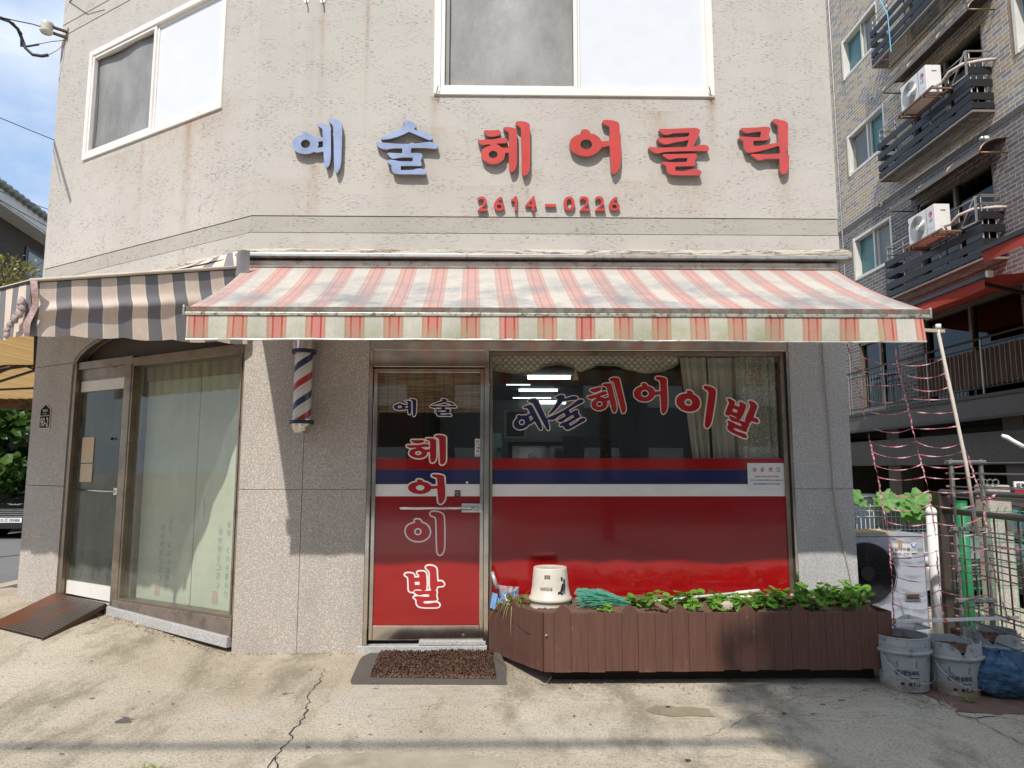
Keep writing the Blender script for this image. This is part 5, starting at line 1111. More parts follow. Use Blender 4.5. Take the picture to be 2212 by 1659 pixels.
for (u, v, r0, r1, h, br, ro, nm), lb in zip(bs_, lbs):
    c = P(u, v, z=.01); c.y += r0 * .8; c = P(u, v - 12, y=c.y - .0); c.z = gh(c.x, c.y) ; 
    t = bucket('soil_bucket', lb, tuple(c), r0, r1, h, m_bg, group=GB, broken=br, rot=ro)
    f = (lambda cc: (lambda tt, b, z: Vector((cc.x + (r0 + (r1 * .985 - r0) * z / (h - .085) + b) * math.cos(tt / .14 - math.pi / 2 - .12), cc.y + (r0 + (r1 * .985 - r0) * z / (h - .085) + b) * math.sin(tt / .14 - math.pi / 2 - .12), cc.z + z))))(c)
    m = MB(); text_into(m, '핸디탄성퍼티', -.098, .03, .105, .138, .002, f, .03)
    for k in range(6): m.box(-.085, .02, .0015, .0025, .155 + k * .0065, .158 + k * .0065, f)
    m.box(-.07, -.01, .0015, .0025, .045, .062, f); m.box(-.02, .03, .0015, .0025, .088, .093, f)
    m.box(.0, .035, .0015, .0025, .042, .045, f).box(.0, .003, .0015, .0025, .045, .066, f).box(.032, .035, .0015, .0025, .045, .066, f).box(.0, .035, .0015, .0025, .066, .069, f)
    m.build('printing', m_ink, t, recalc=False)
# blue plastic bag
def bagm(name, c1, c2, al):
    t = NT(name); n = t.noise(9, 6, .7, (1, 1, 3.5)); c = t.mix(t.ramp(n, [(.35, 0), (.7, 1)]), c1, c2); t.bsdf(c, .22, 0, (n, 1, .04)); t.b.inputs['Alpha'].default_value = al; return t.m
c = P(2200, 1520, z=.0); c.y += .13
def bag(u, v, c=c, r=.15, h=.27):
    a = u * 6.283; th = v * math.pi; k = 1 + .10 * math.sin(5 * a + 7 * v) + .08 * abs(math.sin(9 * a - 9 * v)) + .07 * abs(math.sin(26 * v + 4 * a))
    return Vector((c.x + 1.25 * r * k * math.sin(th) ** .7 * math.cos(a), c.y + r * k * math.sin(th) ** .7 * math.sin(a), .005 + h * (.5 - .5 * math.cos(th)) * (1 + .05 * math.sin(6 * a)) ))
tag(MB().grid(bag, 56, 40).build('plastic_bag', bagm("crumpled blue plastic", (.008, .04, .10), (.10, .24, .40), .93), None, smooth=True, recalc=False), 'crumpled blue plastic bag at the right edge beside the buckets', 'bag')
q = P(1965, 1380, y=-.42)
def bag2(u, v):
    a = u * 6.283; k = 1 + .3 * math.sin(4 * a + 9 * v) + .2 * math.sin(9 * a + 3); return Vector((q.x + .12 * k * math.sin(v * 3.14) * math.cos(a), q.y + .07 * k * math.sin(v * 3.14) * math.sin(a), .30 + .09 * v * (1 + .3 * math.sin(3 * a))))
tag(MB().grid(bag2, 30, 14).build('clear_bag', bagm("crumpled clear plastic", (.5, .5, .52), (.75, .75, .76), .55), None, smooth=True, recalc=False), 'crumpled clear plastic bag tucked behind the first bucket', 'bag')

# ---------------------------------------------------------------- things lying in the planter
t = thing('green_broom', 'broom with green plastic bristles and a pale handle lying along the planter', 'broom', (.9, -.35, zs))
h0, h1 = P(1345, 1303, y=-.42), P(1235, 1292, y=-.45); m = MB(); random.seed(5)
base = P(1352, 1305, y=-.42)
for k in range(230):
    tip = P(U(1240, 1300), U(1270, 1312), y=U(-.62, -.32)); s_ = base + Vector((U(-.0, .06), U(-.03, .03), U(-.018, .018))); mid = s_.lerp(tip, .5) + Vector((0, U(-.01, .01), U(-.004, .012)))
    m.tube([s_, mid, tip], .0022, 3, cap=False)
m.build('bristles', M("sea green plastic straw", (.12, .42, .30), .5, var=.35, vs_=60), t)
MB().tube([base + Vector((-.01, 0, 0)), base + Vector((.035, 0, 0))], .030, 12).build('binding', m_black, t, smooth=True)
MB().tube([base + Vector((.02, 0, 0)), P(1480, 1292, y=-.40), P(1590, 1281, y=-.38)], .0095, 10).build('stick', M("pale grey tube", (.60, .59, .57), .35), t, smooth=True)
MB().tube([P(1590, 1281, y=-.38), P(1640, 1276, y=-.37)], .0125, 10).build('grip', m_white, t, smooth=True)
tag(MB().tube([P(1560, 1290, y=-.28), P(1660, 1288, y=-.27), P(1740, 1284, y=-.27)], .009, 8).build('white_pipe', m_white, None, smooth=True), 'thin white pipe lying among the seedlings', 'pipe')
tag(MB().tube([P(1400, 1297, y=-.6), P(1441, 1318, y=-.80)], [.014, .017], 9).build('wooden_stick', M("brown stick", (.16, .10, .06), .8), None, smooth=True), 'short brown stick poking over the planter edge', 'stick')
tag(MB().ball(P(1570, 1309, y=-.7), .042, 9, 6, (1, .7, .75), .15).build('stone', M("pale stone", (.42, .36, .27), .9), None), 'pale stone lying among the seedlings', 'stone')
u = thing('folded_umbrella', 'blue and clear umbrella with a silver handle dropped in the left end of the planter', 'umbrella', (.0, -.15, zs))
hp0, hp1 = P(1063, 1235, y=-.14), P(1074, 1272, y=-.16)
MB().tube([hp0, hp1], [.014, .016], 12).build('handle', M("silver grip", (.50, .50, .50), .3, .5), u, smooth=True); MB().tube([hp1, P(1079, 1290, y=-.17)], .006, 8).build('shaft', m_black, u)
m_ub = M("blue umbrella cloth", (.20, .38, .66), .35, var=.15, vs_=12)
def umb(tl, tr, bl, br, y, amp, fold):
    a, b, c, d = (P(*q, y=y) for q in (tl, tr, bl, br))
    return MB().grid(lambda s, v: a.lerp(b, s).lerp(c.lerp(d, s), v) + Vector((0, -.03 * math.sin(math.pi * s) - amp * abs(math.sin(s * fold + v)), 0)), 40, 10)
umb((1064, 1279), (1084, 1283), (1058, 1312), (1082, 1316), -.12, .014, 9).build('canopy', m_ub, u, smooth=True, recalc=False)
umb((1086, 1276), (1100, 1280), (1078, 1302), (1092, 1305), -.16, .016, 7).build('canopy', m_ub, u, smooth=True, recalc=False)
umb((1100, 1270), (1120, 1268), (1103, 1292), (1121, 1300), -.10, .010, 8).build('canopy', M("grey blue umbrella cloth", (.32, .44, .62), .35), u, smooth=True, recalc=False)
umb((1074, 1262), (1122, 1267), (1080, 1284), (1118, 1274), -.13, .012, 11).build('canopy', bagm("clear umbrella plastic", (.6, .63, .65), (.85, .87, .88), .6), u, smooth=True, recalc=False)
MB().tube([P(1090, 1285, y=-.22), P(1094, 1296, y=-.24), P(1104, 1302, y=-.25), P(1112, 1304, y=-.25)], .006, 6).build('strap', m_acw if 'm_acw' in globals() else m_white, u, smooth=True)

# ---------------------------------------------------------------- plants
def leafm(name, c1, c2, tl=.35, rough=.45):
    t = NT(name); n = t.noise(14, 4); oi = t.n('ShaderNodeObjectInfo'); c = t.mix(t.ramp(n, [(.35, 0), (.65, 1)]), c1, c2); c = t.mix(t.math('MULTIPLY', oi.outputs['Random'], .45), c, (c2[0] * 1.25, c2[1] * .85, c2[2])); c = t.mix(t.ramp(t.noise(45, 2), [(.6, 0), (.7, .35)]), c, mul(c1, .8)); b = t.bsdf(c, rough, spec=.4)
    tr = t.n('ShaderNodeBsdfTranslucent'); t.l(t.mix(.5, c, mul(c2, 1.4)), tr.inputs[0]); mx = t.n('ShaderNodeMixShader'); mx.inputs[0].default_value = tl; t.l(t.b.outputs[0], mx.inputs[1]); t.l(tr.outputs[0], mx.inputs[2]); t.l(mx.outputs[0], t.out.inputs[0]); return t.m
m_sq = leafm("bright seedling leaf", (.10, .26, .03), (.18, .40, .055)); m_stem = M("pale green stem", (.22, .34, .10), .6)
def leaf(mb, c, r, nrm, n=12, cup=.2, lobes=0, notch=True, ph=0):
    nrm = Vector(nrm).normalized(); x = nrm.cross(Vector((0, 0, 1)));
    if x.length < .05: x = Vector((1, 0, 0))
    x.normalize(); y = nrm.cross(x); i0 = len(mb.v); mb.v.append(tuple(Vector(c) - nrm * r * cup * .5))
    for k in range(n):
        a = 2 * math.pi * k / n + ph; rr = r * (1 + (.22 * math.sin(lobes * (a - ph)) if lobes else .05 * math.sin(3 * a)))
        if notch and k == 0: rr *= .45
        mb.v.append(tuple(Vector(c) + (x * math.cos(a) + y * math.sin(a)) * rr + nrm * r * cup * .3 * math.sin(2 * a + 1)))
    for k in range(n): mb.f.append((i0, i0 + 1 + k, i0 + 1 + (k + 1) % n)); mb.uv.append(None)
random.seed(11); protos = []
def mk_seed(s, nl):
    t = thing('seedling', '', 'seedling', (0, 0, 0), 'round-leaved seedlings growing along the planter'); L, St = MB(), MB()
    for k in range(nl):
        a = U(0, 6.28); rad = U(.015, .06) * s; h = U(.02, .095) * s; c = Vector((rad * math.cos(a), rad * math.sin(a), h)); St.tube([(0, 0, -.01), (c.x * .5, c.y * .5, h * .7), c], .0016, 4, cap=False)
        leaf(L, c, U(.013, .030) * s, (U(-.5, .5), U(-.75, .1), 1), 11, .25, ph=a)
    L.build('leaves', m_sq, t, recalc=False); St.build('stems', m_stem, t); return t
spots = []
for k in range(64):
    u = 1362 + (1870 - 1370) * (k / 63) ** .85 + U(-8, 8); dens = (u - 1370) / 500; y = U(-.70, -.25); spots.append((P(u, 1300, y=y).x, y, 1.0 + .75 * dens * U(.5, 1.25), u))
for (u, y, s) in ((1305, -.62, .6), (1318, -.7, .5), (1312, -.5, .5), (1485, -.5, 1.55), (1390, -.45, 1.1), (1547, -.4, 1.15), (1636, -.35, 1.4), (1672, -.4, 1.6), (1775, -.35, 1.8), (1795, -.3, 1.9), (1815, -.4, 1.8), (1840, -.35, 1.7), (1860, -.45, 1.6), (1745, -.3, 1.7)): spots.append((P(u, 1300, y=y).x, y, s, u))
spots.sort()
protos = [mk_seed(1, 8), mk_seed(1, 11), mk_seed(1, 14), mk_seed(1, 10)]
used = set()
for i, (x, y, s, u) in enumerate(spots):
    k = i % 4; o = protos[k] if k not in used else copy_tree(protos[k]); used.add(k); o.location = (x, y, zs + .005); o.rotation_euler = (0, 0, U(0, 6.28) if k in used and i > 3 else 0); q_ = .90 * s ** .5; o.scale = (q_, q_, q_ * U(.6, 1.05) * (1 + .30 * max(0, (u - 1600) / 250)))
    size = 'tiny' if s < .8 else 'small' if s < 1.2 else 'leafy' if s < 1.5 else 'tall'
    where = 'below the green broom' if u < 1345 else 'by the broom binding' if u < 1400 else 'left of the brown stick' if u < 1440 else 'right of the brown stick' if u < 1500 else 'left of the pale stone' if u < 1565 else 'beside the broom grip' if u < 1660 else 'under the lace curtain end of the window' if u < 1720 else 'in front of the right granite pier' if u < 1800 else 'at the shaded right end of the planter'
    o['label'] = size + ' round-leaved green seedling ' + where
# grass tufts at the left end
def tuft(name, label, c, n, ln, mat, r=.001, seed=1, droop=1.0, dirs=None):
    random.seed(seed); m = MB()
    for k in range(n):
        a = U(0, 6.28) if dirs is None else U(*dirs); l = ln * U(.5, 1.1); d = Vector((math.cos(a), math.sin(a), 0)); up = U(.5, 1.1); pts = [Vector(c) + d * l * f * .8 + Vector((0, 0, l * (up * f - droop * 1.0 * f * f))) for f in (0, .25, .5, .75, 1)]
        side = Vector((-d.y, d.x, 0)) * .0036 + Vector((.0016, 0, 0))
        for q in range(4): w0, w1 = side * (1 - q / 4.2), side * (1 - (q + 1) / 4.2); m.face([pts[q] - w0, pts[q] + w0, pts[q + 1] + w1, pts[q + 1] - w1])
    return tag(m.build(name, mat, None, recalc=False), label, 'grass tuft')
m_gr = leafm("grass blade", (.16, .26, .05), (.36, .42, .12), .3, .5)
tuft('grass_tuft', 'long arching grass tuft spilling over the left end of the planter', P(1108, 1300, y=-.28), 46, .26, m_gr, seed=4, droop=1.15)
tuft('grass_tuft', 'thin grass tuft between the umbrella and the white bucket', P(1127, 1296, y=-.34), 26, .17, m_gr, seed=9, droop=.7)
tuft('grass_tuft', 'low green grass tuft growing at the bottom edge of the paving', gp(310, 1668), 40, .07, m_gr, seed=5, droop=.4); tuft('grass_tuft', 'small green grass tuft left of the other at the bottom edge of the paving', gp(285, 1668), 30, .06, m_gr, seed=6, droop=.4); tuft('grass_tuft', 'tall bladed grass tuft at the bottom edge of the paving', gp(340, 1666), 30, .09, m_gr, seed=16, droop=.4)
tuft('green_weed', 'small green weed between the second bucket and the blue bag', gp(2095, 1520), 30, .10, m_gr, seed=8, droop=.3)
# grit gathered along the foot of the walls
random.seed(77); m = MB()
def grit(a, b, n, w):
    for k in range(n):
        f = rnd(); p = Vector(a).lerp(Vector(b), f) + Vector((U(-w, w) * .3, -abs(random.gauss(0, w)), 0)); r = U(.003, .009) * (1.6 if rnd() < .06 else 1); m.ball((p.x, p.y, gh(p.x, p.y) + r * .4), r, 5, 3, (1, U(.6, 1), .6), .3)
grit(DG(.0, .02, 0), DG(1.6, .02, 0), 230, .05); grit((-1.98, -.01, 0), (-1.05, -.01, 0), 90, .03); grit((.15, -.70, 0), (2.55, -.86, 0), 200, .05); grit((-.1, -.2, 0), (.3, -.75, 0), 60, .04); grit((2.4, -.9, 0), (3.4, -1.1, 0), 160, .12); grit((-2.5, -2.2, 0), (3, -2.2, 0), 170, .8)
tag(m.build('grit', M("crumbled mortar grit", (.34, .28, .21), .95, var=.5, vs_=30), None, recalc=False), 'crumbled mortar and grit lying along the foot of the wall and planter', 'grit', kind='stuff')
# litter
def litter(name, label, cat, u, v, s, col, seed):
    random.seed(seed); p = gp(u, v); m = MB(); q = [p + Vector((s * math.cos(a) * U(.6, 1), s * .6 * math.sin(a) * U(.6, 1), .006 + U(0, .006))) for a in [k * 1.047 for k in range(6)]]; m.face(q); return tag(m.build(name, M("litter", col, .8), None, recalc=False), label, cat)
dl = [(1443, 1529, 'dark curled leaf near the bottom crack', .022), (665, 1616, 'dark leaf just right of the long crack', .02), (1694, 1544, 'brown leaf on the paving right of the wet patch', .02), (770, 1595, 'tiny dark leaf below the door mat', .014), (1095, 1478, 'small dark leaf right of the mat corner', .013), (1240, 1550, 'tiny leaf in the middle of the paving', .012), (132, 1632, 'small dark leaf at bottom left', .015), (62, 1618, 'dark leaf left of the small one at bottom left', .018), (1487, 1645, 'black leaf near the bottom right of the paving', .024), (1230, 1488, 'brown dry leaf in front of the planter', .018)]
for i, (u, v, lb, s) in enumerate(dl): tag(litter('fallen_leaf', lb, 'leaf', u, v, s, (.06, .045, .035) if i < 9 else (.30, .14, .05), i), group='dry leaves on the paving')
# ---------------------------------------------------------------- brick apartment block on the right
random.seed(21)
XR = 9.0
def RB(t, b, z): return Vector((XR - b, t, z))
ap_ = thing('brick_apartment', 'multi-storey brick apartment block with slatted balconies and a ground floor terrace', 'building', (XR, 8, 0))
def brick(name, cols, mortar):
    t = NT(name); x = sep(t, t.pos()); cb = t.n('ShaderNodeCombineXYZ'); t.l(x['Y'], cb.inputs[0]); t.l(x['Z'], cb.inputs[1])
    b = t.n('ShaderNodeTexBrick'); b.offset = .5; b.inputs['Scale'].default_value = 1; b.inputs['Brick Width'].default_value = .27; b.inputs['Row Height'].default_value = .082; b.inputs['Mortar Size'].default_value = .006; b.inputs['Mortar Smooth'].default_value = .2; b.inputs['Bias'].default_value = -.1
    b.inputs['Color1'].default_value = (0, 0, 0, 1); b.inputs['Color2'].default_value = (1, 1, 1, 1); t.l(cb.outputs[0], b.inputs['Vector'])
    c = t.ramp(b.outputs['Color'], [(0, cols[0]), (.28, cols[1]), (.5, cols[2]), (.75, cols[3])], 'CONSTANT')
    c = t.mix(t.ramp(t.noise(18, 5, .7, (1, .5, 2)), [(.35, 0), (.7, .55)]), c, mul(cols[1], .55)); c = t.mix(b.outputs['Fac'], c, mortar)
    h = t.math('ADD', t.math('MULTIPLY', b.outputs['Fac'], -1), t.math('MULTIPLY', t.noise(40, 4), .4)); return t.bsdf(c, .8, 0, (h, .6, .012))
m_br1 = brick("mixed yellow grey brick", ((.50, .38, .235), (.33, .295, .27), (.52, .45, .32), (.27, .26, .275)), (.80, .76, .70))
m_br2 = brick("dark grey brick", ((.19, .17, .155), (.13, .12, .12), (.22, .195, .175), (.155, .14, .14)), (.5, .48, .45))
holes1 = [[(y0, z0), (y1, z0), (y1, z1), (y0, z1)] for y0, y1, z0, z1 in ((10.12, 11.84, 11.52, 12.62), (10.12, 11.84, 8.90, 10.0), (6.75, 9.08, 8.0, 9.72), (6.75, 9.08, 10.7, 12.4), (4.2, 5.93, 8.60, 9.70))]
holes2 = [[(y0, z0), (y1, z0), (y1, z1), (y0, z1)] for y0, y1, z0, z1 in ((10.12, 11.84, 6.16, 7.24), (6.75, 9.08, 5.25, 7.08), (10.1, 11.9, 2.9, 4.55), (6.3, 9.2, 2.75, 4.6))]
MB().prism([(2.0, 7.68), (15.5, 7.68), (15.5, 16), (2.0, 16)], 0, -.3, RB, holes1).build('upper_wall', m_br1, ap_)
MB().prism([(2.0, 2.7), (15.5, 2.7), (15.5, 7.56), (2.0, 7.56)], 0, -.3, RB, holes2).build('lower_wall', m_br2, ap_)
MB().box(2, 15.5, -.3, .012, 7.56, 7.68, RB).build('stone_course', m_gran_d, ap_)
MB().box(2, 15.5, -8, -.9, 2.7, 16, RB).build('inner_core', M("dark room interior", (.03, .03, .03), 1), ap_)
MB().box(15.3, 15.5, -8, -.3, -.5, 16, RB).box(2, 2.2, -8, -.3, -.5, 16, RB).build('end_wall', m_br1, ap_)
m_wfr = M("pale window frame", (.70, .67, .60), .4, var=.05); m_tgl = glass("teal tinted glass", (.10, .35, .36), 1.7); m_teal = M("teal film behind glass", (.035, .155, .165), .3, var=.2); m_dgl = glass("dark green glass", (.06, .16, .12), 1.6)
m_dcur = M("grey curtain behind window", (.13, .13, .13), .8, var=.3, vs_=2, fine=0)
def apt_window(y0, y1, z0, z1, teal_far=True):
    m = MB(); w = .07; b0_, b1_ = -.16, .03
    m.box(y0 - .0, y0 + w, b0_, b1_ - .03, z0, z1, RB).box(y1 - w, y1, b0_, b1_, z0, z1, RB).box(y0 + w, y1 - w, b0_, b1_ - .02, z0, z0 + w, RB).box(y0 + w, y1 - w, b0_, b1_ - .02, z1 - w, z1, RB)
    ym = (y0 + y1) / 2; o = m.build('window', m_wfr, ap_); MB().box(ym - .03, ym + .03, -.10, -.05, z0 + w, z1 - w, RB).box(ym - .10, ym - .06, -.13, -.09, z0 + w, z1 - w, RB).build('sash', m_wfr, o)
    a, b = (ym + .03, y1 - w), (y0 + w, ym - .03)
    if not teal_far: a, b = b, a
    MB().box(a[0], a[1], -.14, -.135, z0 + w, z1 - w, RB).build('pane', m_teal, o); MB().box(b[0], b[1], -.20, -.19, z0 + w, z1 - w, RB).build('curtain', m_dcur, o); MB().box(b[0], b[1], -.09, -.085, z0 + w, z1 - w, RB).build('pane', clear("clear window pane"), o)
    m = MB(); n = 7                                             # soldier course of half bricks along the far jamb
    for k in range(14): m.box(y1 + .005, y1 + .10, -.01, .008, z0 + k * (z1 - z0) / 14 + .003, z0 + (k + 1) * (z1 - z0) / 14 - .003, RB)
    m.build('brick_surround', M("orange brick surround", (.42, .27, .16), .8), o)
for z0, far in ((11.52, True), (8.90, False), (6.16, True)): apt_window(10.12, 11.84, z0, z0 + 1.09, far)
apt_window(4.2, 5.93, 8.6, 9.7)
def big_door(z0, z1, y0=6.75, y1=9.08):
    m = MB(); w = .06; m.box(y0, y0 + w, -.16, -.02, z0, z1, RB).box(y1 - w, y1, -.16, -.02, z0, z1, RB).box(y0, y1, -.16, -.02, z1 - w, z1, RB).box((y0 + y1) / 2 - .04, (y0 + y1) / 2 + .04, -.14, -.04, z0, z1 - w, RB).box(y0, y1, -.15, -.03, z0, z0 + .05, RB)
    o = m.build('balcony_door', M("bronze door frame", (.20, .16, .12), .45, .3), ap_); ym = (y0 + y1) / 2
    MB().box(y0 + w, ym - .04, -.11, -.10, z0 + .05, z1 - w, RB).build('pane', m_dgl, o); MB().box(ym + .04, y1 - w, -.11, -.10, z0 + .05, z1 - w, RB).build('pane', m_dgl, o)
    MB().box(y0 + w, ym - .05, -.16, -.14, z0 + .05, z1 - w - .15, RB).build('curtain', M("green blind", (.03, .17, .14), .6), o); MB().box(ym - .3, ym - .22, -.19, -.17, z0, z1, RB).build('blind_edge', m_wfr, o); MB().box(ym, y1 - .3, -.24, -.22, z0, z1, RB).build('curtain', m_dcur, o)
for z0, z1 in ((10.7, 12.4), (8.0, 9.72), (5.25, 7.08)): big_door(z0, z1)
# balconies: each a slatted rail box, built once and copied up the facade
m_slat = M("black balcony slat", (.012, .012, .014), .5, var=.15); m_bst = M("balcony steel", (.40, .37, .33), .35, .7, var=.2)
def make_balcony():
    t = thing('balcony', '', 'balcony', (8.6, 8.15, 7.92), 'slatted balconies on the brick block'); y0, y1, z0 = 6.58, 9.72, 7.92; B = .40
    m = MB()
    for zz in (.30, .56, .80): m.box(y0, y1, B, B + .02, z0 + zz - .10, z0 + zz + .06 - .02, RB).box(y0 - .02, y0, 0, B + .02, z0 + zz - .10, z0 + zz + .04, RB).box(y1, y1 + .02, 0.02, B + .02, z0 + zz - .10, z0 + zz + .04, RB)
    m.box(y0, y1, B, B + .02, z0 + .03, z0 + .15, RB).box(y0 - .02, y0, 0, B + .02, z0 + .03, z0 + .15, RB).box(y1, y1 + .02, .02, B + .02, z0 + .03, z0 + .15, RB); m.build('slats', m_slat, t)
    m = MB()
    for zz in (1.15, 1.0): m.tube([RB(y1, .02, z0 + zz), RB(y1, B - .02, z0 + zz), RB(y0, B - .02, z0 + zz), RB(y0, .02, z0 + zz)], .014, 6)
    m.build('rail', m_bst, t)
    for k in range(6): yy = y0 + .03 + (y1 - y0 - .06) * k / 5; MB().tube([RB(yy, B - .03, z0), RB(yy, B - .03, z0 + 1.15)], .014, 6).build('post', m_bst, t)
    for bb in (.13, .27): MB().tube([RB(y0 + .02, bb, z0), RB(y0 + .02, bb, z0 + 1.0)], .010, 6).build('post', m_bst, t)
    m = MB(); m.box(y0 - .02, y1 + .02, B - .02, B + .03, z0 - .04, z0, RB).box(y0 - .03, y0 + .02, 0, B, z0 - .04, z0, RB).box(y1 - .02, y1 + .03, .01, B, z0 - .04, z0, RB).box(y0, y1, 0, .03, z0 - .04, z0, RB)
    for k in range(8): bb = .06 + k * .042; m.box(y0 + .02, y1 - .02, bb, bb + .012, z0 - .02, z0, RB)
    m.build('floor_grille', M("grille steel", (.30, .26, .21), .5, .5), t); return t
bal = make_balcony(); bal['label'] = 'black slatted balcony below the upper air conditioner'
for z, l in ((10.66, 'topmost black slatted balcony, cut by the top of the picture'), (5.17, 'lowest black slatted balcony, just above the red awnings')):
    c = copy_tree(bal); c.location = (8.6, 8.15, z); c['label'] = l
# small canopies over the balcony doors
m_bz = M("dark polycarbonate canopy", (.07, .062, .058), .3, var=.2); m_bfr = M("bronze canopy frame", (.26, .19, .13), .4, .6)
def make_can():
    z = 9.72; t = thing('door_canopy', '', 'canopy', (8.7, 7.7, 9.72), 'curved canopies over the balcony doors'); y0, y1 = 6.35, 9.25
    arc = [(.5 * math.sin(a), .02 + .28 * math.cos(a)) for a in [k * math.pi / 2 / 8 for k in range(9)]]
    MB().grid(lambda u, v: RB(y0 + (y1 - y0) * u, arc[round(v * 8)][0], z + arc[round(v * 8)][1]), 6, 8).build('sheet', m_bz, t, smooth=True, recalc=False)
    m = MB()
    for yy in (y0, y0 + .95, y0 + 1.95, y1): m.tube([RB(yy, b, z + zz) for b, zz in arc], .016, 6)
    m.tube([RB(y0, .5, z + .02), RB(y1, .5, z + .02)], .016, 6).tube([RB(y0, 0, z + .02), RB(y0, .5, z + .02)], .014, 6).tube([RB(y1, 0, z + .02), RB(y1, .5, z + .02)], .014, 6); m.build('ribs', m_bfr, t, smooth=True); return t
can = make_can(); can['label'] = 'curved dark canopy above the upper air conditioner'; c = copy_tree(can); c.location = (8.7, 7.7, 9.72 - 2.73); c['label'] = 'curved dark canopy above the lower air conditioner'
# outdoor units on racks
m_acw = M("white air conditioner casing", (.78, .76, .73), .35, var=.04); m_coil = M("grey fan grille", (.40, .39, .37), .4, .4)
m_lgr = M("crimson badge", (.50, .015, .10), .4, fine=0); m_lgg = M("grey badge lettering", (.16, .16, .17), .5, fine=0)
def make_ac():
    t = thing('air_conditioner', '', 'air conditioner', (8.3, 7.65, 8.63), 'white air conditioners on balcony racks'); y0, y1, z0, z1, bf, bk = 7.22, 8.09, 8.63, 9.19, .80, .50
    MB().box(y0, y1, bk, bf, z0, z1, RB).build('casing', m_acw, t, bevel=.012)
    cy, cz, R = y1 - .31, (z0 + z1) / 2 - .01, .235; m = MB(); ax = (Vector((0, 1, 0)), Vector((0, 0, 1)), Vector((-1, 0, 0)))
    for k in range(13): r = .05 + k * .0155; m.lathe([(r, .004), (r + .006, .008), (r + .008, .004)], RB(cy, bf, cz), 28, ax)
    m.build('fan_grille', m_coil, t); MB().lathe([(0, .010), (.05, .010), (.055, .002)], RB(cy, bf + .002, cz), 20, ax).build('fan_hub', m_acw, t)
    m = MB().box(y1 - .62, y1 - .615, bf, bf + .003, z0 + .01, z1 - .01, RB).box(y1 - .03, y1 - .0, bf, bf + .004, z1 - .14, z1 - .09, RB); m.build('seam', m_dark, t)
    ly, lz = y0 + .13, z1 - .16; f = lambda tt, b, z: RB(2 * ly - tt, b, z)
    MB().lathe([(0, .003), (.055, .003), (.055, 0)], RB(ly, bf, lz), 24, ax).build('badge', m_lgr, t)
    m = MB(); text_into(m, 'L', ly - .022, ly + .004, lz - .028, lz + .02, bf + .0045, f, .01)
    for k in range(18):
        a, b = .6 + 5.0 * k / 18, .6 + 5.0 * (k + 1) / 18; m.face([f(ly + r * math.cos(w), bf + .0045, lz + r * math.sin(w)) for w, r in ((a, .042), (b, .042), (b, .035), (a, .035))])
    m.build('badge_mark', m_vwhite, t, recalc=False)
    m = MB(); text_into(m, 'LG', ly - .045, ly + .045, lz - .15, lz - .085, bf + .003, f, .02); text_into(m, 'DUAL Inverter', ly - .075, ly + .075, lz - .28, lz - .262, bf + .003, f); m.build('lettering', m_lgg, t, recalc=False)
    MB().box(y0 - .006, y0, bk + .06, bf - .08, z0 + .12, z0 + .5, RB).build('service_cover', m_acw, t, bevel=.01); MB().box(y0 - .008, y0 - .005, bk + .09, bk + .19, z0 + .42, z0 + .44, RB).build('cover_slot', m_dark, t)
    m = MB()
    m.box(y0 - .25, y1 + .05, .46, .50, z0 - .04, z0 - .005, RB).box(y0 - .25, y1 + .05, .82, .86, z0 - .04, z0 - .005, RB)
    for yy in (y0 - .25, y0 + .05, y1 - .1, y1 + .03): m.box(yy, yy + .03, .44, .86, z0 - .07, z0 - .04, RB)
    m.build('rack', M("rusty rack", (.25, .16, .11), .6, .4), t)
    m = MB(); m.bar(RB(y0 - .24, .47, z0 - .02), RB(y0 - .62, .44, z0 + .45), .03).bar(RB(y0 - .62, .44, z0 + .45), RB(y0 - .62, .44, z0 - .02), .03).bar(RB(y0 - .62, .44, z0 - .02), RB(y0 - .25, .47, z0 - .02), .03).bar(RB(y0 - .62, .44, z0 + .45), RB(y0 - .64, .02, z0 + .45), .025).bar(RB(y0 - .62, .44, z0 + .3), RB(y0 - .64, .02, z0 + .3), .02); m.build('rack_brace', m_bst, t)
    m = MB(); pts = [RB(y0 - .0, .62, z0 + .12), RB(y0 - .15, .60, z0 + .10), RB(y0 - .35, .58, z0 + .20), RB(y0 - .55, .45, z0 + .24), RB(y0 - .72, .15, z0 + .22), RB(y0 - .78, .0, z0 + .20)]; m.tube(pts, [.025, .03, .028, .032, .03, .028], 8); m.build('wrapped_pipe', M("taped pipe wrap", (.62, .55, .48), .8, bump=.6, bs=30, dirt=((.3, .2, .15), 12, .55, .5)), t, smooth=True)
    return t
ac = make_ac(); ac['label'] = 'white air conditioner with round grille on the upper balcony rack'
c = copy_tree(ac); c.location = (8.3, 7.70, 8.63 - 2.77); c['label'] = 'white air conditioner with round grille on the lower balcony rack'
for i, (y, z, l) in enumerate(((10.44, 10.28, 'upper small dome camera left of the upper canopy'), (10.43, 7.62, 'small dome camera left of the lower canopy'), (6.82, 7.5, 'pale dome camera below the middle balcony'), (6.85, 10.27, 'pale dome camera at the very top of the picture'))):
    t = thing('dome_camera', l, 'camera', (8.95, y, z), 'dome cameras on the brick block'); MB().lathe([(.05, 0), (.05, .05), (.02, .07)], RB(y, 0, z), 14, (Vector((0, 1, 0)), Vector((0, 0, 1)), Vector((-1, 0, 0)))).build('base', m_acw, t, smooth=True); MB().ball(RB(y, .10, z), .045, 12, 8).build('dome', m_alu, t, smooth=True)
tag(MB().tube([RB(9.4, .46, 12.4), RB(8.95, .44, 11.4), RB(8.9, .45, 10.5)], .012, 6).build('blue_cord', M("light blue cord", (.1, .45, .6), .5), None), 'light blue cord hanging down over the topmost balcony', 'cord')
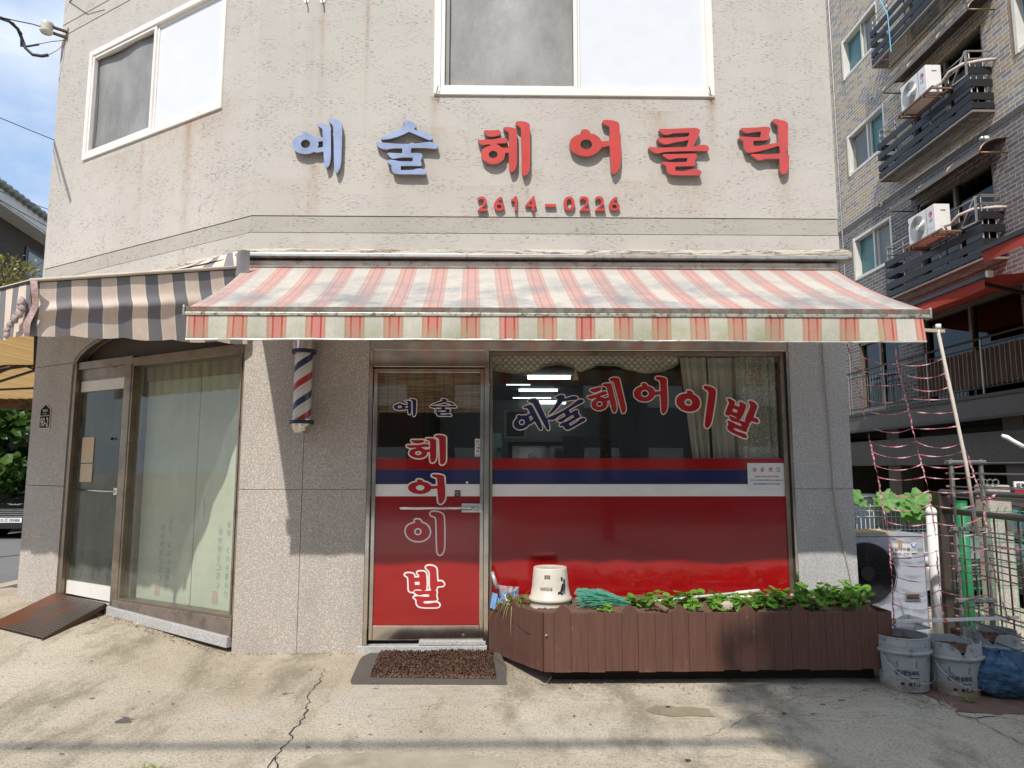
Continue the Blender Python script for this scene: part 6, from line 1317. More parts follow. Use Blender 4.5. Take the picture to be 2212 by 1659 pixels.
tag(MB().tube([RB(12.35, .01, 2.8), RB(12.4, .01, 16)], .02, 6).build('wall_cable', m_bst, None), 'thin grey conduit running up the brick wall', 'conduit')
# ground floor terrace
MB().box(1.5, 14, -.3, .5, 2.33, 2.70, RB).build('terrace_slab', m_gran_d, ap_); MB().box(1.5, 14, .5, .53, 2.68, 2.74, RB).box(1.5, 14, .5, .53, 2.30, 2.345, RB).build('slab_trim', m_drk, ap_)
rl = thing('terrace_railing', 'dark iron railing with thin vertical bars along the terrace', 'railing', (8.5, 7, 2.7)); m = MB()
m.tube([RB(1.6, .45, 3.74), RB(13.5, .45, 3.74)], .022, 8).tube([RB(1.6, .45, 3.60), RB(13.5, .45, 3.60)], .012, 6).tube([RB(1.6, .45, 2.86), RB(13.5, .45, 2.86)], .014, 6); m.build('rail', m_drk, rl)
m = MB(); 
for k in range(95): yy = 1.7 + k * .122; m.tube([RB(yy, .45, 2.86), RB(yy, .45, 3.60)], .0085, 5, cap=False)
m.build('bars', m_bst, rl)
for yy in (2, 3.6, 5.2, 6.8, 8.4, 10, 11.6): MB().tube([RB(yy, .45, 2.7), RB(yy, .45, 3.74)], .018, 6).build('post', m_bst, rl)
tag(MB().grid(lambda u, v: RB(4.4 + 4.4 * u, .40 + .015 * math.sin(u * 90), 2.9 + .66 * v), 120, 4).build('reed_screen', M("brown reed screen", (.11, .055, .03), .9, var=.3, vs_=20), None, recalc=False), 'brown reed screen tied behind the terrace railing', 'screen')
apt = MB(); y0, y1 = 10.1, 11.9; big_door(2.9, 4.55, 10.1, 11.9); big_door(2.75, 4.6, 6.3, 9.2)
m_rc = fabric("red awning canvas", [(0, (.42, .06, .04)), (.5, (.46, .075, .05))], 1, 0, tl=.02)
def redawn(y0, y1, xb, zb, zt, lb):
    t = thing('red_awning', lb, 'awning', (xb, y0, zb), 'plain red awnings over the terrace')
    MB().grid(lambda u, v: Vector((xb + (9 - xb) * v, y0 + (y1 - y0) * u, zb + (zt - zb) * v - .05 * math.sin(3.14 * v))), 14, 6).build('canopy', m_rc, t, smooth=True, recalc=False)
    MB().grid(lambda u, v: Vector((xb - .01 + .02 * math.sin(u * 14) * (1 - v), y0 + .05 + (y1 - y0 - .1) * u, zb - .20 - .02 * math.sin(u * 3) + .20 * v)), 20, 3).build('valance', m_rc, t, smooth=True, recalc=False)
    MB().bar((xb, y0 - .03, zb), (xb, y1, zb), .07, .07).build('front_bar', m_black, t); MB().box(y0 - .09, y0 - .03, 9 - xb - .05, 9 - xb + .05, zb - .05, zb + .05, RB).build('end_cap', m_acw, t, bevel=.01)
    MB().bar((xb + .05, y0 + .3, zb - .03), (9, y0 + .6, zb - .25), .05).build('folding_arm', m_drk, t)
redawn(5.02, 9.6, 7.5, 4.40, 4.62, 'plain red awning whose white end cap shows beyond the striped awning')
redawn(.2, 4.92, 7.35, 4.75, 5.05, 'plain red awning running out of the right edge of the picture')
# undercroft parking
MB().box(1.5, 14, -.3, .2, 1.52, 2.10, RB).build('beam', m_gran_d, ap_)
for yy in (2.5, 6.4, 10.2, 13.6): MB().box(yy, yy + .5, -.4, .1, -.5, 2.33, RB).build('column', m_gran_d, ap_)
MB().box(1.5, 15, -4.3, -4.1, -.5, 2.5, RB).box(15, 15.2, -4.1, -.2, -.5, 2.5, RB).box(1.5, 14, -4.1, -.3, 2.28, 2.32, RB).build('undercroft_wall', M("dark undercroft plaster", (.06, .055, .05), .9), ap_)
tag(MB().box(2.9, 26, -14.4, -13.8, -.5, 1.9).build('boundary_wall', M("dark stained boundary wall", (.07, .062, .052), .9, var=.3, vs_=2), None), 'dark boundary wall at the far end of the parking yard', 'wall')
gp_ = [(P(2143, 1040, y=2.6), 'upright sunlit granite block beyond the clothes rack')]
p = gp_[0][0]; o = MB().box(p.x - .12, p.x + .14, -2.75, -2.5, -.42, 1.25).build('granite_block', m_gran, None, bevel=.02); tag(o, gp_[0][1], 'block')
sg = P(2204, 1058, y=2.2); t = thing('wall_sign', 'small white and red sign reading 외부 at the right edge', 'sign', sg)
MB().box(sg.x - .06, sg.x + .14, -2.22, -2.2, sg.z, sg.z + .09).build('board', m_vwhite, t); MB().box(sg.x - .06, sg.x + .14, -2.22, -2.2, sg.z - .10, sg.z).build('lower_board', m_redl, t)
m = MB(); text_into(m, '외부', sg.x - .045, sg.x + .06, sg.z + .015, sg.z + .075, -2.195, bold=.03); m.build('writing', m_ink, t, recalc=False)

# ---------------------------------------------------------------- cars
def car(name, label, cat, loc, rz, paint, front=False, plate=None, group=None):
    t = thing(name, label, cat, (0, 0, 0), group); L, Wd = 4.6, 1.82
    def hood(s):                                              # s 0 front .. 1 rear: height of body shoulder
        k = [(0, .52), (.02, .66), (.06, .74), (.25, .90), (.30, .94), (.6, .97), (.85, 1.0), (.97, .94), (1, .7)]
        for i in range(len(k) - 1):
            if k[i][0] <= s <= k[i + 1][0]: q = (s - k[i][0]) / (k[i + 1][0] - k[i][0]); return k[i][1] * (1 - q) + k[i + 1][1] * q
    def body(u, v):
        s = u; x = L * (s - .5); a = math.pi * v; w = Wd / 2 * (1 - .16 * max(0, (.06 - s) / .06) ** 2 * 1 - .10 * max(0, (s - .94) / .06)); h = hood(s); lo = .20 + .10 * max(0, (.03 - s) / .03)
        c, sn = math.cos(a), math.sin(a); yy = w * (abs(c) ** .35) * (1 if c > 0 else -1); zz = lo + (h - lo) * (sn ** .42 if sn > 0 else 0); return Vector((yy, x, zz))
    MB().grid(body, 60, 28).grid(lambda u, v: body(0, .001 + .998 * u) * (1 - v) + Vector((0, -L / 2, .4)) * v, 28, 3).grid(lambda u, v: body(1, .001 + .998 * u) * (1 - v) + Vector((0, L / 2, .5)) * v, 28, 3).build('body', paint, t, smooth=True, weld=True)
    def cab(u, v, e=0):
        s = .26 + .62 * u; x = L * (s - .5); q = max(0, 1 - abs((u - .52) / .5) ** 3.2); h = .93 + (.50 + e) * q ** .8; a = math.pi * v; c, sn = math.cos(a), math.sin(a); w = (Wd / 2 - .09) * (1 - .20 * (sn > 0) * sn); yy = w * (abs(c) ** .4) * (1 if c > 0 else -1); return Vector((yy * (.78 + .22 * (1 - (h - .93) / .5 * sn)), x, .90 + (h - .90) * (sn ** .55 if sn > 0 else 0)))
    MB().grid(lambda u, v: cab(u, v), 40, 24).build('windows', M("car glass", (.02, .025, .028), .05, fine=0, coat=.5), t, smooth=True)
    MB().grid(lambda u, v: cab(.30 + .42 * u, .24 + .52 * v) + Vector((0, 0, .006)), 20, 12).build('roof', paint, t, smooth=True, recalc=False)
    for sy in (-1, 1):
        for x in (-1.42, 1.40):
            w = thing('w', None, None); bpy.data.objects.remove(w)
            ax = (Vector((0, 1, 0)), Vector((0, 0, 1)), Vector((sy, 0, 0))); o = MB().lathe([(.20, -.02), (.31, -.02), (.325, -.04), (.325, -.18), (.2, -.2)], (sy * (Wd / 2 + .02), x, .325), 28, ax).build('wheel', m_dark, t, smooth=True)
            MB().lathe([(0, -.05), (.06, -.03), (.18, -.04), (.205, -.025)], (sy * (Wd / 2 + .02), x, .325), 14, ax).build('rim', m_alu, o)
    yf = -L / 2
    MB().box(-.55, .55, -yf - .03, -yf + .025, .44, .66).build('grille', m_black, t, bevel=.01)
    m = MB(); 
    for k in range(5): m.box(-.54, .54, -yf + .02, -yf + .032, .455 + k * .042, .466 + k * .042)
    m.build('grille_bars', m_alu, t)
    for sx in (-1, 1): MB().ball((sx * .70, yf + .12, .63), .13, 14, 8, (1.2, .9, .5)).build('headlight', M("headlight lens", (.6, .62, .64), .08, .3), t, smooth=True); MB().box(sx * .9 - .1, sx * .9 + .1, 1.05 - .55, 1.05 - .42, .95, 1.06).build('mirror', paint, t, bevel=.03)
    MB().box(-.8, .8, -yf + .0, -yf + .04, .25, .36).build('bumper_lip', m_black, t, bevel=.01)
    if plate:
        MB().box(-.26, .26, -yf + .045, -yf + .055, .375, .475).build('number_plate', M("white plate", (.78, .78, .76), .4, fine=0), t); m = MB(); text_into(m, plate, -.22, .22, .395, .455, -yf + .057, bold=.012); m.build('plate_writing', m_ink, t, recalc=False)
        m = MB()
        for s in (-1, 1): m.prism([(s * .02, .70), (s * .06, .715), (s * .17, .725), (s * .10, .70), (s * .04, .69)], -yf - .10, -yf - .085, lambda a, b, z: Vector((a, -b + .0, z + .035)))
        m.ball((0, yf + .09, .735), .022); m.build('winged_emblem', m_chrome, t)
    t.location = loc; t.rotation_euler = (0, 0, rz); return t
m_cb = M("black car paint", (.008, .008, .010), .12, var=.05, fine=0, coat=1); m_cs = M("silver car paint", (.42, .43, .45), .25, .5, var=.03, fine=0, coat=.8); m_cbr = M("plum grey car paint", (.16, .12, .13), .2, .4, var=.03, fine=0, coat=.8)
pcar = P(26, 1128, y=9.5)
car('black_sedan', 'black sedan with a chrome winged emblem parked across the side road at the left edge', 'car', (pcar.x - .03, 9.5 + 2.3, -.03), 0, m_cb, plate='50고 0588')
car('silver_car', 'silver car parked behind the white wire fence', 'car', (6.25, 6.4, -.42), .12, m_cs); car('plum_car', 'plum grey car parked under the brick block behind the iron fence', 'car', (7.9, 4.6, -.42), -.1, m_cbr)

# ---------------------------------------------------------------- air conditioner beside the planter
yA = .22; xA0, xA1 = 2.52, P(2001, 1250, y=yA).x; zA1 = P(1950, 1158, y=yA).z
t = thing('outdoor_unit', 'large grey air conditioner with a black fan behind the planter end', 'air conditioner', (2.9, .4, 0))
m_agr = M("grey enamel casing", (.44, .46, .52), .4, .2, var=.08, dirt=((.22, .24, .28), 3, .5, .5))
MB().box(xA0, xA1, -yA - .36, -yA, .04, zA1).build('casing', m_agr, t, bevel=.012)
MB().box(xA0 - .01, xA1 + .008, -yA - .37, -yA + .008, zA1, zA1 + .012).build('lid', m_agr, t); MB().box(xA0, xA1 - .22, -yA - .33, -yA - .02, zA1 + .013, zA1 + .03).build('wooden_board', M("tan plywood", (.48, .36, .21), .8), t)  # the board on the lid is tan in itself
fc = P(1871, 1238, y=yA); ax = (Vector((1, 0, 0)), Vector((0, 0, 1)), Vector((0, -1, 0))); R = .232
MB().lathe([(0, .006), (R, .006), (R + .008, .0)], (fc.x, yA - .001, fc.z), 40, ax).build('fan_opening', m_black, t)
m = MB()
for k in range(14): r = .06 + k * .0135; m.lathe([(r, .022), (r + .0022, .026), (r + .0044, .022)], (fc.x, yA, fc.z), 40, ax)
for k in range(8): a = k * math.pi / 4; m.bar(Vector((fc.x, yA - .026, fc.z)), Vector((fc.x + R * math.cos(a), yA - .02, fc.z + R * math.sin(a))), .004)
m.build('fan_grille', M("black fan wire", (.03, .03, .032), .4), t); MB().lathe([(0, .03), (.055, .03), (.06, .02)], (fc.x, yA, fc.z), 20, ax).build('fan_hub', m_black, t)
q = P((3300 + 672 / 2.553) * .553, (1850 + 1225 / 2.553) * .553, y=yA); MB().box(q.x - .06, q.x + .06, -yA + .008, -yA + .012, q.z - .03, q.z + .03).build('handle_recess', m_alu, t); MB().box(q.x - .05, q.x + .05, -yA + .012, -yA + .014, q.z - .02, q.z + .018).build('handle_hollow', m_dark, t)
def z4p(x, y, yy): return P((3300 + x / 2.553) * .553, (1850 + y / 2.553) * .553, y=yy)
a, b = z4p(448, 835, yA), z4p(652, 695, yA); a2, b2 = z4p(600, 790, yA), z4p(708, 682, yA)
MB().box(a.x, b.x, -yA + .0085, -yA + .0095, a.z, b.z).box(b.x, b2.x, -yA + .0085, -yA + .0095, a2.z, b2.z).build('paper_notice', M("faded paper", (.62, .60, .60), .7), t)
m = MB(); 
for s, x0, x1, y1_, y0_ in (('눈길배수설', 450, 640, 735, 770), ('010  75_0191', 455, 640, 790, 820)):
    p0_, p1_ = z4p(x0, y0_, yA), z4p(x1, y1_, yA); text_into(m, s, p0_.x, p1_.x, p0_.z, p1_.z, -yA + .0105, bold=.02)
m.build('writing', M("dark notice writing", (.06, .07, .12), .6), t, recalc=False)
p0_ = z4p(680, 715, yA); m = MB(); m.tube([p0_ + Vector((-.02, -.012, .012)), p0_ + Vector((-.012, -.012, -.01)), p0_ + Vector((.012, -.012, -.01)), p0_ + Vector((.02, -.012, .012))], .004, 5); m.build('blue_mark', M("blue mark", (.04, .2, .6), .6), t)
p0_ = z4p(545, 700, yA); MB().sheet([(p0_.x - .018, p0_.z - .035), (p0_.x + .018, p0_.z - .035), (p0_.x + .012, p0_.z + .04), (p0_.x - .015, p0_.z + .035)], -yA + .0107).build('rust_stain', M("rust", (.4, .25, .12), .8), t)
MB().box(xA0 + .05, xA0 + .15, -yA - .3, -yA - .05, 0, .04).box(xA1 - .15, xA1 - .05, -yA - .3, -yA - .05, 0, .04).build('foot', m_dark, t)
tag(MB().tube([z4p(470, 1480, -.3), z4p(520, 1560, -.3), z4p(540, 1640, -.32), z4p(545, 1700, -.35)], .012, 8).build('black_hose', m_dark, None, smooth=True), 'black hose drooping behind the first bucket', 'hose')
# white wire fence with squash leaves over it
yW = .80; t = thing('wire_fence', 'white wire grid fence standing behind the grey air conditioner', 'fence', (3.2, yW, 0)); m = MB(); m2 = MB(); xw0, xw1 = 2.76, P(2003, 1150, y=yW).x; zt = P(1900, 1101, y=yW).z
n = int((xw1 - xw0) / .038)
for k in range(n + 1):
    x = xw0 + (xw1 - xw0) * k / n; m.tube([(x, yW, .05), (x, yW, zt - .0), (x + .004, yW - .03, zt + .03), (x + .008, yW, zt + .045 + .0)], .0032, 5, cap=False)
for z in (.2, .45, .7, .9, zt - .06, zt - .01): m2.tube([(xw0, yW, z), (xw1, yW, z)], .0035, 5)
m.build('upright_wires', m_acw, t); m2.build('cross_wires', m_acw, t)
m_sql = leafm("squash leaf", (.10, .26, .05), (.22, .42, .12), .4, .5)
t = thing('squash_vine', 'broad-leaved squash vine draped over the white wire fence', 'plant', (3.2, .8, 1.1)); random.seed(31); m = MB()
for (x, y, r) in ((430, 250, .085), (500, 280, .08), (560, 330, .095), (640, 360, .095), (700, 280, .10), (740, 260, .10), (790, 300, .085), (330, 285, .05), (600, 400, .08), (680, 420, .085), (720, 440, .05), (420, 300, .07), (110, 200, .06), (125, 255, .055), (170, 285, .045), (90, 240, .06), (700, 380, .07), (540, 260, .06)):
    c = z4p(x, y, .72 + U(-.06, .06)); leaf(m, c, r, (U(-.4, .4), -1, U(.2, .9)), 24, .3, 5 + 0, ph=U(0, 6))
m.build('leaves', m_sql, t, recalc=False); m = MB(); m.tube([z4p(70, 300, .74), z4p(230, 330, .72), z4p(400, 320, .72), z4p(600, 370, .7), z4p(800, 330, .72)], .005, 5).tube([z4p(600, 430, .7), z4p(560, 560, .7), z4p(470, 580, .72)], .003, 5); m.build('stems', m_stem, t)

# ---------------------------------------------------------------- white post, string trellis
a, b = z4p(930, 1575, .45), z4p(860, 372, .45); a.z = min(a.z, gh(a.x, a.y) + .01)
t = thing('white_post', 'thick white plastic post with a rounded cap leaning beside the iron fence', 'post', (a.x, a.y, 0)); MB().tube([a, b], .040, 20).build('pipe', m_acw, t, smooth=True); MB().tube([b - (b - a).normalized() * .03, b, b + (b - a).normalized() * .022, b + (b - a).normalized() * .035], [.044, .044, .034, .012], 20).build('cap', m_acw, t, smooth=True)
yT = -.66
def z3p(x, y, yy=yT): return P((3250 + x / 2.371) * .553, (1200 + y / 2.371) * .553, y=yy)
def z4t(x, y, yy=yT): return z4p(x, y, yy)
t = thing('string_trellis', 'trellis of pink plastic strings between a leaning pole and a white bottom bar', 'trellis', (3.0, yT, 0))
MB().tube([z3p(985, 165), z3p(985, 240), z3p(1240, 1440), z4t(1320, 600, yT + .1)], .0115, 12).build('pole', M("cream plastic pole", (.70, .64, .55), .5), t, smooth=True); MB().tube([z3p(983, 158), z3p(986, 200)], .018, 12).build('pole_cap', m_acw, t, smooth=True)
MB().bar(z4t(402, 1478), z4t(1730, 1436), .019, .019).build('bottom_bar', m_acw, t); MB().bar(z3p(700, 205, yT), z3p(1040, 222), .018, .022).build('wooden_arm', M("grey weathered wood", (.40, .33, .26), .8), t)
m_rib = fabric("pink plastic string", [(0, (.58, .17, .20)), (.5, (.78, .50, .54))], .05, 0, tl=.35)
def ribbon(pts, w, tw=6.0, sag=0):
    m = MB(); Q = []
    for i in range(len(pts) - 1):
        n = 14
        for k in range(n):
            f = k / n; p = pts[i].lerp(pts[i + 1], f); p = p + Vector((0, .004 * math.sin(9 * f), -sag * 4 * f * (1 - f))); Q.append(p)
    Q.append(pts[-1]); ph = U(0, 6)
    for i in range(len(Q) - 1):
        A_, B_ = Q[i], Q[i + 1]; d = (B_ - A_).normalized(); s = d.cross(Vector((0, 1, 0))).normalized(); q = Vector((0, 1, 0))
        a1, a2 = ph + tw * i / len(Q), ph + tw * (i + 1) / len(Q); w1 = s * math.cos(a1) * w + q * math.sin(a1) * w; w2 = s * math.cos(a2) * w + q * math.sin(a2) * w
        if abs(math.cos(a1)) < .3: w1 = w1 + s * w * .35
        if abs(math.cos(a2)) < .3: w2 = w2 + s * w * .35
        m.face([A_ - w1, A_ + w1, B_ + w2, B_ - w2], [(i * .01, 0), (i * .01, 1), (i * .01 + .01, 1), (i * .01 + .01, 0)])
    return m
random.seed(41)
S1_ = [z3p(x, y) for x, y in ((125, 250), (150, 375), (205, 555), (232, 705), (265, 835), (285, 940), (318, 1085), (352, 1240), (375, 1340), (398, 1465), (428, 1575))] + [z4t(x, y) for x, y in ((355, 178), (382, 330), (408, 478), (432, 645), (452, 770), (458, 895), (468, 1010), (475, 1150), (480, 1295), (490, 1470))]
S2_ = [z3p(x, y) for x, y in ((565, 240), (605, 520), (622, 597), (648, 712), (682, 840), (712, 955), (745, 1120), (775, 1240), (805, 1360), (832, 1455), (862, 1570))] + [z4t(x, y) for x, y in ((836, 172), (858, 308), (888, 485), (903, 605), (915, 770), (925, 915), (938, 1055), (942, 1165), (965, 1300), (992, 1465))]
S3_ = [z3p(x, y) for x, y in ((1020, 225), (1025, 475), (1050, 610), (1080, 740), (1105, 845), (1135, 970), (1165, 1100), (1215, 1250), (1240, 1320), (1285, 1450), (1320, 1570))] + [z4t(x, y) for x, y in ((1350, 170), (1405, 275), (1392, 425), (1425, 580), (1445, 740), (1475, 890), (1505, 1040), (1540, 1180), (1578, 1290), (1625, 1440))]
for S_ in (S1_, S2_, S3_): ribbon(S_, .0052, 17).build('upright_string', m_rib, t, recalc=False)
for k in range(1, len(S1_) - 1):
    s1, s2 = U(.01, .045), U(.01, .05); m = ribbon([S1_[k], S2_[k]], .0040, U(3, 9), s1); m2 = ribbon([S2_[k], S3_[k]], .0040, U(3, 9), s2); m.v and None
    o = len(m.v); m.v += m2.v; m.f += [tuple(o + i for i in f) for f in m2.f]; m.uv += m2.uv; m.build('cross_string', m_rib, t, recalc=False)
m = ribbon([S3_[12], z4t(1535, 182)], .008, 2); m.build('string_end', m_rib, t, recalc=False); ribbon([S3_[15], z4t(1787, 758, yT - .1)], .007, 8).build('string_end', m_rib, t, recalc=False)
m = MB()
for p in (S1_[-1], S2_[-1], S3_[-1]): m.ball(p, .016, 8, 6, (1, 1, 1.1), .25)
m.build('knots', M("orange knot", (.55, .15, .08), .7), t)

# ---------------------------------------------------------------- iron fence, green fence, clothes rack
XF = P(2036, 1100, y=.55).x
t = thing('iron_fence', 'dark iron fence with round rails running towards the camera at the right edge', 'fence', (XF, .5, 0)); m_if = M("dark bronze paint", (.075, .062, .05), .45, .4, var=.2)
zr1, zr2 = P(2036, 1064, y=.55).z, P(2038, 1103, y=.55).z
MB().box(XF - .045, XF + .055, -.62, -.52, 0, P(2030, 1076, y=.55).z + .05).build('post', m_if, t, bevel=.004)
MB().tube([(XF, .55, zr1), (XF - .1, -1.6, zr1 + .0)], .030, 12).build('rail', m_if, t, smooth=True); MB().tube([(XF, .55, zr2), (XF - .1, -1.6, zr2)], .024, 12).build('rail', m_if, t, smooth=True); MB().tube([(XF, .55, .10), (XF - .1, -1.6, .10)], .024, 12).build('rail', m_if, t, smooth=True)
m = MB()
for k in range(15): yy = .42 - k * .135; xx = XF - .1 * (.55 - yy) / 2.15; m.tube([(xx, yy, .1), (xx, yy, zr2)], .0065, 6)
m.build('bars', m_if, t)
gq = P(2075, 1085, y=1.7); t = thing('green_post', 'thick bright green round post behind the iron fence', 'post', (gq.x, 1.7, -.4)); MB().tube([(gq.x, 1.7, -.42), (gq.x, 1.7, gq.z)], .056, 18).build('pipe', M("bright green paint", (.015, .20, .07), .4), t, smooth=True); MB().tube([(gq.x, 1.7, gq.z), (gq.x, 1.7, gq.z + .015)], .058, 18).build('cap', M("dark green cap", (.01, .16, .06), .5), t)
t = thing('green_fence', 'green welded wire fence behind the clothes rack', 'fence', (5.5, 2.2, -.4)); m = MB(); x0 = gq.x + .1; zt = P(2150, 1105, y=2.3).z
for k in range(22): x = x0 + k * .085; m.tube([(x, 2.3, -.4), (x, 2.3, zt), (x, 2.26, zt + .05)], .004, 4, cap=False)
m.build('upright_wires', M("green wire", (.03, .33, .14), .5), t); m = MB()
for z in (-.1, .15, .4, .65, zt - .1, zt): m.tube([(x0, 2.3, z), (x0 + 1.85, 2.3, z)], .004, 4)
m.build('cross_wires', M("green wire", (.03, .33, .14), .5), t)
XK = 3.30; t = thing('clothes_rack', 'folding grey clothes drying rack with pink-tipped rods at the right edge', 'clothes rack', (XK, -.5, 0)); m_gp = M("grey rack plastic", (.17, .17, .16), .5); m_rod = M("dull steel rod", (.24, .22, .20), .4, .6); m_pt = M("pink rubber tip", (.62, .24, .20), .6)
zl_ = [1.47, 1.395, 1.30, 1.225, .975, .885, .795, .705, .47, .375, .285, .195]; mr_, mt__ = MB(), MB()
for i, z in enumerate(zl_):
    for dx in (0, .22):
        a = Vector((XK + dx, -.30, z)); b = Vector((XK + dx - .02, -1.75, z - .01)); ro = MB().tube([a, b], .0052, 6).build('rod', m_rod, t); MB().tube([a + Vector((0, .03, 0)), a], .008, 7).build('tip', m_pt, ro)
mr_.build('rods', m_rod, t); mt__.build('rod_tips', m_pt, t); 
for dx in (0, .22):
    for yy in (-.34, -1.7): MB().tube([(XK + dx, yy, .02), (XK + dx, yy, 1.5)], .009, 8).build('leg', m_rod, t)
for z in (1.47, .99, .49):
    m = MB().box(XK - .03, XK + .25, .31, .36, z - .010, z + .02)
    for dx in (0, .22): m.box(XK + dx - .012, XK + dx + .012, .32, .35, z - .30, z - .010)
    m.build('bracket', m_gp, t, bevel=.006)
m = MB()
for k in range(4):
    c = P(2115 + k * 12, 1042, y=-.6); m.tube([c + Vector((.02 * math.cos(a), 0, .02 * math.sin(a))) for a in [j * 6.283 / 14 for j in range(15)]], .005, 5)
m.build('hook_rings', m_gp, t)
tag(MB().box(3.2, 3.62, .35, .75, .03, .12).build('black_tray', m_dark, None, bevel=.01), 'black plastic tray on the ground behind the buckets', 'tray')
q0 = z3p(1575, 1190, -.7); tag(MB().tube([z3p(1575, 1190, -.7), z3p(1620, 1205, -.7), z3p(1680, 1240, -.72), z3p(1778, 1295, -.75)], [.012, .017, .014, .017], 8).build('white_strap', m_acw, None, smooth=True), 'twisted white strap sticking in from the right edge', 'strap')
# ---------------------------------------------------------------- left background
random.seed(51)
m_lf = leafm("dark broad leaf", (.035, .095, .02), (.085, .19, .035), .3, .4)
def crown(mb, c, rx, ry, rz, n, s, clumps=26, nose=6):
    cl = []
    for k in range(clumps):
        d = Vector((U(-1, 1), U(-1, 1), U(-1, 1))); d = d.normalized() * U(.45, 1.0); cl.append((Vector((c[0] + d.x * rx, c[1] + d.y * ry, c[2] + d.z * rz)), U(.22, .42)))
    for k in range(n):
        q, r = random.choice(cl); d = Vector((random.gauss(0, 1), random.gauss(0, 1), random.gauss(0, 1))); d = d.normalized() * (rnd() ** .4); p = q + Vector((d.x * rx, d.y * ry, d.z * rz)) * r
        nrm = Vector((U(-1, 1), U(-1, 1), U(0, 1.2))); leaf(mb, p, s * U(.6, 1.2), nrm, nose, .3, ph=U(0, 6))
    return mb
m_bark = M("brown bark", (.12, .085, .06), .9, bump=.8, bs=20)
t = thing('broad_leaf_tree', 'dense broad-leaved tree hanging over the black sedan at the left edge', 'tree', (-10.5, 13.5, 0))
c = P(10, 965, y=11.0); m = MB(); crown(m, (c.x - .3, 12.2, c.z + .5), 2.6, 1.9, 1.9, 5200, .12, 46); m.build('crown', m_lf, t, recalc=False)
MB().tube([(c.x - .4, 13.2, 0), (c.x - .3, 13.0, 1.6), (c.x - .6, 12.7, 2.6)], [.16, .12, .08], 9).tube([(c.x - .3, 13.0, 1.6), (c.x + .5, 12.5, 2.8)], [.08, .04], 7).build('trunk', m_bark, t, smooth=True)
fy = 14.2; a, b = P(22, 1085, y=fy), P(58, 1040, y=fy); gf = thing('green_mesh_fence', 'green mesh fence behind the black sedan', 'fence', (a.x, fy, 0)); m_gn = M("green fence paint", (.04, .34, .06), .5)
for u in (24, 78, -30): p = P(u, 1060, y=fy); MB().tube([(p.x, fy, 0), (p.x, fy, p.z + .35)], .035, 8).build('post', m_gn, gf)
m = MB()
for k in range(40): x = P(-40, 1060, y=fy).x + k * .05; m.tube([(x, fy, 0), (x, fy, P(24, 1050, y=fy).z + .1)], .004, 3, cap=False)
m.build('wires', m_gn, gf)
a, b = P(24, 1078, y=fy - .1), P(60, 1044, y=fy - .1); t = thing('parking_notice', 'white board reading 주차 금지 in black on the green fence behind the car', 'sign', (a.x, fy - .1, a.z))
MB().box(a.x, b.x, -fy + .1, -fy + .12, a.z, b.z).build('board', M("white board", (.66, .66, .64), .5), t); m = MB(); w, h = b.x - a.x, b.z - a.z
text_into(m, '주차', a.x + w * .08, b.x - w * .06, a.z + h * .54, b.z - h * .06, -fy + .125, bold=.05); text_into(m, '금지', a.x + w * .08, b.x - w * .06, a.z + h * .08, a.z + h * .48, -fy + .125, bold=.05); m.build('writing', m_ink, t, recalc=False)
tag(MB().box(-26, -6, -20.6, -20, 0, 3).build('dark_hedge_wall', M("ivy dark wall", (.03, .04, .02), .9, var=.4), None), 'dark ivy-covered wall behind the broad-leaved tree', 'wall')
# house with the tiled roof
e0, e1 = P(-60, 432, y=6.9), P(108, 540, y=9.2); e1.z = e0.z = 6.02
E0_ = Vector((-12.6, 11.0, 0)); E1_ = Vector((-14.0, 20, 0)); dE = (E1_ - E0_).normalized(); nE = Vector((dE.y, -dE.x, 0))
def HS(t, b, z): return E0_ + dE * t + nE * b + Vector((0, 0, z))
h = thing('tiled_house', 'dark walled house with a grey tiled roof edge above the left awning', 'house', HS(0, 0, 0))
MB().box(-3, 14, -6, 0, 0, 7.85, HS).build('wall', M("dark brown wall", (.045, .035, .03), .8), h)
m_eave = M("pale eave board", (.55, .56, .56), .7); MB().box(-3.4, 14.4, -.1, .50, 7.85, 7.90, HS).box(-3.4, 14.4, .46, .52, 7.90, 8.22, HS).build('eave', m_eave, h)
rm = MB()
for k in range(62):
    tt = -3.4 + k * .29; rm.tube([HS(tt, .62, 8.26), HS(tt, -2.6, 9.7)], .10, 10)
rm.face([HS(-3.4, .56, 8.22), HS(14.5, .56, 8.22), HS(14.5, -2.6, 9.66), HS(-3.4, -2.6, 9.66)]); rm.build('roof', M("grey green roof tiles", (.17, .19, .165), .7, var=.3, vs_=9), h, smooth=True)
MB().tube([HS(-3.4, -2.6, 9.78), HS(14.5, -2.6, 9.78)], .14, 10).build('ridge', M("ridge tiles", (.14, .155, .14), .7), h, smooth=True)
w = MB().box(2.6, 4.6, -.02, .03, 5.2, 7.5, HS).build('window', m_black, h); MB().box(2.75, 4.45, .03, .035, 5.3, 7.4, HS).build('pane', M("sky-reflecting pane", (.16, .20, .24), .1), w)
MB().tube([HS(3.2, -.9, 8.95), HS(4.6, .0, 8.6), HS(5.0, .68, 8.2), HS(5.05, .6, 7.5)], .045, 8).build('drain_hose', m_acw, h, smooth=True)
t = thing('fruit_tree', 'thin branched tree with yellowish leaves and small fruit above the left awning', 'tree', (-7.6, 6.2, 0)); m = MB(); tr = MB(); fr_ = MB(); random.seed(61)
base = P(20, 640, y=5.2); tr.tube([(base.x - 1.2, 5.4, 0), (base.x - 1.0, 5.3, 2.4), base], [.09, .07, .04], 8)
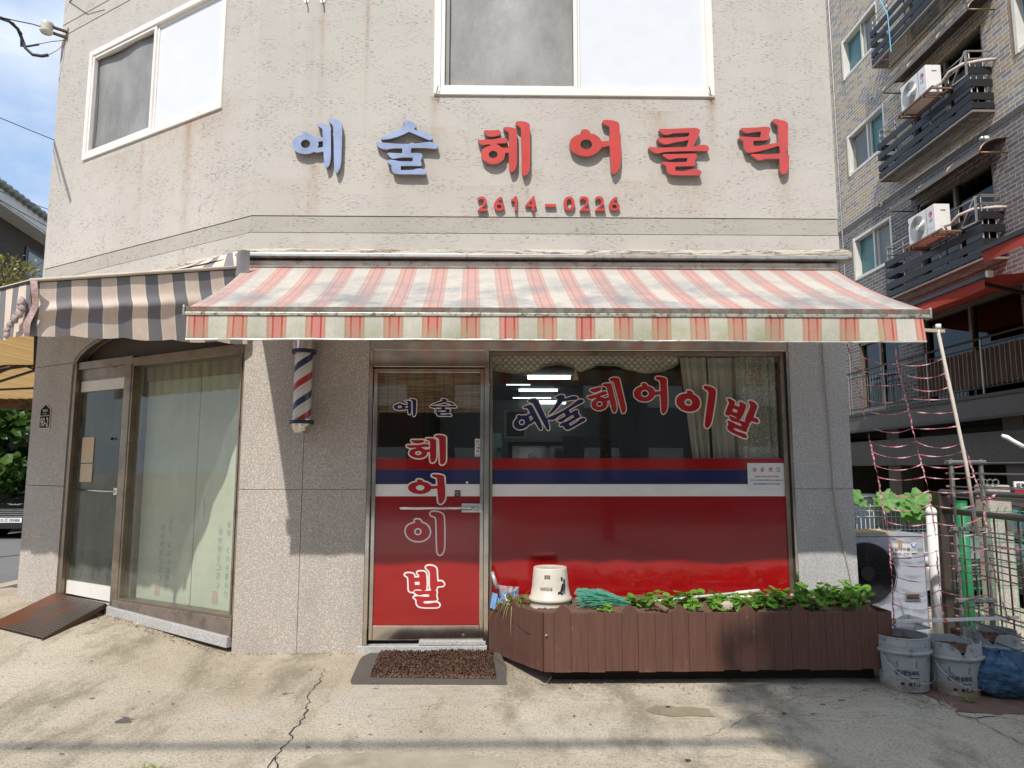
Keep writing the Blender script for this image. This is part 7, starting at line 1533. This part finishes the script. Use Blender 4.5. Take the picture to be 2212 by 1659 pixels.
for k in range(26):
    e = P(U(-40, 98), U(548, 618), y=U(4.6, 6.0)); s = base + Vector((U(-.7, .2), U(-.2, .2), U(-.1, .2))); md = s.lerp(e, .5) + Vector((U(-.1, .1), 0, U(-.1, .12))); tr.tube([s, md, e], [.012, .008, .004], 5)
    for j in range(16): p = md.lerp(e, rnd()) + Vector((U(-.10, .10), U(-.1, .1), U(-.10, .08))); leaf(m, p, U(.018, .034), (U(-1, 1), U(-1, 1), U(-.2, 1)), 6, .3)
    if k % 4 == 0: fr_.ball(e + Vector((0, 0, -.04)), .028, 9, 6)
tr.build('branches', m_bark, t, smooth=True); m.build('crown', leafm("yellow green leaf", (.13, .16, .03), (.30, .26, .06), .4), t, recalc=False); fr_.build('fruit', M("yellow green fruit", (.42, .42, .16), .5), t, smooth=True)

# ---------------------------------------------------------------- service bracket and wires in the sky
def cat(a, b, s, n=16): return [Vector(a).lerp(Vector(b), k / n) + Vector((0, 0, -s * 4 * (k / n) * (1 - k / n))) for k in range(n + 1)]
def W1(name, label, pts, r, mat=m_wire, group='overhead wires crossing the sky at the left'): return tag(MB().tube(pts, r, 6).build(name, mat, None, smooth=True), label, 'wire', group)
yb = DG(3.08, .05, 0).y
B0, B1_ = P(148, 70, y=yb), P(146, 80, y=yb); I0 = P(104, 58, y=yb - .1)
t = thing('service_bracket', 'rusty bracket with white insulator holding wires at the upper left wall corner', 'bracket', (B0.x, B0.y, B0.z)); m_ri = M("dark rusty iron", (.10, .055, .045), .8)
MB().bar(B0, P(100, 54, y=yb - .1), .03, .02).bar(P(146, 82, y=yb), P(98, 66, y=yb - .1), .03, .02).bar(P(151, 62, y=yb), P(150, 92, y=yb), .03, .03).build('arms', m_ri, t)
MB().lathe([(0, -.06), (.05, -.06), (.065, -.04), (.045, -.015), (.062, .005), (.045, .03), (.06, .05), (0, .055)], P(101, 60, y=yb - .1), 18).build('insulator', M("white porcelain", (.62, .60, .50), .3), t, smooth=True)
C = lambda u, v, dy=0: P(u, v, y=yb + dy)
W1('service_cable', 'thick dark service cable looping from the left edge to the wall bracket', [C(-60, 28, -1.2), C(0, 38, -.3), C(20, 46, -.2), C(38, 62, -.15), C(46, 80, -.1), C(55, 104, -.1), C(70, 118, -.1), C(90, 121, -.1), C(104, 119, -.1)], .016)
W1('service_cable', 'second dark cable loop ending at the taped joint by the bracket', [C(0, 40, -.28), C(28, 50, -.2), C(46, 72, -.12), C(46, 100, -.1), C(60, 100, -.1), C(84, 96, -.1)], .011)
W1('tie_line', 'thin dark tie line running to the white insulator', [C(-60, 30, -1), C(0, 37, -.3), C(40, 46, -.2), C(70, 52, -.15), C(96, 60, -.1)], .006)
W1('copper_lead', 'thin coppery lead between the taped joint and the wall', [C(84, 95, -.1), C(110, 90, -.08), C(140, 87, 0)], .004, M("copper lead", (.35, .18, .10), .5)); W1('copper_lead', 'lower coppery lead curving up to the wall', [C(104, 119, -.1), C(125, 108, -.05), C(140, 92, 0)], .004, M("copper lead", (.35, .18, .10), .5))
for (a, b, lb) in (((-150, 190), (300, 371), 'overhead wire crossing the sky beside the left upper window'), ((-100, 372), (200, 483), 'thin pale wire low in the left sky'), ((-80, 385), (220, 548), 'overhead wire just above the tiled roof'), ((-60, 475), (200, 680), 'wire passing in front of the tiled house')): W1('overhead_wire', lb, cat(P(*a, y=6.5), P(*b, y=12), .05), .008)
tag(MB().tube([C(200, -40, -.5), C(170, -12, -.3), C(150, 4, 0)], .006, 5).build('overhead_wire', m_wire, None), 'short wire at the top left corner of the wall', 'wire', 'overhead wires crossing the sky at the left')

# ---------------------------------------------------------------- the street behind the camera (seen in the glass, casting the shadows)
t = thing('street_tree', 'street tree standing beyond the lower right of the picture, casting dappled shade', 'tree', (2.2, -8.9, 0)); random.seed(71)
m = MB(); crown(m, (1.35, -7.25, 7.5), 1.65, 1.5, 1.5, 5200, .11, 28, 6); m.build('crown', m_lf, t, recalc=False); MB().tube([(2.2, -8.9, 0), (2.1, -8.6, 2.5), (1.7, -7.9, 5.4), (1.4, -7.3, 7.4)], [.13, .11, .08, .04], 10).tube([(2.1, -8.0, 3.6), (.6, -7.2, 7.0)], [.05, .02], 7).tube([(1.95, -7.6, 4.2), (2.4, -7.1, 7.4)], [.05, .02], 7).build('trunk', m_bark, t, smooth=True)
tag(MB().tube([(-20, -6.55, 6.5), (-6, -6.34, 6.02), (0, -6.33, 6.0), (6, -6.62, 6.1), (20, -6.95, 6.6)], .032, 8).build('utility_cable', m_wire, None), 'thick utility cable over the street whose shadow crosses the paving', 'wire')
def block(name, lb, x0, x1, y0, y1, h, col, nw):
    t = thing(name, lb, 'building', ((x0 + x1) / 2, y0, 0)); MB().box(x0, x1, -y1, -y0, 0, h).build('wall', M("street wall", col, .85), t)
    for fl in range(int(h / 3)):
        for k in range(nw):
            x = x0 + (x1 - x0) * (k + .5) / nw; o = MB().box(x - .7, x + .7, -y1 - .05, -y1 + .03, .9 + fl * 3, 2.3 + fl * 3).build('window', m_wfr, t); MB().box(x - .62, x + .62, -y1 + .03, -y1 + .04, .98 + fl * 3, 2.22 + fl * 3).build('pane', M("window dark", (.03, .035, .04), .1), o)
block('street_house', 'brown brick house across the street behind the camera', -16, -3, -32, -22, 9.5, (.16, .09, .06), 5); block('street_house', 'pale rendered house across the street behind the camera', -2.4, 8, -34, -23, 12.5, (.20, .19, .17), 4); block('street_house', 'grey house across the street at the right behind the camera', 8.6, 24, -32, -22, 10, (.13, .13, .13), 5); block('street_house', 'low dark house across the street at the far left behind the camera', -34, -17, -30, -20, 8, (.12, .11, .10), 5)
car('parked_van', 'dark grey car parked across the street behind the camera', 'car', (5.5, -17.5, 0), math.pi / 2, m_cbr, plate='805 1000' and None)
